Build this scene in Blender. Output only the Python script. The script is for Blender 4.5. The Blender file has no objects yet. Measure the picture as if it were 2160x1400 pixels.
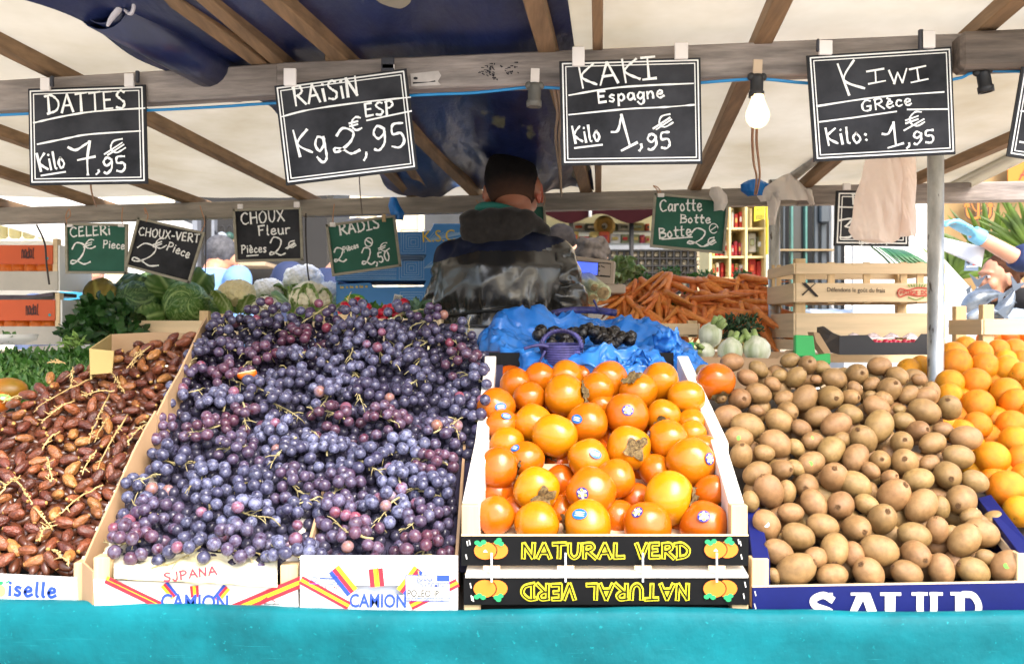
import bpy, bmesh, math, random
import numpy as np
from mathutils import Vector, Matrix, Quaternion, noise
random.seed(7)
sc = bpy.context.scene
COL = sc.collection
# ------------------------------------------------------------------ camera, sky, sun, exposure
CZ = 1.30                    # eye height
F = 2100.0                   # focal length in pixels of a 2160-wide frame (35 mm)
cd = bpy.data.cameras.new('camera'); cam = bpy.data.objects.new('camera', cd); COL.objects.link(cam)
cd.lens = 35.0; cd.sensor_width = 36.0; cd.clip_end = 500; cd.clip_start = 0.05
cam.location = (0, 0, CZ); cam.rotation_euler = (math.radians(90), 0, 0)
cd.dof.use_dof = True; cd.dof.focus_distance = 2.1; cd.dof.aperture_fstop = 8
sc.camera = cam
SUN_DIR = Vector((-0.34, 0.60, -0.74)).normalized()        # the way the light travels
sd = bpy.data.lights.new('sun', 'SUN'); sun = bpy.data.objects.new('sun', sd); COL.objects.link(sun)
sd.energy = 0.95; sd.angle = math.radians(40); sd.color = (1.0, 0.965, 0.91)
sun.rotation_euler = SUN_DIR.to_track_quat('-Z', 'Y').to_euler()
w = bpy.data.worlds.new('World'); sc.world = w; w.use_nodes = True
wn = w.node_tree; bg = wn.nodes['Background']
sky = wn.nodes.new('ShaderNodeTexSky'); sky.sky_type = 'NISHITA'; sky.sun_disc = False
sky.sun_elevation = math.asin(-SUN_DIR.z); sky.sun_rotation = math.atan2(-SUN_DIR.x, -SUN_DIR.y)
sky.dust_density = 4.0; sky.air_density = 1.0; sky.ozone_density = 0.6
wn.links.new(sky.outputs[0], bg.inputs[0]); bg.inputs[1].default_value = 0.15
sc.view_settings.view_transform = 'Standard'; sc.view_settings.look = 'None'
sc.view_settings.exposure = 1.95; sc.view_settings.gamma = 1.0
sc.render.engine = 'CYCLES'
sc.cycles.use_denoising = True
sc.cycles.max_bounces = 8; sc.cycles.transparent_max_bounces = 8; sc.cycles.sample_clamp_indirect = 8

# ------------------------------------------------------------------ helpers
def P(px, py, Y):
    return Vector(((px - 1080) / F * Y, Y, CZ + (700 - py) / F * Y))
def lin(h):
    h = h.lstrip('#'); c = [int(h[i:i + 2], 16) / 255 for i in (0, 2, 4)]
    return tuple((x / 12.92 if x <= .04045 else ((x + .055) / 1.055) ** 2.4) for x in c)
def R(d): return math.radians(d)
def wmat(o):
    m = o.matrix_basis.copy()
    return wmat(o.parent) @ m if o.parent else m

class MB:
    def __init__(s): s.v = []; s.f = []; s.m = []; s.s = []; s.c = None
    def add(s, vs, fs, mi=0, sm=False):
        b = len(s.v); s.v += [tuple(v) for v in vs]
        for f in fs: s.f.append([b + i for i in f]); s.m.append(mi); s.s.append(sm)
        return b
    def box(s, c, size, rot=None, mi=0):
        c = Vector(c); hx, hy, hz = [x / 2 for x in size]
        vs = [Vector((x, y, z)) for x in (-hx, hx) for y in (-hy, hy) for z in (-hz, hz)]
        if rot is not None: vs = [rot @ v for v in vs]
        s.add([v + c for v in vs], [(0, 1, 3, 2), (4, 6, 7, 5), (0, 4, 5, 1), (2, 3, 7, 6), (0, 2, 6, 4), (1, 5, 7, 3)], mi)
    def beam(s, a, b, w, h, up=(0, 0, 1), mi=0):
        a = Vector(a); b = Vector(b); d = (b - a).normalized(); sd = d.cross(Vector(up)).normalized(); u = sd.cross(d)
        q = [sd * x * w / 2 + u * z * h / 2 for x, z in ((-1, -1), (1, -1), (1, 1), (-1, 1))]
        s.add([a + v for v in q] + [b + v for v in q], [(0, 1, 2, 3), (7, 6, 5, 4), (0, 4, 5, 1), (1, 5, 6, 2), (2, 6, 7, 3), (3, 7, 4, 0)], mi)
    def prism(s, poly, t, mi=0, sm=False):
        n = len(poly); poly = [Vector(p) for p in poly]; t = Vector(t)
        s.add(poly + [p + t for p in poly], [list(range(n))[::-1], list(range(n, 2 * n))] + [(i, (i + 1) % n, n + (i + 1) % n, n + i) for i in range(n)], mi, sm)
    def tube(s, pts, r, n=8, mi=0, cap=True, sm=True, flat=1.0):
        pts = [Vector(p) for p in pts]; k = len(pts)
        rs = [r] * k if isinstance(r, (int, float)) else list(r)
        up = Vector((0, 0, 1)); vs = []; prev = None
        for i in range(k):
            d = (pts[min(i + 1, k - 1)] - pts[max(i - 1, 0)]).normalized()
            if prev is None:
                a = d.cross(up)
                if a.length < .05: a = d.cross(Vector((0, 1, 0)))
            else: a = prev - d * prev.dot(d)
            a.normalize(); prev = a; b = a.cross(d)
            for j in range(n):
                t = 2 * math.pi * j / n
                vs.append(pts[i] + (a * math.cos(t) + b * math.sin(t) * flat) * rs[i])
        fs = [(i * n + j, i * n + (j + 1) % n, (i + 1) * n + (j + 1) % n, (i + 1) * n + j) for i in range(k - 1) for j in range(n)]
        if cap: fs += [list(range(n))[::-1], list(range((k - 1) * n, k * n))]
        s.add(vs, fs, mi, sm)
    def loft(s, rings, n=24, mi=0):
        """rings: (centre, rx, ry) horizontal ellipses"""
        vs = []
        for c, rx, ry in rings:
            for j in range(n):
                t = 2 * math.pi * j / n; vs.append((c[0] + rx * math.cos(t), c[1] + ry * math.sin(t), c[2]))
        k = len(rings)
        fs = [(i * n + j, i * n + (j + 1) % n, (i + 1) * n + (j + 1) % n, (i + 1) * n + j) for i in range(k - 1) for j in range(n)]
        fs += [list(range(n))[::-1], list(range((k - 1) * n, k * n))]
        s.add(vs, fs, mi, True)
    def ell(s, c, r, rot=None, nu=16, nv=10, mi=0, fn=None):
        c = Vector(c); r = (r, r, r) if isinstance(r, (int, float)) else r
        vs = [Vector((0, 0, 1))]
        for i in range(1, nv):
            p = math.pi * i / nv
            for j in range(nu):
                t = 2 * math.pi * j / nu; vs.append(Vector((math.sin(p) * math.cos(t), math.sin(p) * math.sin(t), math.cos(p))))
        vs.append(Vector((0, 0, -1)))
        if fn: vs = [fn(v) for v in vs]
        vs = [Vector((v.x * r[0], v.y * r[1], v.z * r[2])) for v in vs]
        if rot is not None: vs = [rot @ v for v in vs]
        fs = [(0, 1 + j, 1 + (j + 1) % nu) for j in range(nu)]
        for i in range(nv - 2):
            a = 1 + i * nu; fs += [(a + j, a + nu + j, a + nu + (j + 1) % nu, a + (j + 1) % nu) for j in range(nu)]
        a = 1 + (nv - 2) * nu; e = len(vs) - 1
        fs += [(a + j, e, a + (j + 1) % nu) for j in range(nu)]
        s.add([v + c for v in vs], fs, mi, True)
    def lathe(s, prof, c=(0, 0, 0), n=20, mi=0, rot=None, sm=True):
        c = Vector(c); vs = []
        for r, z in prof:
            for j in range(n):
                t = 2 * math.pi * j / n; v = Vector((r * math.cos(t), r * math.sin(t), z))
                vs.append((rot @ v if rot is not None else v) + c)
        k = len(prof)
        s.add(vs, [(i * n + j, i * n + (j + 1) % n, (i + 1) * n + (j + 1) % n, (i + 1) * n + j) for i in range(k - 1) for j in range(n)], mi, sm)
    def grid(s, fn, nu, nv, mi=0, sm=True, thick=0.0):
        vs = [Vector(fn(i / nu, j / nv)) for j in range(nv + 1) for i in range(nu + 1)]
        W = nu + 1
        fs = [(j * W + i, j * W + i + 1, (j + 1) * W + i + 1, (j + 1) * W + i) for j in range(nv) for i in range(nu)]
        s.add(vs, fs, mi, sm)
    def mesh(s, name, mats):
        me = bpy.data.meshes.new(name); me.from_pydata(s.v, [], s.f)
        me.polygons.foreach_set('material_index', s.m); me.polygons.foreach_set('use_smooth', s.s)
        for m in mats: me.materials.append(m)
        me.update(); return me
    def build(s, name, mats, parent=None, bevel=0, thick=0, world=True):
        mats = mats if isinstance(mats, (list, tuple)) else [mats]
        if parent is not None and world:
            inv = wmat(parent).inverted(); s.v = [tuple(inv @ Vector(v)) for v in s.v]
        o = bpy.data.objects.new(name, s.mesh(name, mats)); COL.objects.link(o)
        if parent is not None: o.parent = parent
        if thick:
            md = o.modifiers.new('thickness', 'SOLIDIFY'); md.thickness = thick; md.offset = 0
        if bevel:
            md = o.modifiers.new('edge', 'BEVEL'); md.width = bevel; md.segments = 1; md.limit_method = 'ANGLE'
        return o

def tag(o, label=None, cat=None, group=None, kind=None):
    if label: o['label'] = label
    if cat: o['category'] = cat
    if group: o['group'] = group
    if kind: o['kind'] = kind
    return o
def thing(name, label, cat, loc=(0, 0, 0), rot=None, group=None):
    o = bpy.data.objects.new(name, None); COL.objects.link(o); o.location = loc; o.empty_display_size = .05
    if rot is not None: o.rotation_euler = rot
    return tag(o, label, cat, group)
def inst(name, mesh, loc, rot=None, scale=1, parent=None):
    o = bpy.data.objects.new(name, mesh); COL.objects.link(o)
    if parent is not None: o.parent = parent
    o.location = loc
    if rot is not None:
        o.rotation_mode = 'QUATERNION'; o.rotation_quaternion = rot
    o.scale = (scale,) * 3 if isinstance(scale, (int, float)) else scale
    return o
def copy_tree(o, parent=None):
    c = o.copy(); COL.objects.link(c)
    if parent is not None: c.parent = parent
    for ch in o.children: copy_tree(ch, c)
    return c
def rquat(): 
    return Quaternion((random.gauss(0, 1), random.gauss(0, 1), random.gauss(0, 1), random.gauss(0, 1))).normalized()
def blob(mb, voxel, smooth=2, fn=None):
    """unite overlapping closed shapes into one continuous surface; returns (verts, faces)"""
    me = mb.mesh('tmp', []); o = bpy.data.objects.new('tmp', me); COL.objects.link(o)
    md = o.modifiers.new('r', 'REMESH'); md.mode = 'VOXEL'; md.voxel_size = voxel; md.use_smooth_shade = True
    if smooth:
        m2 = o.modifiers.new('s', 'SMOOTH'); m2.factor = .5; m2.iterations = smooth
    dg = bpy.context.evaluated_depsgraph_get(); e = o.evaluated_get(dg)
    m = bpy.data.meshes.new_from_object(e)
    vs = [v.co.copy() for v in m.vertices]; ns = [v.normal.copy() for v in m.vertices]; fs = [list(p.vertices) for p in m.polygons]
    bpy.data.objects.remove(o); bpy.data.meshes.remove(me); bpy.data.meshes.remove(m)
    if fn: vs = [fn(v, n) for v, n in zip(vs, ns)]
    r = MB(); r.add(vs, fs, 0, True); return r
def text_verts(txt, bold=0.0):
    cu = bpy.data.curves.new('t', 'FONT'); cu.body = txt; cu.offset = bold; cu.resolution_u = 3
    o = bpy.data.objects.new('t', cu); me = bpy.data.meshes.new_from_object(o)
    vs = [v.co.copy() for v in me.vertices]; fs = [list(p.vertices) for p in me.polygons]
    bpy.data.objects.remove(o); bpy.data.curves.remove(cu); bpy.data.meshes.remove(me)
    return vs, fs
def smooth_path(pts, sub=5):
    if len(pts) < 3: return [Vector(p) for p in pts]
    pts = [Vector(p) for p in pts]; out = []
    for i in range(len(pts) - 1):
        p0 = pts[max(i - 1, 0)]; p1 = pts[i]; p2 = pts[i + 1]; p3 = pts[min(i + 2, len(pts) - 1)]
        for k in range(sub):
            t = k / sub
            out.append(.5 * ((2 * p1) + (p2 - p0) * t + (2 * p0 - 5 * p1 + 4 * p2 - p3) * t * t + (3 * p1 - p0 - 3 * p2 + p3) * t ** 3))
    out.append(pts[-1]); return out

class Decal:
    """flat marks laid on a real surface: plane through p0 with normal n; drawing coordinates are photo pixels met with that plane, kept as real geometry"""
    def __init__(s, p0, n=(0, -1, 0), lift=.0008):
        s.p0 = Vector(p0); s.n = Vector(n).normalized(); s.lift = lift; s.mb = MB(); s.o = Vector((0, 0, CZ)); s.k = 0
    def at(s, px, py, extra=0):
        d = Vector(((px - 1080) / F, 1, (700 - py) / F)); t = (s.p0 - s.o).dot(s.n) / d.dot(s.n)
        return s.o + d * t + s.n * (s.lift + extra)
    def poly(s, pts, mi=0, layer=0):
        s.k += 1; layer = layer + (s.k % 7) * .07; vs = [s.at(x, y, layer * .0005) for x, y in pts]; s.mb.add(vs, [list(range(len(vs)))], mi)
    def ellipse(s, x, y, rx, ry, mi=0, layer=0, n=20, rot=0):
        c, q = math.cos(R(rot)), math.sin(R(rot))
        s.poly([(x + rx * math.cos(2 * math.pi * i / n) * c - ry * math.sin(2 * math.pi * i / n) * q, y + rx * math.cos(2 * math.pi * i / n) * q + ry * math.sin(2 * math.pi * i / n) * c) for i in range(n)], mi, layer)
    def line(s, pts, wpx, mi=0, layer=0, sm=False, jit=0):
        s.k += 1; layer = layer + (s.k % 7) * .06
        p = [Vector((a[0], a[1])) for a in pts]
        if sm and len(p) > 2:
            p = [Vector((v.x, v.y)) for v in smooth_path([(a.x, a.y, 0) for a in p], 5)]
        vs = []; n = len(p)
        for i in range(n):
            d = p[min(i + 1, n - 1)] - p[max(i - 1, 0)]
            if d.length < 1e-6: d = Vector((1, 0))
            d.normalize(); nn = Vector((-d.y, d.x)); ww = wpx / 2 * (1 + jit * (random.random() - .5) * 2)
            if i == 0 or i == n - 1:
                e = d * (wpx * .3) * (-1 if i == 0 else 1)
            else: e = Vector((0, 0))
            vs += [s.at(*(p[i] + e + nn * ww), layer * .0005), s.at(*(p[i] + e - nn * ww), layer * .0005)]
        s.mb.add(vs, [(2 * i, 2 * i + 1, 2 * i + 3, 2 * i + 2) for i in range(n - 1)], mi)
    def chalk(s, txt, a, b, h, wpx=4, mi=0, layer=0, jit=.35, slant=0.0, wob=.03):
        a = Vector(a); b = Vector(b); ux = (b - a).normalized(); uy = Vector((ux.y, -ux.x))
        tot = sum(GLY.get(ch, (.5, ''))[0] + .18 for ch in txt) - .18
        sx = (b - a).length / tot; x = 0
        for ch in txt:
            wd, st = GLY.get(ch, (.45, ''))
            for q in [t for t in st.split('|') if t]:
                pts = []
                for t in q.split():
                    gx, gy = map(float, t.split(','))
                    gx += (random.random() - .5) * wob; gy += (random.random() - .5) * wob
                    pp = a + ux * ((x + gx) * sx + slant * gy * h) + uy * gy * h
                    pts.append((pp.x, pp.y))
                s.line(pts, wpx, mi, layer, True, jit)
            x += wd + .18
    def text(s, txt, a, b, h, mi=0, layer=0, bold=0.0, flip=False):
        """built-in font fitted between baseline points, cap height h"""
        vs, fs = text_verts(txt, bold)
        x0 = min(v.x for v in vs); x1 = max(v.x for v in vs)
        a = Vector(a); b = Vector(b); ux = (b - a).normalized(); uy = Vector((ux.y, -ux.x)); k = (b - a).length / (x1 - x0); ky = h / .69
        s.mb.add([s.at(*(a + ux * (v.x - x0) * k + uy * v.y * ky), layer * .0005) for v in vs], fs, mi)

GLY = {
 'A': (.7, '0,0 .36,1|.36,1 .7,0|.12,.36 .6,.38'), 'B': (.6, '.05,1 .05,0|.05,1 .45,.92 .5,.7 .1,.54|.1,.54 .58,.44 .55,.1 .0,.0'),
 'C': (.7, '.65,.85 .4,1 .1,.75 .05,.35 .3,.02 .68,.12'), 'D': (.75, '.12,1 .14,0|-.08,.95 .35,1 .74,.6 .6,.15 .05,-.02'),
 'E': (.58, '.5,1 .05,.98|.05,.98 .03,.03|.03,.03 .55,.06|.05,.53 .42,.55'), 'F': (.58, '.05,1 .08,0|.0,1 .58,1.02|.07,.55 .42,.58'),
 'G': (.75, '.65,.88 .35,1 .05,.6 .15,.08 .55,.05 .66,.4|.66,.4 .38,.42'), 'H': (.68, '.05,1 .05,0|.62,1 .64,0|.05,.5 .63,.52'),
 'I': (.5, '.25,1 .22,0|.0,1 .52,1.0|-.02,0 .5,.02'), 'i': (.18, '.08,.62 .1,0|.08,.85 .11,.9'), 'J': (.5, '.4,1 .4,.2 .2,-.05 .0,.15'), 'K': (.68, '.08,1.05 .14,-.02|.66,1 .14,.5 .7,.05'),
 'L': (.55, '.08,1 .05,.02|.05,.02 .55,.05'), 'N': (.68, '.05,0 .08,1|.08,1 .58,.02|.58,.02 .64,1.03'), 'O': (.75, '.38,1 .06,.65 .15,.1 .45,.0 .7,.4 .62,.85 .38,1'),
 'P': (.6, '.08,1 .06,-.05|.0,.95 .4,1 .56,.74 .35,.5 .08,.48'), 'R': (.66, '.08,1 .06,0|.0,.95 .42,1 .55,.72 .3,.52 .08,.5|.22,.5 .68,-.02'),
 'S': (.58, '.55,.9 .3,1 .08,.78 .28,.54 .52,.32 .38,.03 .02,.1'), 'T': (.68, '.34,1 .32,0|.0,.98 .68,1.02'), 'U': (.66, '.05,1 .07,.3 .3,0 .56,.25 .62,1'),
 'V': (.66, '.02,1 .32,0|.32,0 .66,1'), 'W': (.95, '.02,1 .24,0|.24,0 .46,.8|.46,.8 .66,0|.66,0 .95,1'), 'X': (.66, '.02,.98 .66,0|.62,1 .04,0'),
 'Z': (.6, '.05,1 .58,1|.58,1 .02,.02|.02,.02 .6,.04'), 'a': (.5, '.45,.55 .2,.62 .03,.3 .15,.02 .4,.2 .47,.55|.46,.5 .48,.1 .56,.02'),
 'b': (.48, '.06,1 .06,.05|.06,.4 .3,.6 .46,.3 .3,.0 .06,.1'), 'c': (.45, '.42,.5 .22,.62 .04,.32 .18,.02 .46,.12'), 'd': (.5, '.45,.5 .2,.62 .04,.3 .18,.0 .44,.2|.48,1 .48,0'),
 'e': (.5, '.05,.3 .4,.38 .4,.56 .2,.63 .04,.3 .2,.0 .5,.14'), 'é': (.5, '.05,.3 .4,.38 .4,.56 .2,.63 .04,.3 .2,.0 .5,.14|.2,.78 .4,.95'),
 'è': (.5, '.05,.3 .4,.38 .4,.56 .2,.63 .04,.3 .2,.0 .5,.14|.12,.95 .32,.78'), 'g': (.5, '.45,.5 .22,.62 .05,.32 .2,.05 .44,.3 .46,.58|.46,.55 .44,-.25 .2,-.42 .02,-.2'),
 'k': (.45, '.05,1 .06,0|.42,.6 .06,.28 .46,.02'), 'l': (.2, '.1,1 .08,.15 .18,.0'), 'n': (.5, '.05,.6 .06,0|.06,.35 .25,.62 .42,.45 .44,0'), 'o': (.5, '.25,.62 .04,.35 .2,.0 .45,.25 .25,.62'),
 'p': (.5, '.06,.6 .04,-.4|.06,.4 .3,.62 .46,.32 .28,.02 .06,.15'), 'r': (.42, '.05,.6 .07,0|.07,.38 .22,.6 .42,.58'), 's': (.42, '.38,.55 .18,.62 .08,.45 .34,.22 .25,.02 .02,.08'),
 't': (.4, '.2,1 .16,.15 .36,.04|.0,.64 .42,.66'), 'u': (.5, '.05,.6 .08,.12 .28,.0 .42,.2 .44,.6|.44,.6 .48,.0'), 'q': (.5, '.45,.55 .2,.62 .04,.3 .2,.02 .44,.25|.46,.6 .44,-.4'),
 '1': (.5, '.0,.62 .2,.6 .42,1.05|.42,1.05 .36,.02|.1,-.05 .6,.03'), '2': (.62, '.08,.72 .25,1 .52,.85 .45,.45 .18,.1 .02,.08 .05,.22 .25,.14 .45,-.02 .66,.08'),
 '3': (.58, '.05,1 .55,1.0 .25,.62|.25,.62 .58,.4 .4,.02 .02,.05'), '5': (.52, '.5,1 .12,.98 .08,.6 .4,.58 .48,.25 .3,.0 .02,.08'), '7': (.6, '-.1,.9 .1,.8 .38,.92 .55,1.02|.55,1.02 .42,.5 .4,-.05|.15,.45 .68,.52'),
 '9': (.5, '.46,.85 .22,1 .04,.72 .2,.48 .46,.7 .46,.85|.46,.85 .44,.3 .18,-.02 .02,.06'), '0': (.55, '.28,1 .04,.6 .12,.08 .34,.0 .54,.4 .46,.9 .28,1'),
 ',': (.25, '.15,.12 .15,-.08 .0,-.28'), '.': (.18, '.08,.02 .12,.06'), ':': (.2, '.1,.1 .13,.15|.1,.45 .13,.5'), '-': (.4, '.04,.4 .38,.42'), ' ': (.3, ''),
 '€': (.6, '.6,.88 .38,1 .14,.72 .12,.3 .32,.02 .6,.12|-.02,.62 .45,.66|-.04,.4 .4,.44'),
}
# ------------------------------------------------------------------ materials
MC = {}
def mat(name, col, rough=.5, var=.12, vs=9, col2=None, bump=0, bs=60, metal=0, spec=.5, coat=0, sheen=0, trans=0, objcol=False, rnd=0, hue=0, stretch=None, sss=0, spots=None, spot_s=60, spot_t=.68, emis=0, alpha=1, transm=0, det=5):
    if name in MC: return MC[name]
    m = bpy.data.materials.new(name); m.use_nodes = True; MC[name] = m
    nt = m.node_tree; N = nt.nodes; L = nt.links; b = N['Principled BSDF']; out = N['Material Output']
    col = lin(col) if isinstance(col, str) else col
    c2 = (lin(col2) if isinstance(col2, str) else col2) if col2 else tuple(min(1, x * (1 + var)) for x in col)
    c1 = tuple(x * (1 - var) for x in col)
    tc = N.new('ShaderNodeTexCoord'); vec = tc.outputs['Object']
    if stretch:
        mp = N.new('ShaderNodeMapping'); mp.inputs['Scale'].default_value = stretch; L.new(vec, mp.inputs[0]); vec = mp.outputs[0]
    no = N.new('ShaderNodeTexNoise'); no.inputs['Scale'].default_value = vs; no.inputs['Detail'].default_value = det; no.inputs['Roughness'].default_value = .6; L.new(vec, no.inputs['Vector'])
    oi = N.new('ShaderNodeObjectInfo')
    no.noise_dimensions = '4D'
    mm = N.new('ShaderNodeMath'); mm.operation = 'MULTIPLY'; mm.inputs[1].default_value = 37; L.new(oi.outputs['Random'], mm.inputs[0]); L.new(mm.outputs[0], no.inputs['W'])
    cr = N.new('ShaderNodeValToRGB'); cr.color_ramp.elements[0].position = .32; cr.color_ramp.elements[1].position = .68
    cr.color_ramp.elements[0].color = (*c1, 1); cr.color_ramp.elements[1].color = (*c2, 1); L.new(no.outputs[0], cr.inputs[0]); c = cr.outputs[0]
    if objcol:
        mx = N.new('ShaderNodeMix'); mx.data_type = 'RGBA'; mx.blend_type = 'MULTIPLY'; mx.inputs[0].default_value = 1; L.new(c, mx.inputs[6]); L.new(oi.outputs['Color'], mx.inputs[7]); c = mx.outputs[2]
    if spots:
        n2 = N.new('ShaderNodeTexNoise'); n2.inputs['Scale'].default_value = spot_s; n2.inputs['Detail'].default_value = 3; L.new(vec, n2.inputs['Vector'])
        n2.noise_dimensions = '4D'; L.new(mm.outputs[0], n2.inputs['W'])
        r2 = N.new('ShaderNodeValToRGB'); r2.color_ramp.elements[0].position = spot_t; r2.color_ramp.elements[1].position = spot_t + .05; L.new(n2.outputs[0], r2.inputs[0])
        mx = N.new('ShaderNodeMix'); mx.data_type = 'RGBA'; L.new(r2.outputs[0], mx.inputs[0]); L.new(c, mx.inputs[6]); mx.inputs[7].default_value = (*(lin(spots)), 1); c = mx.outputs[2]
    if rnd or hue:
        hs = N.new('ShaderNodeHueSaturation'); mr = N.new('ShaderNodeMapRange'); mr.inputs[3].default_value = 1 - rnd; mr.inputs[4].default_value = 1 + rnd
        L.new(oi.outputs['Random'], mr.inputs[0]); L.new(mr.outputs[0], hs.inputs['Value']); L.new(c, hs.inputs['Color']); c = hs.outputs[0]
        if hue:
            m3 = N.new('ShaderNodeMath'); m3.operation = 'FRACT'; m4 = N.new('ShaderNodeMath'); m4.operation = 'MULTIPLY'; m4.inputs[1].default_value = 7.31
            L.new(oi.outputs['Random'], m4.inputs[0]); L.new(m4.outputs[0], m3.inputs[0])
            m5 = N.new('ShaderNodeMapRange'); m5.inputs[3].default_value = .5 - hue; m5.inputs[4].default_value = .5 + hue; L.new(m3.outputs[0], m5.inputs[0]); L.new(m5.outputs[0], hs.inputs['Hue'])
    L.new(c, b.inputs['Base Color'])
    b.inputs['Roughness'].default_value = rough; b.inputs['Metallic'].default_value = metal; b.inputs['Specular IOR Level'].default_value = spec
    b.inputs['Coat Weight'].default_value = coat; b.inputs['Coat Roughness'].default_value = .12
    if sheen: b.inputs['Sheen Weight'].default_value = sheen; b.inputs['Sheen Roughness'].default_value = .4
    if sss: b.inputs['Subsurface Weight'].default_value = sss; b.inputs['Subsurface Radius'].default_value = (.02, .008, .003); b.inputs['Subsurface Scale'].default_value = .3
    if emis: L.new(c, b.inputs['Emission Color']); b.inputs['Emission Strength'].default_value = emis
    if alpha < 1: b.inputs['Alpha'].default_value = alpha
    if transm: b.inputs['Transmission Weight'].default_value = transm
    if bump:
        nb = N.new('ShaderNodeTexNoise'); nb.inputs['Scale'].default_value = bs; nb.inputs['Detail'].default_value = 4; L.new(vec, nb.inputs['Vector'])
        bp = N.new('ShaderNodeBump'); bp.inputs['Strength'].default_value = bump; bp.inputs['Distance'].default_value = .003; L.new(nb.outputs[0], bp.inputs['Height']); L.new(bp.outputs[0], b.inputs['Normal'])
    if trans:
        t = N.new('ShaderNodeBsdfTranslucent'); L.new(c, t.inputs[0]); ms = N.new('ShaderNodeMixShader'); ms.inputs[0].default_value = trans
        L.new(b.outputs[0], ms.inputs[1]); L.new(t.outputs[0], ms.inputs[2]); L.new(ms.outputs[0], out.inputs[0])
    return m
def wood(name, c, axis=0, var=.3, rough=.75, bump=.25, fine=1.0):
    st = [26 * fine] * 3; st[axis] = 1.6
    return mat(name, c, rough=rough, var=var, vs=2.2, stretch=tuple(st), bump=bump, bs=3.5, det=6)
def vein_mat(name, dark, pale, rough=.45, trans=.15, bump=.3, bs=45):
    """leaf with paler veins kept in a mesh attribute"""
    m = mat(name, dark, rough=rough, var=.3, vs=14, bump=bump, bs=bs, rnd=.15, trans=trans)
    nt = m.node_tree; N = nt.nodes; L = nt.links; b = N['Principled BSDF']
    src = b.inputs['Base Color'].links[0].from_socket
    at = N.new('ShaderNodeAttribute'); at.attribute_name = 'vein'
    mx = N.new('ShaderNodeMix'); mx.data_type = 'RGBA'; L.new(at.outputs['Fac'], mx.inputs[0]); L.new(src, mx.inputs[6]); mx.inputs[7].default_value = (*lin(pale), 1)
    L.new(mx.outputs[2], b.inputs['Base Color'])
    for n in N:
        if n.type == 'BSDF_TRANSLUCENT': L.new(mx.outputs[2], n.inputs[0])
    return m
M_white = mat('white_plastic', '#dcdcd8', rough=.4, var=.05)
M_black = mat('black_board', '#1f2023', rough=.85, spec=.2, var=.25, vs=9, col2='#3c3d41')
M_green = mat('green_board', '#1d5340', rough=.8, var=.15, vs=6, col2='#296150')
M_chalk = mat('chalk', '#e6e6e2', rough=.95, var=.25, vs=900)
M_frame = wood('board_frame_wood', '#8d8878', 0, var=.2)
M_edge = mat('board_edge_black', '#111112', rough=.7, var=.2)
M_beam = wood('weathered_beam', '#8a817b', 0, var=.45, bump=.6)
M_beam2 = wood('pale_beam', '#8f877c', 0, var=.3, bump=.4)
M_rafter = wood('brown_rafter', '#7d6347', 1, var=.35, bump=.4)
M_pale = wood('poplar_wood', '#d8bf99', 0, var=.12)
M_paley = wood('poplar_wood_deep', '#d8bf99', 1, var=.12)
M_palez = wood('poplar_wood_upright', '#cdb084', 2, var=.2)
M_ply = mat('white_plywood', '#e6dfd2', rough=.6, var=.05, vs=5, stretch=(3, 20, 20))
M_card = mat('brown_cardboard', '#a98a68', rough=.85, var=.08, vs=4, bump=.1, bs=200)
M_cardw = mat('printed_white_board', '#dddcd9', rough=.6, var=.04, vs=4)
M_steel = mat('galvanised_steel', '#b4b5b2', rough=.4, var=.3, vs=34, metal=.65, stretch=(1, 1, .4), spots='#5d564e', spot_s=48, spot_t=.61, bump=.3, bs=60)
M_canvas = mat('cream_canvas', '#b1a58a', rough=.9, var=.17, vs=2.3, col2='#c4bdac', trans=.4, bump=.5, bs=9)
M_tarp = mat('navy_tarp', '#111a3e', rough=.3, var=.35, vs=2.6, stretch=(3.2, 1, 1), col2='#202c58', bump=1.0, bs=11, spots='#62614f', spot_s=5, spot_t=.66, spec=.6)  # paler streaks in the colour stand in for light the tarp reflects
# ------------------------------------------------------------------ ground
g = MB(); g.add([(-60, -20, 0), (60, -20, 0), (60, 90, 0), (-60, 90, 0)], [(0, 1, 2, 3)])
tag(g.build('pavement', mat('asphalt', '#a7a39b', rough=.9, var=.15, vs=3, bump=.3, bs=40)), kind='structure')
# ------------------------------------------------------------------ the stall: beams, rafters, poles and roof sheets are one frame
def zr(Y): return CZ + .72 - .08 * Y
def roof_pt(px, py, dz=0):
    Y = .72 / ((700 - py) / F + .08); return Vector(((px - 1080) / F * Y, Y, zr(Y) + dz))
stall = thing('market_stall', 'timber market stall frame roofed with cream canvas and a navy tarp', 'market stall', (0, 2.0, 0))
fb = [P(-160, 217, 2.14), P(590, 172, 2.06), P(2330, 101, 1.885)]
b = MB(); b.beam(fb[0], fb[1] + Vector((.004, 0, 0)), .045, .064); b.build('front_beam', M_beam, stall, bevel=.003)
b = MB(); b.beam(fb[1], fb[2], .045, .066); b.build('front_beam', M_beam, stall, bevel=.003)
bb = [P(-260, 463, 3.54), P(1680, 414, 3.2), P(2500, 398, 3.06)]
b = MB(); b.beam(bb[0], bb[1], .05, .056); b.build('back_beam', M_beam2, stall, bevel=.003)
b = MB(); b.beam(bb[1] + Vector((0, -.004, 0)), bb[2], .05, .06); b.build('back_beam', M_beam, stall, bevel=.003)
nv_ = (fb[2] - fb[1]).normalized(); nv_ = Vector((nv_.y, -nv_.x, 0)).normalized(); D = Decal(fb[1] + nv_ * .0225, nv_, lift=.0012); random.seed(15)
D.poly([(866, 156), (925, 150), (931, 160), (924, 172), (930, 180), (868, 183)], 1)
D.line([(872, 176), (905, 174), (918, 172)], 2.5, 0, 1, False, .6); D.ellipse(877, 166, 5, 3, 0, 1, 8)
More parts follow.
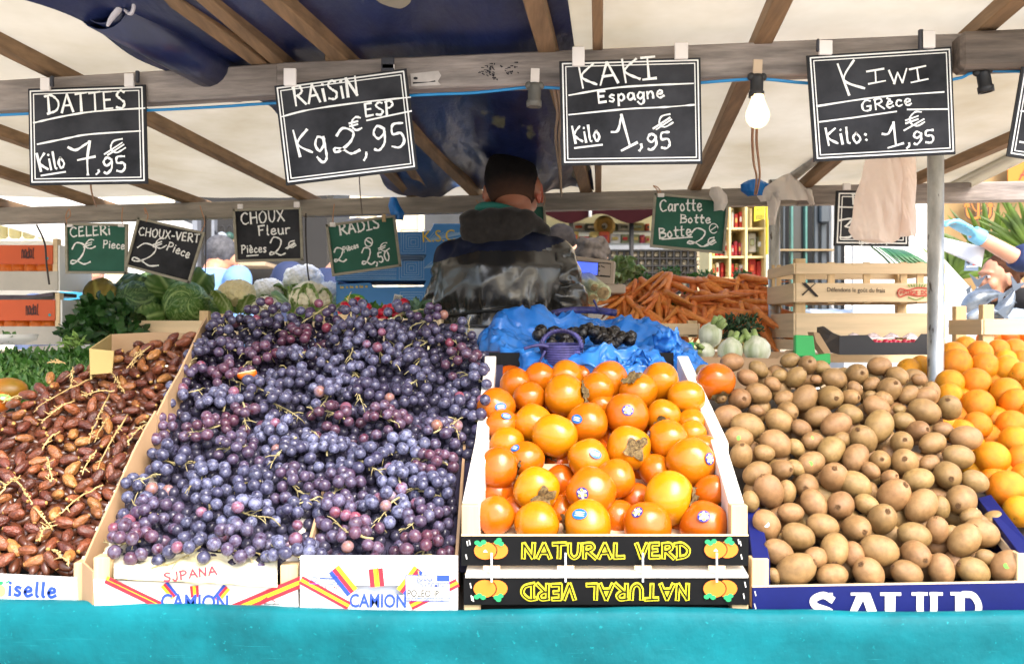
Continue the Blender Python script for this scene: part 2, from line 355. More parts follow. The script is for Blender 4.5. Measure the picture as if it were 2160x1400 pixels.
D.mb.build('label_scrap', [mat('worn_black_ink', '#26242a', rough=.8), mat('label_scrap', '#b9b2ac', rough=.8, var=.15, vs=40)], stall); D = Decal(fb[1] + nv_ * .0225, nv_, lift=.0012)
for k in range(46):
    x = random.gauss(1028, 12) if k < 32 else random.gauss(1075, 14); y = random.gauss(149, 9) if k < 32 else random.gauss(148, 7); y = max(128, min(168, y)); a = random.choice((0, 0, 1.57, .8)); l = random.uniform(2, 7)
    D.line([(x, y), (x + l * math.cos(a), y + l * .7 * math.sin(a))], random.uniform(1.4, 2.6), 0, 1, False, .5)
D.mb.build('stencil_mark', MC['worn_black_ink'], stall)
# bark-like knot at the end of the front log
b = MB(); c = P(2052, 112, 1.885)
b.beam(P(2016, 114, 1.875), P(2360, 100, 1.85), .06, .07); b.build('log_end', wood('dark_log', '#5f544b', 0, var=.5, bump=.9), stall, bevel=.008)
for (a, e, wd) in (((-140, 30), (645, 421), .034), ((300, -50), (562, 141), .036), ((380, -50), (596, 137), .03), ((520, -50), (728, 131), .034),
                   ((1115, -40), (1235, 402), .036), ((1672, -50), (1468, 396), .036), ((2215, -60), (1700, 392), .036), ((2290, 232), (1960, 372), .034),
                   ((-240, 200), (440, 440), .034), ((-240, 290), (235, 443), .034), ((-300, 350), (55, 449), .034),
                   ((640, 180), (868, 412), .032), ((700, 120), (905, 412), .03), ((790, 200), (1000, 408), .034), ((1260, -60), (1262, 402), .02)):
    p, q = roof_pt(*a), roof_pt(*e); d = (q - p).normalized()
    b = MB(); b.beam(p + Vector((0, 0, .008)), q + d * .1 + Vector((0, 0, .008)), wd, .03); b.build('rafter', M_rafter, stall, bevel=.002)
b = MB(); b.tube([P(1778, 285, 2.75), P(1662, 380, 3.17)], .017, 12); b.build('brace_tube', M_steel, stall)
for (px, Y, r, top, name) in ((1973.5, 2.36, .0187, 90, 'pole'), (1633, 3.17, .0185, 380, 'pole'), (-420, 2.2, .019, 180, 'pole'), (-420, 3.6, .019, 460, 'pole')):
    t = P(px, top, Y); b = MB(); b.tube([(t.x, t.y, 0), t], r, 16); b.build(name, M_steel, stall)
def canvas_fn(u, v):
    X = -2.6 + u * 4.045; Y = 1.50 + v * 1.98
    z = zr(Y) + .036 + .012 * noise.noise(Vector((X * 1.6, Y * 1.2, 3))) + .004 * noise.noise(Vector((X * 7, Y * 3, 1))) - .01 * abs(math.sin(X * 5.2))
    return (X, Y, z)
b = MB(); b.grid(canvas_fn, 120, 60); b.build('canvas_roof', M_canvas, stall)
# short drop of canvas at the back right corner
b = MB(); b.grid(lambda u, v: (1.43 + .012 * math.sin(v * 9), 2.2 + 1.2 * u, zr(2.2 + 1.2 * u) + .03 - .05 * v), 10, 4); b.build('canvas_edge', M_canvas, stall)
def tarp_fn(u, v):
    Y = 1.53 + v * 1.75
    xl = -.83 + .45 * v; xr = .07 + .2 * v
    xl += .03 * math.sin(v * 17) ; X = xl + (xr - xl) * u
    z = zr(Y) + .02
    fr = max(0, 1 - v / .5); droop = fr * max(0, 1 - u / .42) ** 1.6
    z -= .085 * droop
    z += .010 * noise.noise(Vector((X * 4, Y * 2, 5))) * (1 - .3 * v)
    bk = max(0, (v - .42) / .58)
    z -= bk * (.016 + .018 * math.sin(X * 19 + Y * 2.2) + .012 * noise.noise(Vector((X * 24, Y * 5, 2))))
    return (X, Y, z)
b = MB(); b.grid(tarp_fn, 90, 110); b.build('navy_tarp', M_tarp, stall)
# rolled end of the tarp with its tie
b = MB(); a, c = P(262, -30, 1.80), P(196, 22, 1.80)
b.lathe([(.0, 0), (.0, 0)], n=4) if False else None
dirv = Vector((.06, .5, -.04))
prof = []
for i in range(40):
    t = i / 39 * 4.2 * math.pi; r = .026 + .0006 * i
    prof.append((r * math.cos(t), r * math.sin(t)))
st = P(212, 8, 1.74)
vs = [st + Vector((x, 0, z)) + dirv * 0 for x, z in prof] + [st + Vector((x, 0, z)) + Vector((.12, .42, -.03)) for x, z in prof]
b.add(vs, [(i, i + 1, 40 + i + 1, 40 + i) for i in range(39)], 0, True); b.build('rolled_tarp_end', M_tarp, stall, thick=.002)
b = MB()
for q in ([(262, -8), (252, 18), (236, 38), (226, 56)], [(270, -6), (282, 10), (276, 30), (262, 20)]):
    pts = [P(x, y, 1.725 + .002 * i) for i, (x, y) in enumerate(q)]
    b.tube(smooth_path(pts), [.003 + .0055 * math.sin(math.pi * min(1, (i + 2) / (len(smooth_path(pts)) + 1))) for i in range(len(smooth_path(pts)))], 8, flat=.4)
tag(b.build('plastic_tie', mat('pale_film', '#d8d4da', rough=.35, trans=.3, var=.08)), 'twisted strip of white plastic tied round the rolled tarp end', 'tie')
# ------------------------------------------------------------------ table, cloth, sloped shelf
LIP = [(-1.75, 1.745), (-1.0, 1.705), (-.376, 1.65), (-.085, 1.632), (.92, 1.630), (1.75, 1.632)]
def lipY(X):
    for (x0, y0), (x1, y1) in zip(LIP, LIP[1:]):
        if x0 <= X <= x1: return y0 + (y1 - y0) * (X - x0) / (x1 - x0)
    return LIP[-1][1]
table = thing('market_table', 'long market table carrying the sloped fruit display', 'table', (0, 2.0, 0))
b = MB(); b.box((0, 2.03, CZ - .545), (3.3, .62, .03)); b.build('tabletop', M_paley, table)
b = MB(); b.prism([(-.72, 1.70, CZ - .53), (-.72, 2.36, CZ - .53), (-.72, 2.36, CZ - .135), (-.72, 1.70, CZ - .475)], (2.2, 0, 0)); b.prism([(-.98, 1.74, CZ - .53), (-.98, 2.30, CZ - .53), (-.98, 2.30, CZ - .12), (-.98, 1.74, CZ - .475)], (.255, 0, 0)); b.build('sloped_shelf', mat('dark_planks', '#3b332b', rough=.8, var=.3), table)
for X in (-1.5, -.5, .5, 1.5):
    for Y in (1.79, 2.3): b = MB(); b.box((X, Y, (CZ - .56) / 2), (.05, .05, CZ - .56)); b.build('leg', M_palez, table)
M_cloth = mat('turquoise_cloth', '#02606a', rough=.6, var=.35, vs=7, col2='#036d78', bump=.5, bs=55, spots='#0e7a82', spot_s=150, spot_t=.66, spec=.18)
nt = M_cloth.node_tree  # long pale scratches
n1 = nt.nodes.new('ShaderNodeTexNoise'); n1.inputs['Scale'].default_value = 5; n1.inputs['Detail'].default_value = 4
mp = nt.nodes.new('ShaderNodeMapping'); mp.inputs['Scale'].default_value = (3, 1, 150); mp.inputs['Rotation'].default_value = (0, -.9, 0)
tcn = nt.nodes.new('ShaderNodeTexCoord'); nt.links.new(tcn.outputs['Object'], mp.inputs[0]); nt.links.new(mp.outputs[0], n1.inputs['Vector'])
rr = nt.nodes.new('ShaderNodeValToRGB'); rr.color_ramp.elements[0].position = .66; rr.color_ramp.elements[1].position = .8; nt.links.new(n1.outputs[0], rr.inputs[0])
pb = nt.nodes['Principled BSDF']; src = pb.inputs['Base Color'].links[0].from_socket
mx = nt.nodes.new('ShaderNodeMix'); mx.data_type = 'RGBA'; nt.links.new(rr.outputs[0], mx.inputs[0]); nt.links.new(src, mx.inputs[6]); mx.inputs[7].default_value = (*lin('#22858d'), 1); nt.links.new(mx.outputs[2], pb.inputs['Base Color'])
def cloth_fn(u, v):
    X = -1.7 + 3.4 * u; Y0 = lipY(X)
    prof = [(.045, -.07), (.03, -.012), (.016, -.0015), (.004, 0), (-.006, -.004), (-.011, -.014), (-.013, -.03)]
    sag = .007 * noise.noise(Vector((X * 2.3, 0, 0))) + .002 * noise.noise(Vector((X * 11, 4, 0)))
    if v < .25:
        t = v / .25 * (len(prof) - 1); i = min(int(t), len(prof) - 2); f = t - i
        dy = prof[i][0] * (1 - f) + prof[i + 1][0] * f; dz = prof[i][1] * (1 - f) + prof[i + 1][1] * f
        return (X, Y0 + dy, CZ - .457 + dz + sag)
    d = (v - .25) / .75; dz = -.03 - d * .72
    amp = min(1, d * 6)
    fold = amp * (.03 * noise.noise(Vector((X * 2.2 + d * 2.1, d * 3.0, 7))) + .016 * (1 - 2 * abs(noise.noise(Vector((X * 4 - d * 4, d * 5, 1))))) + .004 * noise.noise(Vector((X * 14 + d * 9, d * 20, 3)))
                  + .02 * d * math.sin(X * 9 + d))
    return (X, Y0 - .013 + fold, CZ - .457 + dz + sag * (1 - d))
b = MB(); b.grid(cloth_fn, 170, 60)
tag(b.build('tablecloth', M_cloth, thick=.0015), 'worn turquoise oilcloth hanging over the front edge of the table', 'tablecloth')
# ------------------------------------------------------------------ string of lights
sl = thing('string_light', 'blue cable of bulb holders clipped along the front beam', 'string light', (0, 1.95, CZ + .5))
b = MB(); pts = []
for (x, y, Y) in ((-200, 247, 2.13), (0, 243, 2.1), (180, 234, 2.085), (310, 233, 2.07), (470, 225, 2.05), (560, 219, 2.04), (880, 201, 2.0), (1000, 196, 1.985), (1118, 184, 1.965), (1150, 185, 1.96), (1300, 190, 1.952), (1480, 175, 1.945), (1570, 168, 1.92), (1620, 168, 1.915), (1705, 176, 1.91), (1850, 182, 1.9), (2010, 168, 1.885), (2050, 154, 1.875), (2100, 150, 1.87), (2280, 155, 1.86)): pts.append(P(x, y, Y))
b.tube(smooth_path(pts, 4), .0032, 6); b.build('cable', mat('blue_cable', '#1e7fb8', rough=.4, var=.05), sl)
M_sock = mat('socket_plastic', '#1c1c1d', rough=.5, var=.15); M_sockg = mat('socket_grey', '#56534c', rough=.6, var=.2)
def socket(px, py, Y, h, mt, tilt=0, clipcol='#cfc6bd'):
    c = P(px, py, Y); k = h / F * Y; rot = Matrix.Rotation(R(tilt), 3, 'Y')
    b = MB(); b.lathe([(.0, 0), (.011, 0), (.0125, -k * .18), (.0125, -k * .7), (.0148, -k * .75), (.0148, -k), (.012, -k), (.010, -k * .8), (0, -k * .8)], c, 20, rot=rot)
    b.ell(c + rot @ Vector((-.011, 0, -k * .1)), (.008, .008, .008)); b.ell(c + rot @ Vector((.011, 0, -k * .1)), (.008, .008, .008))
    o = b.build('socket', mt, sl)
    b = MB(); b.box(c + rot @ Vector((0, -.002, .013)), (.017, .005, .03), rot); b.build('clip', mat('clip' + clipcol, clipcol, rough=.5), o); return o
socket(1128, 176, 1.945, 50, M_sockg, 2); so = socket(1597, 158, 1.91, 48, M_sock, 2, '#b9a287'); socket(2072, 146, 1.87, 50, M_sock, -10, '#c8873c')
c = P(1598, 205, 1.905)
b = MB(); prof = [(.0115, .004), (.0125, -.004), (.0165, -.015), (.0215, -.027), (.0228, -.036), (.0212, -.045), (.0155, -.054), (.008, -.0585), (0, -.06)]
b.lathe(prof, c, 24)
bulb = b.build('bulb', mat('lit_bulb_glass', '#ffe2a4', rough=.25, var=.02, emis=.75), so)
# twine and wires that hang below the roof
M_twine = mat('beige_cord', '#a87c5c', rough=.8, var=.15)
def cord(label, name, pts, r, m=M_twine, n=6):
    b = MB(); b.tube(smooth_path([P(*p) for p in pts], 5), r, n); return tag(b.build(name, m), label, 'cord' if 'cord' in name or 'twine' in name else 'wire')
b = MB()
for dx in (0, 9):
    b.tube(smooth_path([P(1588 + dx, 262, 1.95), P(1587 + dx, 300, 2.1), P(1590 + dx * 1.2, 345, 2.4), P(1596 + dx * .7, 375, 2.6), P(1592 + dx * .4, 410, 2.95)], 5), .0028, 6)
tag(b.build('cord', M_twine), 'pair of thin pink flex wires hanging down below the lit bulb', 'cord')
b = MB()
for dx in (0, 7):
    b.tube(smooth_path([P(1168 + dx, 183, 2.02), P(1176 + dx, 240, 2.2), P(1172 + dx, 290, 2.5), P(1180 + dx * .3, 360, 2.85), P(1184, 415, 3.1)], 5), .0034, 6)
tag(b.build('cord', mat('dusty_flex', '#8f7a63', rough=.8)), 'twisted beige flex hanging beside the KAKI board', 'cord')
cord('thin twine hanging below the DATTES board', 'twine', [(191, 385, 2.4), (194, 408, 2.7), (203, 435, 3.2)], .0022)
cord('thin dark string hanging beside the RADIS board', 'twine', [(758, 372, 2.5), (760, 410, 3.0), (764, 452, 3.2)], .0015, mat('dark_string', '#6a5a50', rough=.9))
cord('dark bent wire hanging in front of the orange clementine boxes', 'wire', [(77, 474, 3.1), (94, 512, 3.1), (98, 555, 3.1), (104, 600, 3.1)], .003, mat('dark_wire', '#2d2522', rough=.6))
cord('thin dark wire hanging over the cauliflowers', 'wire', [(645, 450, 3.12), (645, 500, 3.12), (648, 560, 3.1), (652, 592, 3.1)], .0025, MC['dark_wire'])
cord('thin wire hanging in front of the old man in pale blue', 'wire', [(434, 455, 3.12), (434, 540, 3.12), (433, 575, 3.12)], .0018, MC['dark_wire'])
# film bags knotted round beam and poles
def crumple(name, label, cat, polys, Y, m, amp=.02, th=.0006, n=36):
    """a thin film: each sheet given by its outline in rows (left, right, y) and crumpled in depth"""
    b = MB()
    for rows in polys:
        k = len(rows)
        def fn(u, v, rows=rows, k=k):
            t = v * (k - 1); i = min(int(t), k - 2); f = t - i
            l = rows[i][0] * (1 - f) + rows[i + 1][0] * f; r = rows[i][1] * (1 - f) + rows[i + 1][1] * f; y = rows[i][2] * (1 - f) + rows[i + 1][2] * f
            p = P(l + (r - l) * u, y, Y)
            rd = lambda a, c, e: 1 - 2.2 * abs(noise.noise(Vector((p.x * a + p.z * 7, p.z * c, e)))); d = amp * (.8 * rd(15, 3, Y) + .28 * rd(38, 9, 2) + .1 * rd(90, 50, 5)) - amp * 1.4 * math.sin(math.pi * u)
            return p + Vector((0, d, 0))
        b.grid(fn, n, n + 6)
    return tag(b.build(name, m, thick=th), label, cat)
M_film = mat('milky_film', '#ebe6e0', rough=.3, trans=.5, var=.06, bump=.3, bs=40, alpha=.85)
M_bluef = mat('blue_film', '#1173c6', rough=.28, trans=.25, var=.15, col2='#2a86d8', bump=.4, bs=30)
crumple('plastic_bag', 'milky plastic bag knotted round the second pole below the beam', 'plastic bag',
        [[(1655, 1668, 368), (1628, 1690, 385), (1608, 1706, 400), (1600, 1716, 412), (1608, 1714, 424)], [(1618, 1650, 405), (1622, 1646, 435), (1622, 1640, 458), (1626, 1637, 474)], [(1690, 1716, 400), (1700, 1719, 418), (1708, 1718, 432)]], 3.06, M_film)
crumple('plastic_bag', 'small grey plastic bag tied to the beam by the Carotte board corner', 'plastic bag', [[(1500, 1524, 395), (1497, 1536, 410), (1508, 1538, 425), (1509, 1530, 444)]], 3.0, M_film)
crumple('plastic_bag', 'blue plastic scrap behind the flex wires on the back beam', 'plastic bag', [[(1582, 1610, 378), (1564, 1625, 388), (1566, 1630, 402), (1580, 1622, 413)]], 3.08, M_bluef)
crumple('plastic_bag', 'small blue plastic scrap tied above the RADIS board', 'plastic bag', [[(822, 836, 416), (818, 842, 432), (822, 852, 448), (830, 850, 464)]], 3.1, M_bluef, amp=.012)
# pinkish carrier bags hung by the pole
M_carrier = mat('pinkish_carrier_film', '#fff4ec', rough=.3, trans=.62, var=.02, bump=.15, bs=60, alpha=.8)
crumple('carrier_bag', 'bunch of pinkish white carrier bags hanging beside the steel pole', 'carrier bag',
        [[(1838, 1905, 318), (1828, 1928, 345), (1818, 1935, 380), (1806, 1928, 420), (1798, 1922, 460), (1792, 1912, 486), (1806, 1896, 505), (1850, 1886, 512)], [(1880, 1934, 330), (1890, 1937, 380), (1888, 1938, 440), (1892, 1936, 490), (1896, 1932, 500)]], 2.62, M_carrier, amp=.02, n=60)
# ------------------------------------------------------------------ price boards
M_clipw = mat('white_clip', '#dcd6d2', rough=.4, var=.05); M_clipd = mat('dark_clip', '#2a2b33', rough=.5)
def board(label, q, Y, colm, style, clips=(), strings=()):
    pts = [P(x, y, Y) for x, y in q]; n = Vector((0, -1, 0)); cen = sum(pts, Vector()) / 4
    top = (pts[0] + pts[1]) / 2
    t = thing('price_board', label, 'price board', top)
    b = MB(); b.prism([p + Vector((0, .0025, 0)) for p in pts], (0, .004, 0)); b.build('panel', M_edge if style == 'slate' else M_frame, t)
    def inset(d): # towards the centre, in px
        c = Vector((sum(x for x, y in q) / 4, sum(y for x, y in q) / 4)); out = []
        for i in range(4):
            p = Vector(q[i]); a = (Vector(q[(i + 1) % 4]) - p).normalized(); e = (Vector(q[i - 1]) - p).normalized(); out.append(tuple(p + (a + e) * d))
        return out
    D = Decal((0, Y + .0025, 0), n)
    if style == 'slate':
        D.poly(inset(1.5), 0, 0)
        for d, wd in ((6.5, 3.0), (13, 2.2)):
            r = inset(d); 
            for i in range(4): D.line([r[i], r[(i + 1) % 4]], wd, 1, 1)
        D.mb.build('slate_face', [colm, mat('board_line', '#e4e4e0', rough=.8, var=.04)], t)
    else:
        D.poly(inset(5.5), 0, 1); D.mb.build('slate_face', colm, t)
        b = MB(); r = inset(2.5)
        for i in range(4):
            a, e = P(*r[i], Y - .002), P(*r[(i + 1) % 4], Y - .002); dd = (e - a).normalized()
            b.beam(a - dd * .003, e + dd * .003 * (1 if i % 2 else -1), 5 / F * Y, .008, up=(0, 1, 0))
        b.build('frame', M_frame, t)
    for (x, y, m, wd, h) in clips:
        b = MB(); b.box(P(x, y, Y - .004), (wd / F * Y, .008, h / F * Y)); b.build('clip', m, t, bevel=.001)
    for s in strings:
        b = MB(); b.tube(smooth_path([P(x, y, Y - .005 + .0 * i) for i, (x, y) in enumerate(s)], 5), .0016, 6); b.build('string', M_twine, t)
    L = Decal((0, Y + .0025, 0), n, lift=.0022); L.t = t
    return L
def done(L, m=None): L.mb.build('lettering', m or M_chalk, L.t)
def euro(L, x, y, s, w):   # the scribbled euro sign
    L.line([(x + s * .9, y - s * .95), (x + s * .35, y - s * .8), (x + s * .2, y - s * .35), (x + s * .55, y - s * .1), (x + s * 1.1, y - s * .4)], w, 0, 0, True, .3)
    L.line([(x - s * .2, y), (x + s * .9, y - s * .72)], w, 0, 0, True, .3); L.line([(x, y + s * .06), (x + s * 1.0, y - s * .6)], w, 0, 0, True, .3)
L = board('black chalkboard reading DATTES hung from the front beam', [(58, 187), (306, 178), (311, 387), (62, 391)], 2.055, M_black, 'slate', [(96, 178, M_clipw, 20, 26), (273, 170, M_clipw, 20, 28), (110, 172, M_clipd, 6, 22), (290, 162, M_clipd, 7, 24)])
L.chalk('DATTES', (100, 240), (266, 229), 37, 4.6); L.line([(72, 260), (130, 247), (200, 236), (306, 229)], 3.8, 0, 0, True, .3); L.line([(80, 305), (140, 293), (190, 284), (297, 277)], 3.6, 0, 0, True, .3)
L.chalk('Kilo', (84, 362), (139, 354), 36, 4.4, slant=-.05); L.line([(88, 371), (139, 363)], 3.6); L.chalk('7', (158, 368), (200, 364), 64, 4.8); L.chalk(',', (204, 362), (212, 362), 22, 4.4); L.chalk('95', (220, 366), (267, 362), 32, 4.6); euro(L, 228, 326, 34, 3.6); done(L)
L = board('black chalkboard reading RAISIN, tilted, hung from the front beam', [(578, 181), (857, 144), (881, 357), (603, 391)], 1.978, M_black, 'slate', [(612, 163, M_clipw, 26, 36), (818, 136, M_clipd, 27, 28), (819, 141, M_clipw, 26, 10)])
L.chalk('RAiSiN', (623, 224), (757, 202), 40, 4.8); L.line([(595, 247), (655, 232), (760, 217), (866, 206)], 3.4, 0, 0, True, .4); L.line([(774, 255), (820, 245), (868, 235)], 3.4)
L.chalk('ESP', (772, 247), (832, 240), 27, 4.6); L.chalk('Kg', (627, 331), (690, 318), 52, 4.8); L.chalk('2', (705, 325), (756, 322), 52, 4.8); L.chalk(',', (768, 327), (776, 327), 42, 4.4); L.chalk('95', (790, 318), (856, 310), 50, 4.8); L.chalk('€', (741, 278), (764, 274), 28, 4); done(L)
L = board('black chalkboard reading KAKI Espagne hung from the front beam', [(1180, 129), (1478, 121), (1482, 345), (1185, 349)], 1.922, M_black, 'slate', [(1220, 120, M_clipw, 26, 40), (1437, 108, M_clipw, 28, 34)])
L.chalk('KAKI', (1222, 186), (1384, 166), 46, 4.8); L.line([(1200, 202), (1290, 187), (1370, 181), (1462, 177)], 3.4, 0, 0, True, .4); L.chalk('Espagne', (1262, 218), (1400, 206), 24, 4.2); L.line([(1200, 243), (1320, 231), (1400, 227), (1464, 222)], 3.4, 0, 0, True, .4)
L.chalk('Kilo', (1210, 303), (1267, 297), 34, 4.4, slant=-.05); L.line([(1212, 313), (1270, 306)], 3.8); L.chalk('1', (1303, 318), (1338, 306), 66, 4.8); L.chalk(',', (1347, 310), (1356, 308), 30, 4.6); L.chalk('95', (1367, 317), (1415, 312), 33, 4.6); euro(L, 1384, 272, 32, 3.6); done(L)
L = board('black chalkboard reading KIWI Grèce, tilted, hung from the front beam', [(1702, 117), (2008, 98), (2017, 325), (1718, 341)], 1.87, M_black, 'slate', [(1741, 101, M_clipw, 28, 30), (1725, 96, M_clipd, 5, 26), (1957, 84, M_clipw, 30, 36), (1942, 84, M_clipd, 9, 42)])
L.chalk('K', (1782, 203), (1822, 190), 66, 4.2); L.chalk('I', (1832, 178), (1866, 172), 26, 3.8); L.chalk('W', (1876, 178), (1914, 174), 28, 3.8); L.chalk('I', (1922, 175), (1956, 168), 28, 3.8); L.line([(1722, 225), (1850, 206), (1990, 195)], 3.4, 0, 0, True, .4); L.chalk('GRèce', (1818, 236), (1922, 222), 22, 3.8)
L.line([(1728, 258), (1800, 249), (1890, 236)], 3.2); L.line([(1913, 232), (1998, 231)], 3.2); L.chalk('Kilo:', (1742, 307), (1830, 300), 34, 4.2, slant=-.05); L.chalk('1', (1866, 311), (1898, 305), 46, 4.4); L.chalk(',', (1912, 306), (1920, 306), 26, 4.2); L.chalk('95', (1927, 305), (1970, 301), 26, 4.2); L.chalk('€', (1916, 272), (1950, 262), 30, 3.6); L.line([(1906, 276), (1948, 252)], 3.4); done(L)
L = board('black chalkboard with a strip of white border, tilted, mostly beyond the KIWI board', [(2157, 140), (2440, 178), (2412, 372), (2125, 329)], 1.83, M_black, 'slate')
L.line([(2150, 300), (2164, 302)], 4); L.line([(2152, 235), (2200, 240)], 3.4); done(L)
bk = 3.06
L = board('green chalkboard reading CELERI hung level on the back beam', [(137, 470), (270, 472), (268, 578), (139, 577)], 3.17, M_green, 'framed', [(148, 476, M_clipw, 12, 6), (256, 476, M_clipw, 13, 6)], [[(142, 475), (139, 455), (146, 441), (148, 455), (141, 462)], [(258, 474), (257, 455), (259, 437)]])
L.chalk('CELERi', (149, 500), (233, 495), 20, 2.9); L.chalk('2', (150, 559), (188, 556), 46, 3.2); L.chalk('€', (180, 528), (203, 522), 19, 2.6); L.chalk('Piece', (218, 522), (263, 526), 15, 2.6); done(L)
L = board('black chalkboard reading CHOUX-VERT hanging crooked on the back beam', [(291, 458), (433, 490), (400, 598), (264, 562)], 3.12, M_black, 'framed', [], [[(308, 468), (312, 455), (305, 438), (307, 452)], [(424, 490), (432, 470), (425, 445), (422, 434)]])
L.chalk('CHOUX-VERT', (293, 496), (420, 512), 17, 2.7); L.chalk('2', (278, 552), (330, 562), 44, 3); L.chalk('€', (328, 528), (352, 520), 20, 2.6); L.chalk('Piece', (352, 526), (398, 545), 17, 2.7); done(L)
L = board('black chalkboard reading CHOUX Fleur clipped to the back beam', [(491, 441), (636, 436), (640, 550), (497, 553)], 3.1, M_black, 'framed', [(507, 436, M_clipw, 11, 10), (626, 432, M_clipw, 12, 12)])
L.chalk('CHOUX', (510, 474), (600, 466), 24, 3); L.chalk('Fleur', (546, 497), (612, 493), 20, 2.9); L.chalk('Pièces', (510, 534), (562, 532), 16, 2.7); L.line([(521, 540), (545, 538)], 2.7); L.chalk('2', (570, 540), (600, 537), 38, 3); euro(L, 606, 524, 17, 2.4); done(L)
L = board('green chalkboard reading RADIS, tilted, hung on the back beam', [(687, 474), (833, 453), (847, 562), (701, 583)], 3.09, M_green, 'framed', [(702, 474, M_clipw, 12, 9), (810, 460, mat('peg_wood', '#b59a70', rough=.7), 8, 16)], [[(702, 472), (703, 450), (705, 430)]])
L.chalk('RADIS', (718, 496), (801, 481), 23, 3.6); L.chalk('2', (706, 554), (730, 550), 30, 3); L.chalk('Pièces', (726, 532), (757, 522), 11, 2.3); L.chalk('2', (765, 560), (790, 555), 36, 3.2); L.chalk(',50', (793, 556), (823, 548), 20, 3); L.chalk('€', (803, 534), (822, 526), 17, 2.4)
L.line([(778 + 8 * math.cos(a * .7), 511 + 9 * math.sin(a * .7)) for a in range(10)], 2.4, 0, 0, True); L.line([(772, 506), (784, 514)], 3); done(L)
L = board('green chalkboard half hidden behind the head of the seller', [(1000, 442), (1150, 430), (1157, 541), (1008, 550)], 3.12, M_green, 'framed', [], [[(1006, 446), (1010, 432), (1004, 422)], [(1146, 434), (1150, 420), (1145, 408)]])
L.chalk('2', (1040, 520), (1075, 518), 38, 3); done(L)
L = board('green chalkboard reading Carotte Botte hung on the back beam', [(1380, 407), (1538, 421), (1528, 536), (1371, 521)], 3.04, M_green, 'framed', [(1394, 412, M_clipw, 14, 8)], [[(1390, 408), (1384, 398), (1378, 392), (1388, 396), (1394, 406)]])
L.chalk('Carotte', (1392, 446), (1480, 445), 24, 3); L.chalk('Botte', (1435, 470), (1498, 471), 17, 2.9); L.chalk('Botte', (1391, 503), (1458, 497), 21, 3.2); L.line([(1396, 505), (1460, 500)], 2.9); L.chalk('2', (1450, 516), (1490, 520), 36, 3.2); euro(L, 1490, 518, 18, 2.6)
L.line([(1505 + 9 * math.cos(a * .7), 482 + 10 * math.sin(a * .7)) for a in range(11)], 2, 0, 0, True); L.line([(1499, 486), (1510, 478)], 2.2); done(L)
L = board('black chalkboard with a large 3 half covered by carrier bags', [(1764, 402), (1917, 402), (1918, 520), (1759, 518)], 3.0, M_black, 'slate', [(1786, 394, M_clipw, 16, 14)])
L.chalk('F', (1797, 431), (1812, 431), 21, 3); L.line([(1768, 437), (1820, 438)], 3); L.chalk('3', (1771, 503), (1803, 500), 38, 4); L.chalk('lpa Bouq', (1812, 515), (1870, 513), 9, 2.2); done(L)
# ------------------------------------------------------------------ the market beyond
def pxbox(b, x0, y0, x1, y1, Y, dep=.1, mi=0):
    a = P(x0, y1, Y); c = P(x1, y0, Y)
    b.box(((a.x + c.x) / 2, Y + dep / 2, (a.z + c.z) / 2), (c.x - a.x, dep, c.z - a.z), mi=mi)
def q(name, hexc, **k): return mat(name, hexc, **k)
# cream building far behind
bl = thing('building', 'cream stone building far behind the stalls with pale shutters and pilasters', 'building', (0, 24, 0))
b = MB(); b.box((-2, 25.5, 5), (44, 3, 10)); b.build('wall', q('cream_stone', '#cbbd9c', rough=.85, var=.12, vs=.6, bump=.3, bs=8), bl)
M_pil = q('pale_stone', '#d8d0bc', rough=.85, var=.08, vs=1); M_dkwin = q('window_dark', '#2b2c30', rough=.15, var=.3, vs=1)
for x in range(-18, 16, 3):
    b = MB(); b.box((x, 23.93, 4), (.5, .14, 8)); b.box((x, 23.9, 7.9), (.7, .2, .2)); b.build('pilaster', M_pil, bl, bevel=.02)
    w_ = MB(); w_.box((x + 1.5, 23.97, 3.6), (1.5, .06, 2.6)); wo = w_.build('window', M_pil, bl)
    w2 = MB(); w2.box((x + 1.5, 23.95, 3.6), (1.2, .06, 2.3)); w2.build('pane', M_dkwin, wo)
    w_ = MB(); w_.box((x + 1.5, 23.97, .95), (1.7, .06, 1.9)); wo = w_.build('window', M_pil, bl)
    w2 = MB(); w2.box((x + 1.5, 23.95, .95), (1.5, .06, 1.7)); w2.build('pane', q('shop_pane', '#8f8466', rough=.2, var=.4, vs=1.2, col2='#c9b98a'), wo)
# white tent and a row of hanging pale lamps at the left end
tn = thing('market_tent', 'white canvas tent with pale yellow panels behind the orange clementine boxes', 'tent', P(60, 700, 9.5))
M_wcan = q('white_canvas', '#e8e6e0', rough=.85, var=.03, trans=.35)
b = MB(); b.grid(lambda u, v: P(-300 + 760 * u, 470 - 110 * math.sin(math.pi * min(1, u * 1.0)) + 30, 9.5) + Vector((0, -2.0 * v, -.5 * v)), 16, 6); b.build('tent_roof', M_wcan, tn, thick=.02)
M_pan = q('pale_yellow_panel', '#e6deaa', rough=.6, var=.15, vs=6, trans=.3)
for i, x in enumerate(range(-100, 130, 29)):
    b = MB(); pxbox(b, x, 472, x + 23, 503, 8.6, .08); b.build('lamp_panel', M_pan, tn, bevel=.02)
b = MB(); pxbox(b, -150, 508, 136, 640, 9.0, .1); b.build('white_counter', M_wcan, tn)
for x in (-140, 128):
    p = P(x, 440, 8.9); b = MB(); b.tube([(p.x, p.y, 0), p], .03, 10); b.build('tent_pole', M_white, tn)
def banner(label, x0, y0, x1, y1, Y, c, name='banner', cat='banner'):
    b = MB(); pxbox(b, x0, y0, x1, y1, Y, .015); return tag(b.build(name, q('banner' + c, c, rough=.6, var=.08, vs=5), bevel=.003), label, cat)
banner('pink upright banner between the celery and the CELERI board', 167, 578, 185, 690, 6.6, '#d2455f')
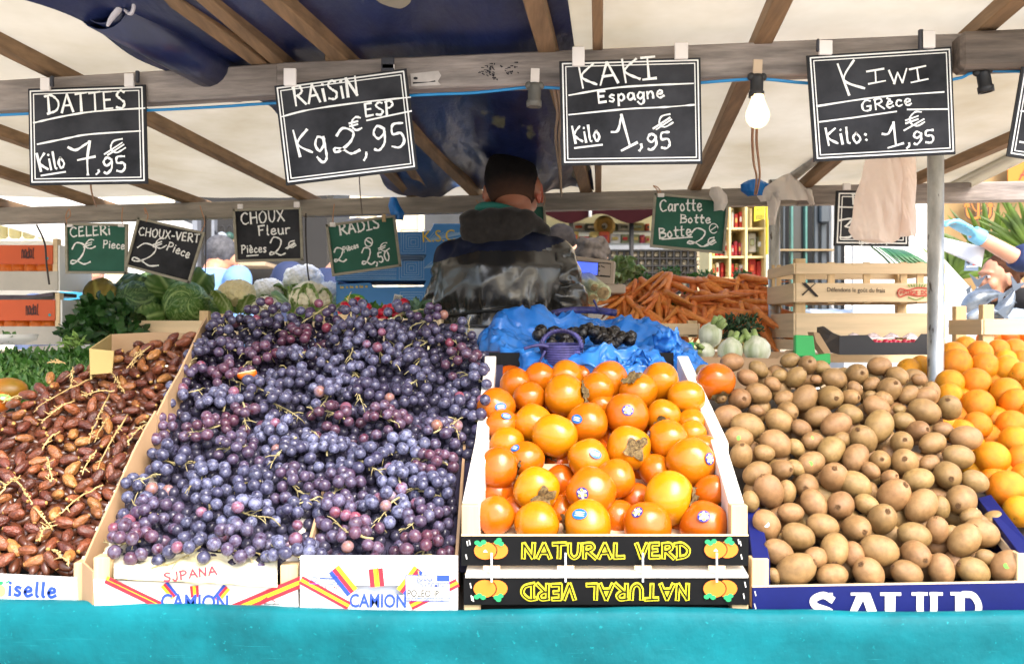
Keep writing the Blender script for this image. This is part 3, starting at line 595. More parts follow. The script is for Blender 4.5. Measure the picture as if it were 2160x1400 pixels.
banner('small dark poster with red edge beside the CELERI board', 122, 520, 138, 562, 6.8, '#5b3348', 'poster', 'poster')
banner('light turquoise crate lid standing behind the celery', 124, 615, 172, 720, 4.4, '#2f86a8', 'crate_lid', 'crate lid')
# dark shop front with bags
sh = thing('shop_front', 'dark shop front with a grey shelf of bags behind the CHOUX Fleur board', 'shop', P(540, 1000, 8))
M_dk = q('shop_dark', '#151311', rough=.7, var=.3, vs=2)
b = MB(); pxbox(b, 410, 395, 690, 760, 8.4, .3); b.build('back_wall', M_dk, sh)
b = MB(); pxbox(b, 455, 552, 560, 560, 7.9, .4); b.build('shelf', q('shelf_wood', '#a8947a', rough=.7), sh)
b = MB(); pxbox(b, 467, 505, 500, 511, 7.9, .3); b.build('shelf', MC['shelf_wood'], sh)
b = MB(); pxbox(b, 405, 450, 416, 760, 7.8, .1); pxbox(b, 446, 455, 452, 700, 7.8, .08); b.build('door_frame', q('grey_frame', '#7b7f86', rough=.4, metal=.3), sh)
def handbag(label, x, y, wd, h, Y, c):
    t = thing('handbag', label, 'bag', P(x, y, Y)); k = Y / F
    b = MB(); b.ell(P(x, y - h * .35, Y), (wd / 2 * k, .05, h * .38 * k), fn=lambda v: Vector((v.x, v.y, max(v.z, -.85)))); b.build('bag_body', q('bag' + c, c, rough=.5), t)
    b = MB(); b.tube(smooth_path([P(x - wd * .25, y - h * .6, Y), P(x - wd * .2, y - h * 1.05, Y), P(x, y - h * 1.2, Y), P(x + wd * .2, y - h * 1.05, Y), P(x + wd * .25, y - h * .6, Y)], 4), .008, 6); b.build('strap', M_dk, t)
handbag('grey handbag with a looped strap on the shelf behind', 468, 508, 22, 26, 7.8, '#8d949c'); handbag('dark green handbag beside a grey one on the shelf', 484, 508, 20, 26, 7.85, '#23443a')
handbag('white paper bag on the grey shelf behind the cauliflowers', 487, 553, 20, 24, 7.85, '#c9c9c6')
t = thing('sale_sign', 'small black sign set edge-on on the dark shop front', 'sign', P(462, 520, 7.6))
b = MB(); b.prism([P(453, 486, 7.75), P(475, 512, 7.4), P(473, 556, 7.4), P(450, 530, 7.75)], (0, .02, 0)); b.build('sign_board', M_black, t)
D = Decal(P(462, 520, 7.55), (P(475, 512, 7.4) - P(453, 486, 7.75)).cross(Vector((0, 0, 1))), lift=.006)
for i in range(4): D.line([(455 + i * .4, 506 + i * 8), (471, 524 + i * 6.5)], 2.4 if i != 1 else 5)
D.mb.build('lettering', M_chalk, t)
banner('pale green strip of awning behind the man in the navy jacket', 642, 455, 700, 476, 9.4, '#c6d8c0', 'awning', 'awning')
banner('white van side seen beside the blue boxes', 640, 480, 712, 640, 10.5, '#dcdcd8', 'van_side', 'van') if False else None
# stall with the burgundy valance
gs = thing('grocery_stall', 'grocery stall under a burgundy scalloped valance beyond the seller', 'market stall', P(1265, 1000, 8.3))
M_bur = q('burgundy_cloth', '#210609', rough=.9, spec=.1, var=.12, vs=3)
pts = []
for i in range(41):
    x = 1080 + 420 * i / 40; ph = (x - 1202) / 128
    pts.append((x, 452 + 15 * abs(math.sin(math.pi * ph / 1.0 + math.pi / 2)) ** 1.2 if False else 461 + 10 * math.cos(2 * math.pi * ph)))
b = MB(); top = [P(x, 415, 7.6) for x, y in pts]; bot = [P(x, y, 7.6) for x, y in pts]
b.add(top + bot, [(i, i + 1, 41 + i + 1, 41 + i) for i in range(40)]); b.build('valance', M_bur, gs, thick=.01)
b = MB(); b.grid(lambda u, v: P(1080 + 420 * u, 425, 7.62) + Vector((0, 1.6 * v, -.02 + .25 * v)), 4, 4); b.build('awning', M_bur, gs, thick=.01)
b = MB(); pxbox(b, 1090, 440, 1480, 640, 9.3, .05); b.build('back_sheet', q('cream_sheet', '#d9d0a4', rough=.8, var=.12, vs=3, trans=.3), gs)
b = MB(); pxbox(b, 1090, 513, 1470, 517, 8.0, .5); b.build('shelf', q('grey_counter', '#9b9c98', rough=.5), gs)
b = MB(); pxbox(b, 1090, 487, 1470, 490, 8.4, .4); b.build('shelf', MC['grey_counter'], gs)
b = MB(); pxbox(b, 1090, 517, 1400, 526, 7.95, .5); b.build('counter_front', q('white_front', '#dcdcdc', rough=.5), gs)
for x in (1205, 1332):
    p = P(x, 430, 7.7); b = MB(); b.tube([(p.x, p.y, 0), p], .018, 8); b.build('tent_pole', M_dk if x == 1332 else M_sockg, gs)
p = P(1245, 415, 7.55); b = MB(); b.tube([p, P(1245, 458, 7.55)], .012, 8); b.build('tent_pole', M_white, gs)
random.seed(3)
cols = ['#b32a22', '#c9552a', '#d8cdb2', '#8c8f6a', '#c8c6c2', '#5d5b45', '#b8a25c', '#a8303f', '#6f6a86', '#cfb46c']
desc = {'#b32a22': 'red', '#c9552a': 'orange', '#d8cdb2': 'cream', '#8c8f6a': 'olive', '#c8c6c2': 'white', '#5d5b45': 'dark olive', '#b8a25c': 'straw', '#a8303f': 'crimson', '#6f6a86': 'mauve', '#cfb46c': 'yellow'}
M_gd = {c: q('goods' + c, c, rough=.55, var=.35, vs=18) for c in cols}
def goods(x0, x1, base, hmin, hmax, Y, wmin, wmax, where, pool=cols, grp='packed goods on the stalls beyond', cat='package', name='package'):
    x = x0
    while x < x1:
        wd = random.uniform(wmin, wmax); h = random.uniform(hmin, hmax); c = random.choice(pool)
        b = MB(); pxbox(b, x, base - h, min(x + wd, x1), base, Y + random.uniform(0, .05), .12)
        pxbox(b, x + wd * .2, base - h * .7, min(x + wd * .8, x1), base - h * .35, Y - .003, .01, 1)
        tag(b.build(name, [M_gd[c], M_gd[random.choice(pool)]], bevel=.004), f'{desc[c]} printed {cat} {where}', cat, grp); x += wd + random.uniform(.5, 2.5)
goods(1172, 1196, 513, 12, 22, 8.0, 8, 14, 'low shelf of the grocery stall by the first tent pole')
goods(1208, 1330, 513, 14, 26, 8.05, 11, 22, 'on the low shelf of the grocery stall')
goods(1334, 1372, 513, 12, 24, 8.05, 9, 16, 'on the low shelf behind the Carotte board edge')
goods(1208, 1370, 487, 14, 20, 8.45, 15, 28, 'on the upper shelf of the grocery stall', ['#5d5b45', '#8c8f6a', '#c9552a', '#b8a25c', '#d8cdb2'])
b = MB(); 
for a in range(10):
    pass
b.lathe([(.05, -.03), (.09, 0), (.05, .03), (.025, 0), (.05, -.03)], P(1275, 477, 8.3), 18, rot=Matrix.Rotation(R(90), 3, 'X')); tag(b.build('wreath', q('straw_wreath', '#b98b3c', rough=.8, var=.4, vs=30)), 'straw wreath hanging over the upper shelf of the grocery stall', 'wreath')
# black pigeon-hole rack of beige tubs
rk = thing('tub_rack', 'black pigeon-hole rack of beige tubs below the white counter front', 'rack', P(1380, 1000, 7.8))
b = MB()
for x in range(1270, 1472, 15): pxbox(b, x, 527, x + 3.4, 620, 7.8, .2)
for y in (528, 545, 560, 575, 590, 605): pxbox(b, 1268, y - 1.6, 1470, y + 1.6, 7.795, .21)
pxbox(b, 1268, 527, 1470, 620, 8.05, .02); b.build('rack_frame', q('rack_black', '#17140f', rough=.6), rk)
tb = None
for r_, y in enumerate((529.8, 546.8, 561.8, 576.8, 591.8)):
    for x in range(1274, 1470, 15):
        b = MB(); pxbox(b, x + .6, y + 1, x + 10.4, y + 11.6, 7.83 + random.uniform(0, .03), .15); pxbox(b, x + 1.2, y + 2, x + 9.8, y + 4, 7.82, .02); b.build('tub', q('beige_tub', '#b3a488', rough=.6, var=.3, vs=9, rnd=.25), rk, bevel=.006)
# wooden shelf unit with red and yellow goods
su = thing('shelf_unit', 'pale wooden shelf unit of red and yellow goods by the second pole', 'shelf unit', P(1585, 1000, 5.6))
M_shw = q('pale_shelf_wood', '#cdbb84', rough=.7, var=.1, vs=4)
b = MB()
for x, x1 in ((1496, 1502), (1538, 1542), (1572, 1577), (1613, 1617)): pxbox(b, x, 418, x1, 760, 5.6, .3)
for y in (422, 480, 540, 585, 640, 700): pxbox(b, 1496, y, 1616, y + 4, 5.61, .3)
pxbox(b, 1496, 418, 1617, 760, 5.92, .02); b.build('frame', M_shw, su)
b = MB(); pxbox(b, 1617.5, 418, 1622.5, 536, 5.55, .03); b.build('upright_tape', q('yellow_strip', '#d6c21e', rough=.5), su)
b = MB(); pxbox(b, 1617, 537, 1623, 760, 5.55, .03); b.build('upright_post', q('pale_strip', '#cfcfb8', rough=.5), su)
for base in (480, 540, 585, 640):  # plain boxes standing in for red bottles and jars
    goods(1503, 1538, base, 26, 38 if base != 585 else 32, 5.66, 5, 9, f'in place of a bottle on the shelf unit, at its {"top" if base == 480 else "second" if base == 540 else "third" if base == 585 else "lowest"} tier', ['#b32a22', '#a8303f', '#d8cdb2', '#b8a25c', '#b32a22'], 'goods on the wooden shelf unit', 'package', 'package')
    goods(1543, 1572, base, 24, 36 if base != 585 else 30, 5.66, 5, 9, f'in place of a bottle, middle bay of the shelf unit, {"top" if base == 480 else "second" if base == 540 else "third" if base == 585 else "lowest"} tier', ['#b32a22', '#c8c6c2', '#b8a25c', '#a8303f'], 'goods on the wooden shelf unit', 'package', 'package')
t = thing('price_sheet', 'bright yellow price sheet fixed on the top of the shelf unit', 'notice', P(1600, 470, 5.5))
b = MB(); b.prism([P(1592, 430, 5.55), P(1614, 425, 5.55), P(1613, 462, 5.55), P(1591, 467, 5.55)], (0, .006, 0)); b.build('sheet', q('yellow_paper', '#e0cc12', rough=.6, var=.04), t)
D = Decal((0, 5.55, 0), lift=.003)
D.line([(1595, 443), (1611, 439)], 1.6)
for i in range(6): D.line([(1595 + i * 3, 452), (1595.4 + i * 3, 463)], 1.4)
D.mb.build('lettering', M_black, t)
goods(1579, 1613, 532, 30, 42, 5.68, 11, 18, 'grey glass jar bay of the shelf unit', ['#8c8f6a', '#c8c6c2'], 'goods on the wooden shelf unit', 'jar', 'jar')
goods(1579, 1613, 585, 34, 40, 5.68, 15, 18, 'in the red bay of the shelf unit', ['#c9552a', '#b32a22'], 'goods on the wooden shelf unit', 'bag', 'package')
# dark glazed kiosk
kk = thing('glass_kiosk', 'dark glazed kiosk with steel uprights behind the stacked wooden crates', 'kiosk', P(1715, 1000, 6.4))
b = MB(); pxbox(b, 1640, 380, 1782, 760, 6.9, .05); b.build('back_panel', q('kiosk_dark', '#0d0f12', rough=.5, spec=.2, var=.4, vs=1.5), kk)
M_kst = q('kiosk_steel', '#3f464c', rough=.4, metal=.3, var=.1); M_kgl = q('kiosk_green_edge', '#44716a', rough=.2)
for x, wd, m in ((1644, 4, M_kst), (1654, 5, M_kst), (1671, 5, M_kgl), (1701, 5, M_kgl), (1722, 8, M_kst), (1738, 12, M_kst), (1757, 6, M_white), (1770, 8, M_kst)):
    b = MB(); pxbox(b, x - wd / 2, 380, x + wd / 2, 760, 6.4 + .02 * (x % 3), .05); b.build('upright', m, kk, bevel=.004)
b = MB(); pxbox(b, 1730, 425, 1752, 470, 6.36, .06); b.build('latch', M_kst, kk, bevel=.01)
b = MB(); pxbox(b, 1645, 525, 1760, 529, 6.38, .05); b.build('rail', q('brass_rail', '#7d6a4a', rough=.4), kk)
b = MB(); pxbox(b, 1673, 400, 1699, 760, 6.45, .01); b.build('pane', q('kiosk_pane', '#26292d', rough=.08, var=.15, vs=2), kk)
b = MB(); b.box((P(1940, 0, 10).x, 10.6, 1.8), (2.6, .3, 3.6)); tag(b.build('white_screen', q('white_wall', '#e4e4e0', rough=.7, var=.03)), 'white boarded screen behind the fish counter', 'screen')
# tan awning with a gold anchor
aw = thing('tan_awning', 'tan canvas stall front painted with a gold anchor, behind the palms', 'stall front', P(2080, 1000, 7.2))
M_tan = q('tan_canvas', '#93774c', rough=.8, var=.12, vs=2.2, bump=.3, bs=12)
b = MB(); b.grid(lambda u, v: P(1975 + 520 * u, 345 + 330 * v, 7.2) + Vector((0, .02 * math.sin(u * 30), 0)), 40, 4); b.build('canvas_front', M_tan, aw, thick=.01)
b = MB(); b.prism([P(2126, 300, 7.1), P(2500, 300, 7.1), P(2500, 396, 7.1), P(2126, 396, 7.1)], (0, .01, 0)); b.build('orange_panel', q('orange_panel', '#b8700f', rough=.6, var=.05), aw)
D = Decal((0, 7.1, 0), lift=.004); D.line([(2150, 379), (2168, 345), (2178, 379)], 3); D.line([(2153, 369), (2176, 369)], 3); D.mb.build('lettering', q('red_paint', '#b3261a', rough=.5), aw)
D = Decal((0, 7.15, 0), lift=.012)
for mi, wd, ly in ((0, 11, 0), (1, 5.5, 1)):
    D.line([(2062, 395), (2062, 445), (2062, 460)], wd, mi, ly); D.line([(2062, 459), (2050, 461), (2040, 454), (2038, 437)], wd, mi, ly, True); D.line([(2062, 459), (2074, 462), (2086, 455), (2087, 437)], wd, mi, ly, True)
    for s, x in ((-1, 2038), (1, 2087)): 
        D.poly([(x, 417), (x - 9 + (2 if mi else 0), 437), (x + 9 - (2 if mi else 0), 437)], mi, ly + 2)
    D.line([(2046, 425), (2052, 440), (2057, 446)], wd * .5, mi, ly, True); D.line([(2079, 425), (2074, 438), (2068, 446)], wd * .5, mi, ly, True)
D.mb.build('anchor_emblem', [q('anchor_outline', '#3a1705', rough=.6), q('anchor_gold', '#a8660a', rough=.45)], aw)
# palms
M_palm = q('palm_leaf', '#3f5a1c', rough=.45, var=.45, vs=6, col2='#6d8a2c', trans=.25)
def palm(label, px, py, Y, n, spread, L):
    t = thing('palm_plant', label, 'plant', P(px, py, Y)); o = P(px, py, Y); b = MB()
    for i in range(n):
        a = R(-spread + 2 * spread * (i + random.uniform(-.3, .3)) / (n - 1)); l = L * random.uniform(.75, 1.1); dy = random.uniform(-.25, .25)
        d = Vector((math.sin(a), dy, math.cos(a))); sdv = Vector((math.cos(a), 0, -math.sin(a)))
        pts = [o + d * l * f + Vector((0, 0, -.12 * l * f * f)) for f in (0, .25, .5, .75, 1)]; wd = [.004, .017, .02, .012, .001]
        vs = []
        for p, k in zip(pts, wd): vs += [p - sdv * k + Vector((0, .006, .004)), p + Vector((0, 0, -.003)), p + sdv * k + Vector((0, .006, .004))]
        b.add(vs, [(3 * j + c, 3 * j + c + 1, 3 * j + c + 4, 3 * j + c + 3) for j in range(4) for c in (0, 1)], 0, True)
    b.build('fronds', M_palm, t)
    b = MB(); b.tube([(o.x, o.y, 0), (o.x, o.y, o.z)], [.05, .035], 8); b.build('trunk', q('palm_trunk', '#5d4a33', rough=.9, var=.4, vs=20), t)
random.seed(5)
palm('fan palm with upright blades under the gold anchor', 2092, 560, 6.3, 26, 55, .46); palm('second fan palm at the frame edge right of the anchor', 2185, 540, 6.1, 26, 60, .5); palm('broad low palm below the white paper', 2010, 590, 6.2, 24, 75, .3)
# fish counter beyond the crates
fc = thing('fish_counter', 'white fish counter heaped with crushed ice beyond the crates', 'counter', P(2060, 1000, 4.6))
M_ice = q('crushed_ice', '#a9b3ba', rough=.35, var=.08, vs=30, bump=.9, bs=60)
b = MB(); b.grid(lambda u, v: (lambda p: (p.x, p.y, p.z + .012 * noise.noise(p * 20)))(P(1780 + 560 * u, 700 - 48 * v, 4.3) + Vector((0, .6 * v, .0))), 70, 24); b.build('ice', M_ice, fc, thick=.03)
b = MB(); pxbox(b, 1780, 690, 2340, 800, 4.25, .9); b.build('cabinet', q('cool_white', '#b4b8bc', rough=.5), fc)
b = MB(); b.prism([P(1800, 480, 4.7), P(1990, 545, 4.7), P(2050, 610, 4.7), P(2056, 690, 4.7), P(1800, 690, 4.7)], (0, .03, 0)); b.build('sloping_board', M_white, fc)
M_fish = q('fish_skin', '#55606c', rough=.25, var=.35, vs=14, col2='#97a1ab', spec=.8)
M_fish.node_tree.nodes['Principled BSDF'].inputs['Metallic'].default_value = .35
def fish(label, pts, Y, r):
    t = thing('fish', label, 'fish', P(*pts[0], Y)); sp = smooth_path([P(x, y, Y) for x, y in pts], 6); n = len(sp)
    b = MB(); b.tube(sp, [r * max(.12, math.sin(math.pi * min(.97, (.10 + .9 * i / (n - 1)) ** .8))) for i in range(n)], 14); b.build('body', M_fish, t)
    d = (sp[-1] - sp[-3]).normalized(); u = Vector((-d.z, 0, d.x)); e = sp[-1]
    b = MB(); b.prism([e - d * .01, e + d * .055 + u * .04, e + d * .03, e + d * .055 - u * .04], (0, .004, 0)); b.build('tail_fin', q('fin_grey', '#4d5968', rough=.35, var=.2), t)
    m = sp[n // 2]; b = MB(); b.prism([m + u * r * .8 - d * .03, m + u * r * 1.5 + d * .03, m + u * r * .7 + d * .05], (0, .004, 0)); b.build('back_fin', MC['fin_grey'], t)
fish('silver fish with its tail curled up behind the larger one', [(2036, 648), (2050, 634), (2060, 618), (2062, 604)], 4.4, .026)
fish('large silver fish lying across the ice', [(2034, 654), (2056, 634), (2086, 622), (2118, 620)], 4.25, .04)
fish('silver fish standing on its head with its tail raised high', [(2096, 672), (2114, 654), (2130, 634), (2140, 612)], 4.15, .032)
fish('small silver fish at the crate end of the ice', [(2040, 672), (2062, 662), (2086, 656), (2106, 657)], 4.1, .024)
t = thing('price_card', 'small grey blue price card standing over the ice', 'price card', P(2050, 560, 4.5))
b = MB(); b.prism([P(2038, 546, 4.5), P(2066, 546, 4.5), P(2063, 571, 4.5), P(2034, 571, 4.5)], (0, .006, 0)); b.build('card', q('card_blue', '#66788c', rough=.5), t)
D = Decal((0, 4.5, 0), lift=.003)
D.line([(2041, 552), (2062, 551)], 3.4, 0, 0, False, .5); D.line([(2052, 558), (2062, 557)], 3, 0); D.line([(2039, 563), (2060, 562)], 2.2, 1); D.line([(2039, 552), (2044, 556)], 3, 2)
D.mb.build('lettering', [MC['red_paint'], M_chalk, M_black], t)
# leek leaves hanging over the white counter
M_leek = q('leek_green', '#2f5e35', rough=.4, var=.35, vs=10, trans=.15)
for i in range(8):
    b = MB(); x = 1838 + i * 9; b.tube(smooth_path([P(x, 520 + i, 3.9 + .02 * i), P(x + 22, 538, 3.9), P(x + 40 + 3 * i, 556 + i, 3.88), P(x + 62, 575, 3.86)], 4), [.011] * 10 + [.009, .005, .002], 6, flat=.25)
    tag(b.build('leek', M_leek), 'long green leek leaf drooping behind the upper wooden crate', 'leek', 'leeks behind the wooden crates')
# ------------------------------------------------------------------ people
M_skin = mat('skin', '#b57f62', rough=.5, var=.12, vs=12, sss=.1, bump=.1, bs=120)
M_skin2 = mat('skin_pale', '#c9967c', rough=.5, var=.1, vs=12, sss=.1)
def hand_shapes(b, wrist, d, up, k=1.0, curl=.5):
    """palm, four unequal fingers and a thumb from the side of the palm"""
    d = d.normalized(); s = d.cross(up).normalized(); u = s.cross(d)
    b.tube([wrist - d * .02 * k, wrist + d * .03 * k, wrist + d * .085 * k], [.026 * k, .036 * k, .036 * k], 10, flat=.5)
    for j, (o, l) in enumerate(((-.030, .066), (-.010, .076), (.010, .070), (.029, .055))):
        a = wrist + d * .085 * k + s * o * k; dd = d
        pts = [a - d * .02 * k, a]
        for q_ in range(3):
            dd = (Matrix.Rotation(-curl * .55, 3, s) @ dd); pts.append(pts[-1] + dd * l * k / 3)
        b.tube(pts, [.0095 * k, .0095 * k, .009 * k, .0082 * k, .006 * k], 8)
    a = wrist + d * .03 * k - s * .03 * k; td = (d * .6 - s * .75 - u * .3).normalized()
    b.tube([a + s * .01 * k, a + td * .03 * k, a + (td + d * .35).normalized() * .062 * k], [.013 * k, .011 * k, .008 * k], 8)
def head_shapes(b, c, rot, k=1.0):
    e = lambda p, r: b.ell(c + rot @ (Vector(p) * k), tuple(x * k for x in r), rot)
    e((0, .012, .02), (.076, .094, .098)); e((0, -.03, -.055), (.056, .062, .066)); e((0, -.088, -.01), (.014, .02, .022)); e((0, -.078, .01), (.011, .014, .03))
    e((0, -.072, .03), (.05, .022, .014)); e((0, -.078, -.052), (.024, .016, .013)); e((0, -.072, -.095), (.022, .02, .018))
    for s in (-1, 1): e((s * .077, .01, -.01), (.012, .022, .034)); e((s * .04, -.06, -.03), (.025, .03, .03))
def face(t, c, rot, k=1.0):
    b = MB()
    for s in (-1, 1): b.ell(c + rot @ (Vector((s * .031, -.079, .008)) * k), (.0125 * k, .008 * k, .0075 * k), rot, 12, 8); b.ell(c + rot @ (Vector((s * .031, -.0865, .008)) * k), (.0055 * k, .002 * k, .0055 * k), rot, 10, 6, mi=1)
    b.build('eyes', [M_white, M_edge], t)
    b = MB(); b.ell(c + rot @ (Vector((0, -.094, -.054)) * k), (.021 * k, .005 * k, .0065 * k), rot, 12, 6); b.build('mouth', mat('lips', '#9c5148', rough=.5), t)
def hair_shapes(b, c, rot, k, style):
    e = lambda p, r: b.ell(c + rot @ (Vector(p) * k), tuple(x * k for x in r), rot)
    e((0, .028, .045), (.082, .09, .088))
    if style in ('long', 'bun'): e((0, .055, -.02), (.08, .065, .1))
    if style == 'long': e((0, .07, -.12), (.085, .05, .11))
    if style == 'bun': e((0, .13, .03), (.035, .035, .035))
    if style == 'curly':
        random.seed(9)
        for i in range(30): a = random.uniform(0, 6.3); z = random.uniform(-.05, .13); rr = .08 * math.sqrt(max(.1, 1 - (z / .15) ** 2)); y = math.sin(a) * rr * 1.1 + .03; e((math.cos(a) * rr, max(y, -.045), z), (.026, .026, .024))
def figure(label, at, yaw, topc, hair, style='short', arms=None, k=1.0, skin=None, lower='#2c2f38', lean=0, tilt=0, hands=True, group=None, hd=0):
    """a standing person facing -Y before yaw; arms: ((shoulder, elbow, wrist), ...) in local metres"""
    t = thing('person', label, 'person', at, (0, 0, yaw), group); m = wmat(t); skin = skin or M_skin2
    arms = arms or (((-.19, 0, 1.40), (-.25, .03, 1.13), (-.2, -.16, .98)), ((.19, 0, 1.40), (.25, .03, 1.13), (.2, -.16, .98)))
    hr = Matrix.Rotation(tilt, 3, 'X'); hc = Vector((0, -.03 - lean - hd * .5, 1.60 - hd)) 
    L_ = lambda z: -lean * max(0, (z - .95) / .65)
    b = MB(); head_shapes(b, hc, hr)
    b.tube([(0, .01 + L_(1.4), 1.36), (0, .0 - lean * .9, 1.46), (0, -.01 - lean - hd * .4, 1.55 - hd * .8)], [.075, .056, .056], 12)
    b.loft([((0, 0, .84), .15, .11), ((0, L_(1.05), 1.05), .14, .10), ((0, L_(1.25), 1.25), .165, .115), ((0, L_(1.38), 1.38), .16, .10), ((0, L_(1.44), 1.44), .07, .06)], 20)
    for s in (-1, 1): b.tube([(s * .09, 0, .9), (s * .1, -.01, .48), (s * .1, .01, .08)], [.085, .058, .042], 12); b.tube([(s * .1, .04, .04), (s * .11, -.16, .03)], [.042, .035], 8, flat=.8)
    for A in arms:
        a = [Vector(p) for p in A]; b.tube([a[0], a[1], a[2]], [.048, .04, .028], 10)
        if hands: hand_shapes(b, a[2], a[2] - a[1], Vector((0, 0, 1)))
    o = blob(b, .0075, 2); o.build('body', skin, t, world=False)
    face_m = MB()
    for v in (0,): pass
    fb_ = bpy.data.objects.new  # faces are placed in local space
    b2 = MB()
    for s in (-1, 1): b2.ell(hc + hr @ Vector((s * .031, -.079, .008)), (.0125, .008, .0075), hr, 12, 8); b2.ell(hc + hr @ Vector((s * .031, -.0865, .008)), (.0055, .002, .0055), hr, 10, 6, mi=1)
    b2.build('eyes', [M_white, M_edge], t, world=False)
    b2 = MB(); b2.ell(hc + hr @ Vector((0, -.094, -.054)), (.021, .005, .0065), hr, 12, 6); b2.build('mouth', mat('lips', '#9c5148', rough=.5), t, world=False)
    b = MB(); hair_shapes(b, hc, hr, 1, style); o = blob(b, .009, 1, lambda v, n: v + n * .004 * noise.noise(v * 55)); o.build('hair', mat('hair' + hair, hair, rough=.75, spec=.12, var=.45, vs=40, bump=.6, bs=90), t, world=False)
    b = MB()
    b.loft([((0, 0, .80), .175, .13), ((0, L_(1.0), 1.0), .168, .125), ((0, L_(1.25), 1.25), .19, .14), ((0, L_(1.38), 1.38), .185, .118), ((0, L_(1.455), 1.455), .085, .075)], 24)
    for A in arms:
        a = [Vector(p) for p in A]; w_ = a[1].lerp(a[2], A_sl.get(label, .85)); b.tube([a[0] + Vector((0, 0, 0)), a[1], w_], [.07, .06, .05], 12); b.ell(a[0], (.075, .075, .07))
    o = blob(b, .011, 3, lambda v, n: v + n * .008 * noise.noise(Vector((v.x * 9, v.y * 9, v.z * 14))))
    o.build('jacket', mat('cloth' + topc, topc, rough=.75, var=.15, vs=6, bump=.3, bs=70), t, world=False)
    b = MB(); b.loft([((0, 0, .78), .16, .12), ((0, 0, .93), .165, .122)], 20)
    for s in (-1, 1): b.tube([(s * .09, 0, .86), (s * .1, -.01, .48), (s * .1, .01, .1)], [.1, .075, .065], 12)
    o = blob(b, .014, 2); o.build('trousers', mat('cloth' + lower, lower, rough=.8, var=.15), t, world=False)
    return t
A_sl = {}
def stand(px, ptop, Y, k=1.72): # feet so that the top of the head shows at that pixel
    p = P(px, ptop, Y); return (p.x, Y, p.z - k)
def std(label, px, ptop, Y, yaw, *a, **k):
    p = P(px, ptop, Y); t = figure(label, (p.x, Y, 0), yaw, *a, **k); s = p.z / (1.725 - k.get('hd', 0)); t.scale = (s, s, s); return t
std('grey-haired old man in a pale blue shirt behind the crooked CHOUX-VERT board', 432, 492, 5.9, R(165), '#6d93c4', '#4c4c4f', lean=.1, hd=.09, skin=M_skin)
std('person in a navy padded jacket leaning behind the white cauliflowers', 606, 458, 4.6, R(105), '#1f2b4d', '#3e3f44', lean=.26, hd=.06, skin=M_skin)
std('dark-haired customer whose head shows over the shoulder of the seller', 1182, 474, 5.6, R(165), '#3a3d45', '#1e1a18')
std('customer with curly grey hair behind the weighing scale', 1247, 504, 5.2, R(150), '#4b4740', '#39332d', 'curly')
std('passer-by in a grey blue coat behind the orange boxes', 96, 512, 5.0, R(100), '#4d5a78', '#5a4a3d', lean=.15)
std('woman in a black coat with brown hair tied back beyond the fish', 2196, 540, 5.6, R(-75), '#0d0c0c', '#3a2214', 'bun', lean=.2, hd=.1, skin=M_skin, arms=(((-.19, -.1, 1.47), (-.25, -.1, 1.18), (-.2, -.3, 1.05)), ((.19, -.1, 1.47), (.25, -.1, 1.18), (.2, -.3, 1.05))))
A_sl['fishmonger in a navy pullover reaching in from the frame edge with a pale blue glove'] = .12
sh_ = P(2420, 500, 4.1); FI = (Matrix.Translation((sh_.x, 4.3, 0)) @ Matrix.Rotation(R(-90), 4, 'Z')).inverted(); WR, EL, SH = [tuple(FI @ P(*p)) for p in ((2052, 492, 4.12), (2150, 548, 4.16), (2300, 500, 4.28))]
fm = figure('fishmonger in a navy pullover reaching in from the frame edge with a pale blue glove', (sh_.x, 4.3, 0), R(-90), '#16264f', '#3b2b20', arms=((SH, EL, WR), ((.19, 0, 1.40), (.25, -.08, 1.15), (.2, -.26, 1.1))), lean=.05)
m = wmat(fm); b = MB()
wr = Vector(WR); el = Vector(EL); hand_shapes(b, wr, wr - el, Vector((0, 0, 1)), 1.12, .7); b.tube([wr - (wr - el).normalized() * .05, wr], [.036, .034], 12)
o = blob(b, .005, 2); o.build('glove', mat('glove_blue', '#6fb2d6', rough=.4, var=.08), fm, world=False)
pa = fm.matrix_basis @ (wr + Vector((0, -.1, 0)))
b = MB(); b.grid(lambda u, v: P(1986 + 92 * u - 8 * v, 500 + 22 * u + 24 * v + 30 * u * v * .6, 4.2 + .03 * math.sin(u * 5)), 10, 6)
tag(b.build('paper_sheet', mat('white_paper', '#e2e4ea', rough=.7, var=.02, trans=.2), thick=.001), 'sheet of white paper held in the gloved hand', 'paper')
# ---- the seller seen from behind
S = thing('person', 'seller with short dark hair seen from behind in a shiny black jacket with a hood', 'person', P(1060, 1290, 2.9) * 1)
S.location = (P(1060, 700, 2.9).x, 2.9, 0)
HC = P(1081, 398, 2.93); HR = Matrix.Rotation(R(180), 3, 'Z') @ Matrix.Rotation(R(14), 3, 'X') @ Matrix.Rotation(R(6), 3, 'Y')
HR = Matrix.Rotation(R(-10), 3, 'Z') @ HR
b = MB(); head_shapes(b, HC, HR, .98)
nk = P(1075, 470, 2.90)
b.tube([nk + Vector((0, -.02, -.05)), nk, HC + Vector((.005, .0, -.05))], [.075, .058, .058], 14)
sk = lambda px, py, Y: P(px, py, Y)
b.loft([(P(1052, 800, 2.86), .15, .11), (P(1055, 650, 2.85), .155, .11), (P(1062, 540, 2.87), .17, .11), (P(1068, 490, 2.9), .08, .07)], 20)
LA = (P(980, 560, 2.88), P(945, 655, 2.91), P(985, 700, 3.2)); RA = (P(1138, 550, 2.88), P(1184, 640, 2.91), P(1180, 672, 3.2))
for A in (LA, RA): b.tube(A, [.038, .03, .026], 10); hand_shapes(b, A[2], A[2] - A[1], Vector((0, 0, 1)), 1, .8)
hipz = .92
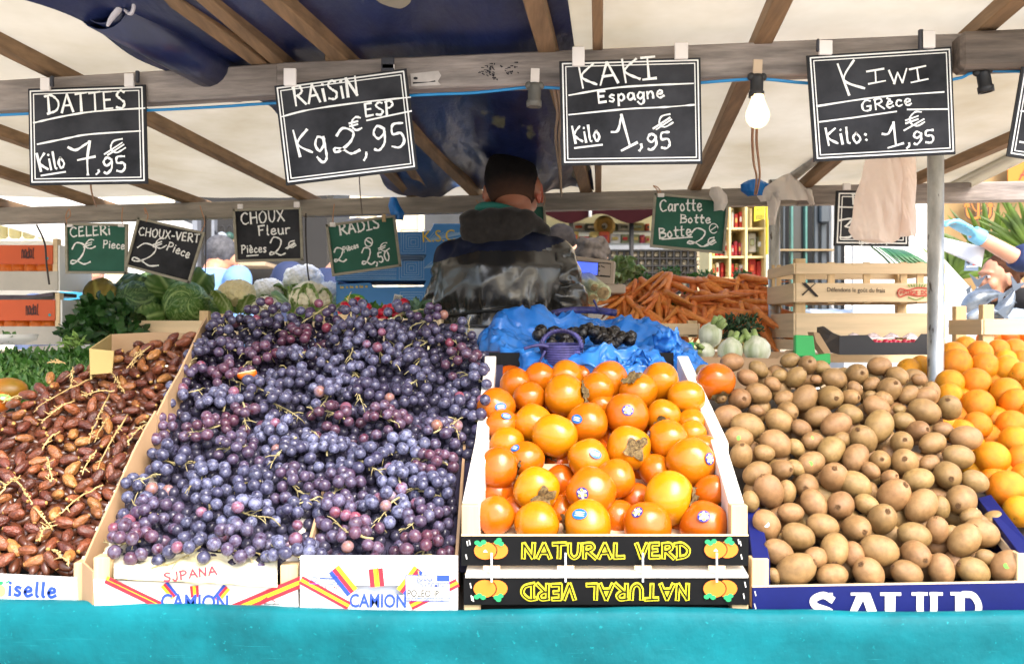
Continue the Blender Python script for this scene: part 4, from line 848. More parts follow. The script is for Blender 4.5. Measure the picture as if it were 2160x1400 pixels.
for s in (-1, 1): b.tube([(S.location.x + s * .09, 2.87, .9), (S.location.x + s * .1, 2.88, .48), (S.location.x + s * .1, 2.86, .08)], [.085, .058, .042], 12); b.tube([(S.location.x + s * .1, 2.84, .04), (S.location.x + s * .11, 3.04, .03)], [.042, .035], 8)
b.loft([((S.location.x, 2.87, .84), .15, .11), ((S.location.x, 2.86, 1.12), .145, .105), (tuple(P(1055, 650, 2.85)), .155, .11)], 20)
o = blob(b, .007, 2); o.build('body', mat('skin_seller', '#9a6349', rough=.5, var=.12, vs=12, sss=.1, bump=.1, bs=120), S)
# short hair with a fade
M_hair = vein_mat('cropped_black_hair', '#100d0c', '#4d3528', rough=.8, trans=0, bump=.7, bs=220); M_hair.node_tree.nodes['Principled BSDF'].inputs['Specular IOR Level'].default_value = .15
b = MB(); b.ell(HC + HR @ Vector((0, .013, .022)), (.0785, .0965, .1005), HR, 72, 60); vv = []; att = []
for v in b.v:
    v = Vector(v); l = HR.inverted() @ (v - HC); nz = noise.noise(v * 60); d = .0015 * noise.noise(v * 160); edge = -.052 if l.y > -.02 else -.052 + .09 * min(1, (-.02 - l.y) / .05)
    att.append(max(0, min(1, (edge + .062 - l.z + .006 * nz) / .06)) ** 1.3 if l.y > -.02 else max(0, min(1, (edge + .03 - l.z) / .03)))
    if l.z < edge: d -= .009
    vv.append(v + (v - HC).normalized() * d)
o = MB(); o.add(vv, b.f, 0, True); o = o.build('hair', M_hair, S); av = o.data.attributes.new('vein', 'FLOAT', 'POINT'); av.data.foreach_set('value', att)
for s in (-1, 1): b = MB(); b.ell(HC + HR @ Vector((s * .075, .004, -.028)), (.01, .018, .029), HR, 14, 10); b.tube(smooth_path([HC + HR @ Vector((s * .084, .0 + .015 * math.cos(a * .8), -.026 + .027 * math.sin(a * .8))) for a in range(7)], 3), .0042, 6); b.build('ear', mat('ear_skin', '#a8563f', rough=.5, var=.15, vs=20, sss=.2), S)
# jacket
def ring(cx, py, hw, hd, Y): p = P(cx, py, Y); return (tuple(p), hw / F * Y, hd)
def pp(v): return 1080 + v.x / v.y * F, 700 - (v.z - CZ) / v.y * F
M_nyl = [mat('shiny_black_nylon', '#272624', rough=.24, var=.25, vs=12, spec=.8, bump=.3, bs=45), mat('navy_yoke', '#161c33', rough=.65, var=.2, vs=20, spec=.2)]
def yoke(px): return 552 - (px - 918) * .25 if px < 1010 else 529 if px < 1140 else 529 - (px - 1140) * .4
def garment(o):
    for i, f in enumerate(o.f):
        px, py = pp(sum((Vector(o.v[k]) for k in f), Vector()) / len(f))
        if py < yoke(px): o.m[i] = 1
b = MB()
b.loft([ring(1045, 900, 128, .145, 2.86), ring(1047, 780, 134, .15, 2.86), ring(1048, 715, 139, .152, 2.85), ring(1047, 680, 134, .144, 2.85), ring(1046, 655, 127, .135, 2.85), ring(1048, 635, 132, .143, 2.85), ring(1052, 600, 138, .153, 2.86), ring(1056, 565, 133, .15, 2.86), ring(1060, 535, 118, .135, 2.88), ring(1063, 510, 98, .115, 2.9), ring(1068, 485, 70, .085, 2.91), ring(1072, 465, 56, .07, 2.92)], 40)
b.ell(P(962, 553, 2.88), (.066, .08, .062)); b.ell(P(1166, 543, 2.885), (.064, .08, .06)); b.ell(P(1010, 530, 2.87), (.08, .1, .05)); b.ell(P(1115, 525, 2.87), (.08, .1, .05))
def jackfn(v, n):
    px, py = pp(v)
    d = .005 * noise.noise(Vector((v.x * 9, v.y * 9, v.z * 8)))
    if py > 522:
        fo = noise.noise(Vector((v.x * 24 + v.z * 5, 3, v.z * 4.5))); d += .008 * fo + .006 * (1 - 2 * abs(noise.noise(Vector((v.x * 15 - v.z * 9, 1, v.z * 7)))))
        d += .011 * math.exp(-((py - 650) / 32) ** 2) * noise.noise(Vector((v.x * 70, v.y * 40, v.z * 9)))
    else: d += .003
    return v + n * d
o = blob(b, .0065, 3, jackfn); garment(o); o.build('jacket', M_nyl, S)
for side in (0, 1):
    b = MB()
    if side == 0: b.tube(smooth_path([P(966, 556, 2.87), P(957, 606, 2.865), P(942, 662, 2.89), P(955, 702, 3.0), P(990, 712, 3.16)], 4), [.062 + .008 * math.sin(i * .22 + .6) for i in range(17)], 20)
    else: b.tube(smooth_path([P(1160, 545, 2.87), P(1172, 580, 2.855), P(1180, 604, 2.86), P(1188, 640, 2.87), P(1192, 668, 2.97), P(1180, 680, 3.16)], 4), [.058, .062, .065, .067, .069, .07, .068, .064, .059, .064, .069, .071, .07, .067, .063, .06, .058, .056, .054, .052, .05], 20)
    def slfn(v, n, side=side):
        px, py = pp(v); d = .007 * (1 - 2 * abs(noise.noise(Vector((v.x * 16 + v.z * 10, v.y * 10, v.z * 24))))) + .004 * noise.noise(Vector((v.x * 40, v.y * 30, v.z * 60)))
        if side: d -= .006 * math.exp(-((py - 606 + (px - 1180) * .12) / 3.5) ** 2)
        return v + n * d
    o = blob(b, .006, 2, slfn); garment(o); o.build('sleeve', M_nyl, S)
b = MB(); b.tube(smooth_path([P(922, 668, 2.78), P(960, 664, 2.735), P(1010, 657, 2.71), P(1060, 652, 2.708), P(1110, 646, 2.725), P(1140, 642, 2.75)], 5), .0042, 6); b.build('waist_cord', mat('waist_cord', '#0b0b0b', rough=.4), S)
b = MB()
for px, py, Y, rx, ry, rz in ((998, 467, 2.83, .04, .05, .034), (998, 490, 2.81, .034, .04, .03), (1018, 500, 2.795, .042, .035, .028), (1046, 488, 2.79, .05, .035, .036), (1076, 478, 2.79, .05, .035, .038), (1104, 470, 2.80, .042, .04, .033), (1126, 474, 2.825, .03, .045, .022), (1034, 467, 2.81, .055, .05, .034), (1074, 462, 2.82, .05, .05, .03), (1140, 484, 2.85, .03, .05, .018)): b.ell(P(px, py, Y), (rx, ry, rz))
c0 = P(1066, 470, 2.9)
b.tube([c0 + Vector((.088 * math.cos(a), .085 * math.sin(a), .008 * math.sin(a) - .008 * math.cos(a))) for a in [6.283 * i / 20 for i in range(21)]], .024, 10)
o = blob(b, .0065, 4, lambda v, n: v + n * (.004 * noise.noise(v * 20) + .006 * (1 - 2 * abs(noise.noise(Vector((v.x * 9 + v.z * 22, v.y * 5, v.z * 9))))))); o.build('hood', mat('charcoal_fleece', '#33302e', rough=.95, var=.2, vs=60, bump=.4, bs=200, sheen=.2, spec=.1), S)
b = MB(); c0 = P(1056, 452, 2.9)
pts = [c0 + Vector((.066 * math.cos(a), .06 * math.sin(a), -.012 * math.sin(a) - .014 * math.cos(a))) for a in [2 * math.pi * i / 24 for i in range(25)]]
b.tube(pts, .011, 8, flat=1.3); b.build('collar', mat('sea_green_collar', '#2d7f72', rough=.8, var=.1, bump=.3, bs=150), S)
b = MB(); b.loft([((S.location.x, 2.87, .78), .16, .12), ((S.location.x, 2.87, 1.0), .165, .125)], 20)
for s in (-1, 1): b.tube([(S.location.x + s * .09, 2.87, .86), (S.location.x + s * .1, 2.88, .48), (S.location.x + s * .1, 2.86, .1)], [.1, .075, .065], 12)
o = blob(b, .014, 2); o.build('trousers', mat('cloth#2c2f38', '#2c2f38', rough=.8, var=.15), S)
# ------------------------------------------------------------------ back counter, vegetables, boxes
bc = thing('back_counter', 'plank counter behind the seller carrying the vegetables', 'counter', (0, 3.6, 0))
b = MB(); b.box((-.3, 3.62, CZ - .085), (4.4, .72, .03)); b.build('countertop', M_pale, bc)
for X in (-2.3, -.3, 1.7): b = MB(); b.box((X, 3.62, (CZ - .1) / 2), (.06, .6, CZ - .1)); b.build('leg', M_palez, bc)
def slat_crate(label, x0, x1, ybot, ytop, Y, dep, slats, m=M_pale, posts=True, cat='crate', name='wooden_crate', post_top=None, gap=.0, group=None, pw=.03):
    """open wooden crate; slats: list of (ylo, yhi) pixel rows of the front boards, repeated on the back and sides"""
    t = thing(name, label, cat, P((x0 + x1) / 2, ybot, Y), group=group); a = P(x0, ybot, Y); c = P(x1, ytop, Y); W = c.x - a.x; k = Y / F
    for i, (yl, yh) in enumerate(slats):
        zl = CZ + (700 - yl) * k; zh = CZ + (700 - yh) * k
        for yy in (Y + .003, Y + dep - .003):
            b = MB(); b.box(((a.x + c.x) / 2, yy, (zl + zh) / 2), (W, .006, zh - zl)); b.build('slat', m, t, bevel=.001)
        for xx in (a.x - .004, c.x + .004):
            b = MB(); b.box((xx, Y + dep / 2, (zl + zh) / 2), (.006, dep - .002, zh - zl)); b.build('slat', M_paley, t, bevel=.001)
    pt = CZ + (700 - (post_top if post_top is not None else ytop)) * k
    for xx in (a.x + pw / 2, c.x - pw / 2):
        for yy in (Y + .02, Y + dep - .02):
            b = MB(); b.box((xx, yy, (a.z + pt) / 2), (pw, .026, pt - a.z)); b.build('corner_post', M_palez, t, bevel=.0015)
    b = MB(); b.box(((a.x + c.x) / 2, Y + dep / 2, a.z + .006), (W - .002, dep - .014, .005)); b.build('base_board', M_pale, t)
    return t
# clementine boxes at the left end
M_org = mat('orange_board', '#c4511d', rough=.55, var=.06); M_greyw = mat('grey_wood', '#b3ada2', rough=.7, var=.1)
M_clem = mat('clementine_skin', '#e07414', rough=.4, var=.12, vs=8, bump=.3, bs=120, rnd=.1)
mbs = MB(); mbs.ell((0, 0, 0), (1, 1, .86), None, 24, 14); clem_mesh = mbs.mesh('clementine', [M_clem])
def clem_box(label, x0, x1, yt, yb, yfr, ywb, Y, lx, ly):
    """yt..yb orange board, gap with fruit down to yfr, then grey board down to ywb"""
    t = thing('clementine_box', label, 'fruit box', P((x0 + x1) / 2, ywb, Y)); dep = .26
    def bx(n, m, a0, y0, a1, y1, off=0, th=.008):
        b = MB(); pxbox(b, a0, y0, a1, y1, Y + off, th); return b.build(n, m, t, bevel=.001)
    o = bx('front_board', M_org, x0, yt, x1 - 10, yb); bx('side_post', M_pale, x1 - 10, yt - 14, x1, ywb, .004, .03); bx('front_board', M_greyw, x0, yfr, x1 + 1, ywb, .002)
    bx('back_board', M_greyw, x0, yt, x1, ywb, dep)
    a = P(x1, ywb, Y); c = P(x1, yt, Y); b = MB(); b.box((a.x + .003, Y + dep / 2, (a.z + c.z) / 2), (.006, dep - .01, c.z - a.z)); b.build('side_board', M_white, t)
    b = MB(); a0 = P(x0, yfr + 12, Y); b.box(((a0.x + a.x) / 2, Y + dep / 2, a0.z), (a.x - a0.x - .004, dep - .02, .006)); b.build('base_board', M_greyw, t)
    D = Decal((0, Y, 0), lift=.0016)
    for i, ch in enumerate('nadal'):
        D.chalk(ch, (lx + i * 5.6, ly), (lx + i * 5.6 + 4.4, ly), 22 if ch in 'dl' else 30, 2.2, 0, 0, .3)
    D.ellipse(x1 - 21, yb - 12, 3, 3, 1); D.mb.build('lettering', [mat('dark_print', '#4a1d12', rough=.6), mat('teal_print', '#2e8c93')], t)
    for i in range(5):
        p = P(x0 + 10 + i * 27 + random.uniform(-3, 3), (yb + yfr) / 2, Y); o = inst('clementine', clem_mesh, (p.x, Y + .055 + random.uniform(0, .012), p.z - .004), rquat(), .031)
        tag(o, f'clementine in the gap of the {"upper" if yt < 560 else "lower"} orange box', 'clementine', f'clementines in the {"upper" if yt < 560 else "lower"} orange box')
clem_box('upper orange clementine box at the end of the counter', -40, 121, 517, 557, 572, 612, 3.28, 46, 545)
clem_box('lower orange clementine box below the other', -30, 126, 632, 676, 688, 727, 3.27, 55, 664)
b = MB(); b.prism([P(-20, 622, 3.3), P(70, 622, 3.3), P(112, 616, 3.3), P(112, 624, 3.3), P(20, 631, 3.3), P(-20, 631, 3.3)], (0, .18, 0)); tag(b.build('film_sheet', mat('dark_film', '#4b3a44', rough=.25, var=.4, vs=14)), 'dark plastic film folded between the two orange boxes', 'film')
# ---- leaves
def leaf_patch(b, att, base, d, up, L, W, cup=.5, curl=.3, nu=10, nv=12, crink=.006, seed=0, ruffle=.0):
    """a cupped leaf with branching veins; att collects vein strength per vertex"""
    d = d.normalized(); s = d.cross(up).normalized(); n = s.cross(d); vs = []; fs = []; W2 = nu + 1
    for j in range(nv + 1):
        v = j / nv; w = W * (math.sin(math.pi * min(1, .12 + .8 * v)) ** .6)
        for i in range(nu + 1):
            u = i / nu * 2 - 1
            p = base + d * (L * v) + s * (u * w / 2)
            h = -cup * W * .5 * (u * u) - curl * L * v * v
            cr = crink * noise.noise(Vector((u * 5 + seed, v * 7, seed * 1.7))) + ruffle * abs(u) * v * math.sin(v * 22 + seed + u * 5)
            vs.append(p + n * (h + cr))
            vein = max(0, 1 - abs(u) * 14 * (1 - .5 * v)); ph = ((v - abs(u) * .45) * 6.5) % 1; vein = max(vein, (1 - abs(ph - .5) * 5.5) * .75 if abs(ph - .5) < .18 else 0)
            att.append(min(1, max(0, vein)))
    for j in range(nv):
        for i in range(nu): fs.append((j * W2 + i, j * W2 + i + 1, (j + 1) * W2 + i + 1, (j + 1) * W2 + i))
    b.add(vs, fs, 0, True)
def setvein(o, att):
    a = o.data.attributes.new('vein', 'FLOAT', 'POINT'); a.data.foreach_set('value', att)
M_savoy = vein_mat('savoy_leaf', '#486f2c', '#a9c47c'); M_savoyd = vein_mat('savoy_leaf_dark', '#2b4c26', '#7d9c5c'); M_caul = vein_mat('cauliflower_leaf', '#6f9040', '#cfdca6', rough=.4)
def leaf(name, m, parent, *a, **k):
    b = MB(); att = []; leaf_patch(b, att, *a, **k); o = b.build(name, m, parent, thick=.0015); setvein(o, att); return o
def savoy(label, px, py, rpx, Y, m, ax=(.1, -.9, .35), nleaf=6, seed=0):
    c = P(px, py, Y); r = rpx / F * Y; t = thing('savoy_cabbage', label, 'cabbage', c); ax = Vector(ax).normalized(); s = ax.orthogonal().normalized()
    b = MB(); att = []; vs = []
    nu, nv = 110, 64; rot = ax.to_track_quat('Z', 'X').to_matrix()
    for j in range(nv + 1):
        ph = math.pi * j / nv
        for i in range(nu):
            th = 2 * math.pi * i / nu; v = Vector((math.sin(ph) * math.cos(th), math.sin(ph) * math.sin(th), math.cos(ph)))
            # veins fan away from a rib on each of three wrapped leaves
            net = max(0, 1 - abs(noise.noise(v * 5.5 + Vector((seed * 3, 0, 0)))) * 9) * .75; sec = (th + .9 * math.sin(ph * 1.4 + seed)) / (2 * math.pi / 3) % 1; u = abs(sec - .5) * 2; vein = max(0, 1 - u * 9)
            f = (ph / math.pi * 5 + u * 2.2) % 1; vein = max(vein, max(0, 1 - abs(f - .5) * 10) * .6, net)
            rr = 1 + .03 * noise.noise(v * 3 + Vector((seed, 0, 0))) - .025 * vein + .035 * noise.noise(v * 9)
            vs.append(c + rot @ Vector((v.x * r * rr, v.y * r * rr, v.z * r * .9 * rr))); att.append(vein)
    fs = [(j * nu + i, j * nu + (i + 1) % nu, (j + 1) * nu + (i + 1) % nu, (j + 1) * nu + i) for j in range(nv) for i in range(nu)]
    b.add(vs, fs, 0, True); o = b.build('head', m, t); setvein(o, att)
    for i in range(nleaf):
        a = 2 * math.pi * i / nleaf + seed; d = (s * math.cos(a) + ax.cross(s) * math.sin(a)); base = c - ax * r * .75 + d * r * .5
        leaf('outer_leaf', m, t, base, (d * .75 + ax * .75), d, r * 1.35, r * 1.5, cup=-.5, curl=-.35, seed=seed + i, ruffle=.008, crink=.01)
    return t
savoy('round savoy cabbage with a net of pale veins at the crate front', 292, 640, 50, 3.45, M_savoyd, (-.3, -.9, .3), 5, 1)
savoy('paler round savoy cabbage beside the cauliflowers', 392, 640, 48, 3.42, M_savoy, (.5, -.8, .25), 5, 2.2)
savoy('savoy cabbage half hidden under the crooked CHOUX-VERT board', 366, 600, 46, 3.6, M_savoy, (.2, -.5, .85), 5, 3.1)
savoy('dark savoy cabbage with yellowing open outer leaves by the celery', 238, 630, 34, 3.55, M_savoyd, (-.4, -.6, .6), 8, 4.4)
for i, (x, y, dx, dz) in enumerate(((222, 650, -.3, .9), (262, 640, .35, .9), (210, 668, -.8, .5))):
    o = leaf('cabbage_leaf', M_savoyd if i != 0 else vein_mat('yellow_leaf', '#7a6a1e', '#a8a04a'), None, P(x, y + 22, 3.42), Vector((dx, -.1, dz)), Vector((0, -1, .2)), .14, .13, cup=.3, curl=.25, seed=i * 3, ruffle=.01)
    tag(o, ('yellowing cabbage leaf standing up by the celery', 'big dark cabbage leaf standing beside the round savoy', 'dark cabbage leaf leaning over the celery')[i], 'leaf')
slat_crate('low wooden crate of savoy cabbages behind the dates', 238, 438, 712, 672, 3.25, .3, [(706, 676)], post_top=655)
def florets(b, c, r, n, seed, squash=.8):
    random.seed(seed)
    for i in range(n):
        z = 1 - 1.25 * (i + .5) / n; a = i * 2.39996; rr = math.sqrt(max(0, 1 - z * z)); v = Vector((rr * math.cos(a), rr * math.sin(a), z))
        k = r * random.uniform(.17, .26); b.ell(c + Vector((v.x * r, v.y * r, v.z * r * squash)) * random.uniform(.88, 1), (k, k, k * .9), None, 10, 7, fn=lambda q_: q_ * (1 + .14 * noise.noise(q_ * 3.5 + v * 9)))
    b.ell(c, (r * .93, r * .93, r * squash * .9))
def cauliflower(label, px, py, rpx, Y, nleaf, curdc='#d9cfae', seed=1, front=False, leafup=.55):
    c = P(px, py, Y); r = rpx / F * Y; t = thing('cauliflower', label, 'cauliflower', c - Vector((0, 0, r)))
    b = MB(); florets(b, c, r * .88, 130, seed); b.build('curd', mat('curd' + curdc, curdc, rough=.75, var=.1, vs=14, bump=.6, bs=160), t)
    for i in range(nleaf):
        a = 2 * math.pi * (i + .3 * math.sin(seed + i)) / nleaf + seed; d = Vector((math.cos(a), math.sin(a), 0)); 
        leaf('leaf', M_caul, t, c + d * r * .55 + Vector((0, 0, -r * .95)), d * (.55 if not (front and d.y < 0) else .3) + Vector((0, 0, 1.0)), d, r * (1.5 * leafup + .55) * random.uniform(.8, 1.15), r * 1.0, cup=-.35, curl=-.3 if not (front and d.y < 0) else .1, seed=seed * 3 + i, ruffle=.006)
cauliflower('creamy cauliflower with loose green leaves beside the savoy cabbage', 500, 622, 40, 3.42, 7, '#e3d7ac', 1)
cauliflower('small white cauliflower low between two others', 560, 652, 32, 3.4, 6, '#ece8d6', 2, leafup=.2)
cauliflower('bright white cauliflower behind the small one', 566, 616, 36, 3.62, 6, '#f4f3ee', 3, leafup=.3)
cauliflower('tall white cauliflower at the top of the pile', 640, 592, 42, 3.62, 7, '#f4f3ee', 4, leafup=.3)
cauliflower('cauliflower wrapped in big green leaves below the tall white one', 655, 632, 46, 3.42, 9, '#ece6cc', 5, True, .75)
cauliflower('white cauliflower next to the blue boxes', 695, 622, 34, 3.6, 6, '#f2f0e8', 6, leafup=.3)
slat_crate('wooden crate under the cauliflowers', 455, 700, 715, 676, 3.24, .32, [(708, 678)], post_top=662)
# ---- leafy heaps
def sprigs(name, label, cat, cloud, n, size, m, kind=None, parent=None, stems=None, seed=0, elong=2.0, tri=False):
    random.seed(seed); b = MB()
    for i in range(n):
        p, nn = cloud(); L = size * random.uniform(.6, 1.3); d = Vector((random.gauss(0, 1), random.gauss(0, 1), random.gauss(.2, .8))).normalized()
        s = d.cross(nn + Vector((random.gauss(0, .4), random.gauss(0, .4), random.gauss(0, .4))))
        if s.length < .05: continue
        s = s.normalized(); h = s.cross(d) * L * .12; w_ = L / elong
        pts = [p, p + d * L * .35 + s * w_ * .5 - h, p + d * L * .75 + s * w_ * .35 - h, p + d * L, p + d * L * .75 - s * w_ * .35 - h, p + d * L * .35 - s * w_ * .5 - h]
        b.add(pts + [p + d * L * .5], [(0, 1, 6), (1, 2, 6), (2, 3, 6), (3, 4, 6), (4, 5, 6), (5, 0, 6)], 0, True)
    o = b.build(name, m, parent); return tag(o, label, cat, kind=kind) if parent is None else o
M_celery = mat('celery_leaf', '#2b5020', rough=.4, var=.45, vs=20, trans=.2); M_herb = mat('herb_leaf', '#3c742c', rough=.42, var=.45, vs=25, col2='#5c8a3a', trans=.2)
M_parsley = mat('carrot_top_leaf', '#3c6b2b', rough=.5, var=.4, vs=30, trans=.25)
def ballcloud(px, py, rx, ry, Y, dep=.08):
    c = P(px, py, Y); k = Y / F
    def f():
        v = Vector((random.gauss(0, 1), random.gauss(0, 1), random.gauss(0, 1))).normalized() * random.uniform(.55, 1.05)
        return c + Vector((v.x * rx * k, v.y * dep, v.z * ry * k)), v
    return f
for i, (x, y, rx, ry, n, lab) in enumerate(((218, 668, 52, 40, 420, 'leafy head of dark green celery beside the savoy cabbages'), (182, 702, 42, 26, 260, 'celery leaves spilling low toward the date box'), (270, 700, 40, 14, 120, 'dark celery leaves trailing along the cabbage crate'))):
    t = thing('celery', lab, 'celery', P(x, y, 3.2)); sprigs('leaves', None, None, ballcloud(x, y, rx, ry, 3.2, .09), n, .034, M_celery, parent=t, seed=i + 20, elong=1.25)
    b = MB(); [b.tube([P(x + random.uniform(-20, 20), y + ry, 3.22), P(x + random.uniform(-30, 30), y - ry * .6, 3.2)], [.008, .003], 6) for _ in range(9)]; b.build('stalks', mat('celery_stalk', '#6d8f3d', rough=.4), t)
# blue fruit boxes behind the seller
M_bbox = mat('blue_printed_board', '#3f86cc', rough=.5, var=.08, vs=5); M_bline = mat('pale_blue_print', '#8fb6dc', rough=.5, var=.03); M_yel = mat('yellow_print', '#dfc23a', rough=.5, var=.03); M_grn = mat('green_print', '#4b9a3c', rough=.5, var=.03)
def blue_box(label, x0, x1, yt, yb, Y, words):
    dep = .36; t = thing('blue_fruit_box', label, 'fruit box', P((x0 + x1) / 2, yb, Y)); k = Y / F
    fr = [(x0, yb), (x0, yt + 6), (x0 + 70, yt + 2), (x0 + 78, yt + 12), (x1 - 92, yt + 10), (x1 - 84, yt - 6), (x1, yt - 6), (x1, yb)]
    b = MB(); b.prism([P(x, y, Y) for x, y in fr], (0, .006, 0)); b.build('front_panel', M_bbox, t)
    b = MB(); b.prism([P(x, y, Y + dep) for x, y in fr], (0, .006, 0)); b.build('back_panel', M_bbox, t)
    for x in (x0, x1):
        a = P(x, yb, Y); c = P(x, yt, Y); b = MB(); b.box((a.x, Y + dep / 2 + .003, (a.z + c.z) / 2), (.006, dep - .008, c.z - a.z)); b.build('side_panel', M_bbox, t)
    a = P(x0, yb, Y); c = P(x1, yb, Y); b = MB(); b.box(((a.x + c.x) / 2, Y + dep / 2, a.z + .004), (c.x - a.x - .01, dep - .01, .006)); b.build('base_panel', M_bbox, t)
    D = Decal((0, Y, 0), lift=.001)
    for sx in (x0 + 160, ):
        for i in range(5):
            w_ = 5 + i * 5.2; cy = yb - 26
            D.line([(sx - w_, cy - w_), (sx + w_, cy - w_), (sx + w_, cy + w_ * .9), (sx - w_, cy + w_ * .9), (sx - w_, cy - w_)], 1.5)
        for i in range(12):
            a_ = R(-8 - i * 6.5); D.line([(sx + 26, yb - 26), (min(x1 - 4, sx + 26 + 95 * math.cos(a_)), max(yt + 12, yb - 26 + 95 * math.sin(a_)))], 1.3)
    for i in range(6): D.line([(x0 + 4, yb - 4 - i * 4.2), (x0 + 128, yb - 4 - i * 4.2 + (i % 2))], 1.2)
    if words == 'ksc': D.text('K.S.C', (x1 - 108, yb - 26), (x1 - 40, yb - 29), 24, 1, 2)
    if words == 'jaffa':
        D.ellipse(x0 + 38, yb - 37, 22, 11.5, 2, 1, 28, 0); D.text('Jaffa', (x0 + 20, yb - 31), (x0 + 57, yb - 32), 12, 1, 3, .02); D.chalk('lava lava lava', (x0 + 8, yt + 14), (x0 + 66, yt + 12), 5, 1.6, 1, 2)
        D.poly([(x0 + 122, yb - 48), (x0 + 139, yb - 45), (x0 + 136, yb - 28), (x0 + 119, yb - 31)], 3, 2)
        for i in range(5): D.line([(x0 + 124 + i * 2.6, yb - 44 + i * .5), (x0 + 122.5 + i * 2.6, yb - 35 + i * .5)], 1.1, 4, 4)
    D.mb.build('print', [M_bline, M_yel, M_grn, M_white, M_edge], t)
blue_box('lowest blue fruit box, with a green oval badge, behind the grapes', 710, 985, 594, 668, 3.42, 'jaffa')
blue_box('middle blue fruit box of the stack beside the seller', 708, 985, 540, 592, 3.44, '')
blue_box('topmost blue fruit box with yellow initials beside the seller', 712, 1000, 478, 537, 3.46, 'ksc')
# radishes
M_rad = mat('radish_skin', '#b3142e', rough=.35, var=.2, vs=12, rnd=.15); M_radw = mat('radish_tail', '#d9c7bd', rough=.5)
b = MB(); b.ell((0, 0, 0), (1, 1, 1.15), None, 14, 10); b.tube([(0, 0, -1.05), (.1, 0, -1.9), (.3, .1, -2.6)], [.16, .07, .02], 6, mi=1); rad_mesh = b.mesh('radish', [M_rad, M_radw])
random.seed(12)
for i, (x, y, lab) in enumerate(((745, 640, 'bunch of red radishes at the grape heap edge nearest the cauliflowers'), (785, 652, 'bunch of red radishes in the middle, behind the grapes'), (832, 644, 'bunch of red radishes nearest the seller'))):
    t = thing('radish_bunch', lab, 'radishes', P(x, y + 20, 2.75))
    for k in range(9):
        p = P(x + random.uniform(-24, 24), y + random.uniform(-6, 22), 2.72 + random.uniform(0, .06)); inst('radish', rad_mesh, p - t.location, Vector((random.uniform(-1, 1), -.5, random.uniform(-1, .3))).to_track_quat('-Z', 'Y'), random.uniform(.011, .014), t)
    sprigs('leaves', None, None, ballcloud(x + 22, y + 14, 26, 14, 2.86, .05), 60, .03, M_herb, parent=t, seed=i)
slat_crate('wooden crate of radishes hidden behind the top of the grapes', 712, 925, 730, 668, 2.66, .2, [(730, 672)], post_top=662)
t = thing('radish_leaves', 'bunch of green leaves between the radishes and the black sleeve', 'leaves', P(880, 665, 2.7)); sprigs('leaves', None, None, ballcloud(882, 655, 22, 18, 2.72, .05), 130, .026, mat('grey_green_leaf', '#4d6b50', rough=.5, var=.4, vs=20, trans=.2), parent=t, seed=31)
# scale
t = thing('weighing_scale', 'beige weighing scale with a blue display beside the seller', 'scale', P(1265, 600, 3.3))
b = MB(); q4 = [(1205, 538), (1300, 551), (1296, 603), (1200, 597)]; b.prism([P(x, y, 3.3) for x, y in q4], (0, .07, 0)); b.build('housing', mat('beige_housing', '#b9aa9c', rough=.5, var=.06), t, bevel=.006)
D = Decal((0, 3.3, 0), lift=.002); D.poly([(1212, 551), (1262, 555), (1261, 580), (1211, 577)], 0, 0); D.mb.build('display', mat('blue_screen', '#3350c8', rough=.2, var=.1, emis=.5), t)
D = Decal((0, 3.3, 0), lift=.002); D.line([(1208, 550), (1288, 556), (1287, 584), (1208, 579)], 2); D.line([(1262, 556), (1261, 583)], 2); D.ellipse(1264, 562, 1.6, 1.6); D.ellipse(1264, 571, 1.6, 1.6); D.line([(1268, 561), (1275, 564)], 2); D.line([(1266, 581), (1286, 583)], 2); D.mb.build('bezel_line', M_edge, t)
b = MB(); b.box(P(1250, 612, 3.34), (.2, .2, .03)); b.build('base', MC['beige_housing'], t, bevel=.004)
def lettuce(label, px, py, rpx, Y, seed):
    c = P(px, py, Y); r = rpx / F * Y; t = thing('lettuce', label, 'lettuce', c)
    m = vein_mat('lettuce_leaf', '#8fae72', '#cfdcb8', trans=.25)
    for i in range(14):
        a = i * 2.4 + seed; e = .25 + .7 * (i % 5) / 4; d = Vector((math.cos(a) * (1 - e * .6), math.sin(a) * (1 - e * .6), e)).normalized()
        leaf('leaf', m, t, c - Vector((0, 0, r * .7)), d, Vector((d.x, d.y, .3)), r * 1.7, r * 1.3, cup=-.4, curl=-.25, seed=seed + i, ruffle=.015, crink=.01)
lettuce('pale crinkled lettuce behind the weighing scale', 1300, 566, 36, 3.5, 2)
# leek and fennel
M_leekw = mat('leek_white', '#b9c78f', rough=.4, var=.25, vs=10, stretch=(20, 20, 2), col2='#dfe0c0'); M_root = mat('root_fuzz', '#b89f78', rough=.9, var=.3, vs=60)
random.seed(6)
for i, (x, y, x1, y1) in enumerate(((1272, 617, 1238, 590), (1254, 606, 1226, 584), (1250, 630, 1226, 606))):
    t = thing('leek', ('thick leek with its cut root end toward the shopper', 'thin leek behind the thick one', 'leek lowest beside the blue bag')[i], 'leek', P(x, y, 3.1))
    r = (.026, .016, .02)[i]; p, e = P(x, y, 3.08), P(x1, y1, 3.32); b = MB(); b.tube([p, p.lerp(e, .4), e], [r, r * .95, r * 1.1], 16); b.build('stem', M_leekw, t)
    d = (p - e).normalized(); b = MB(); b.ell(p, (r * .75, r * .3, r * .75)); 
    for k in range(16): a = random.uniform(0, 6.28); q_ = p + Vector((math.cos(a), 0, math.sin(a))) * r * random.uniform(.1, .7); b.tube([q_, q_ + d * .02 + Vector((random.uniform(-.01, .01), 0, random.uniform(-.012, .004)))], [.0014, .0005], 4)
    b.build('roots', M_root, t)
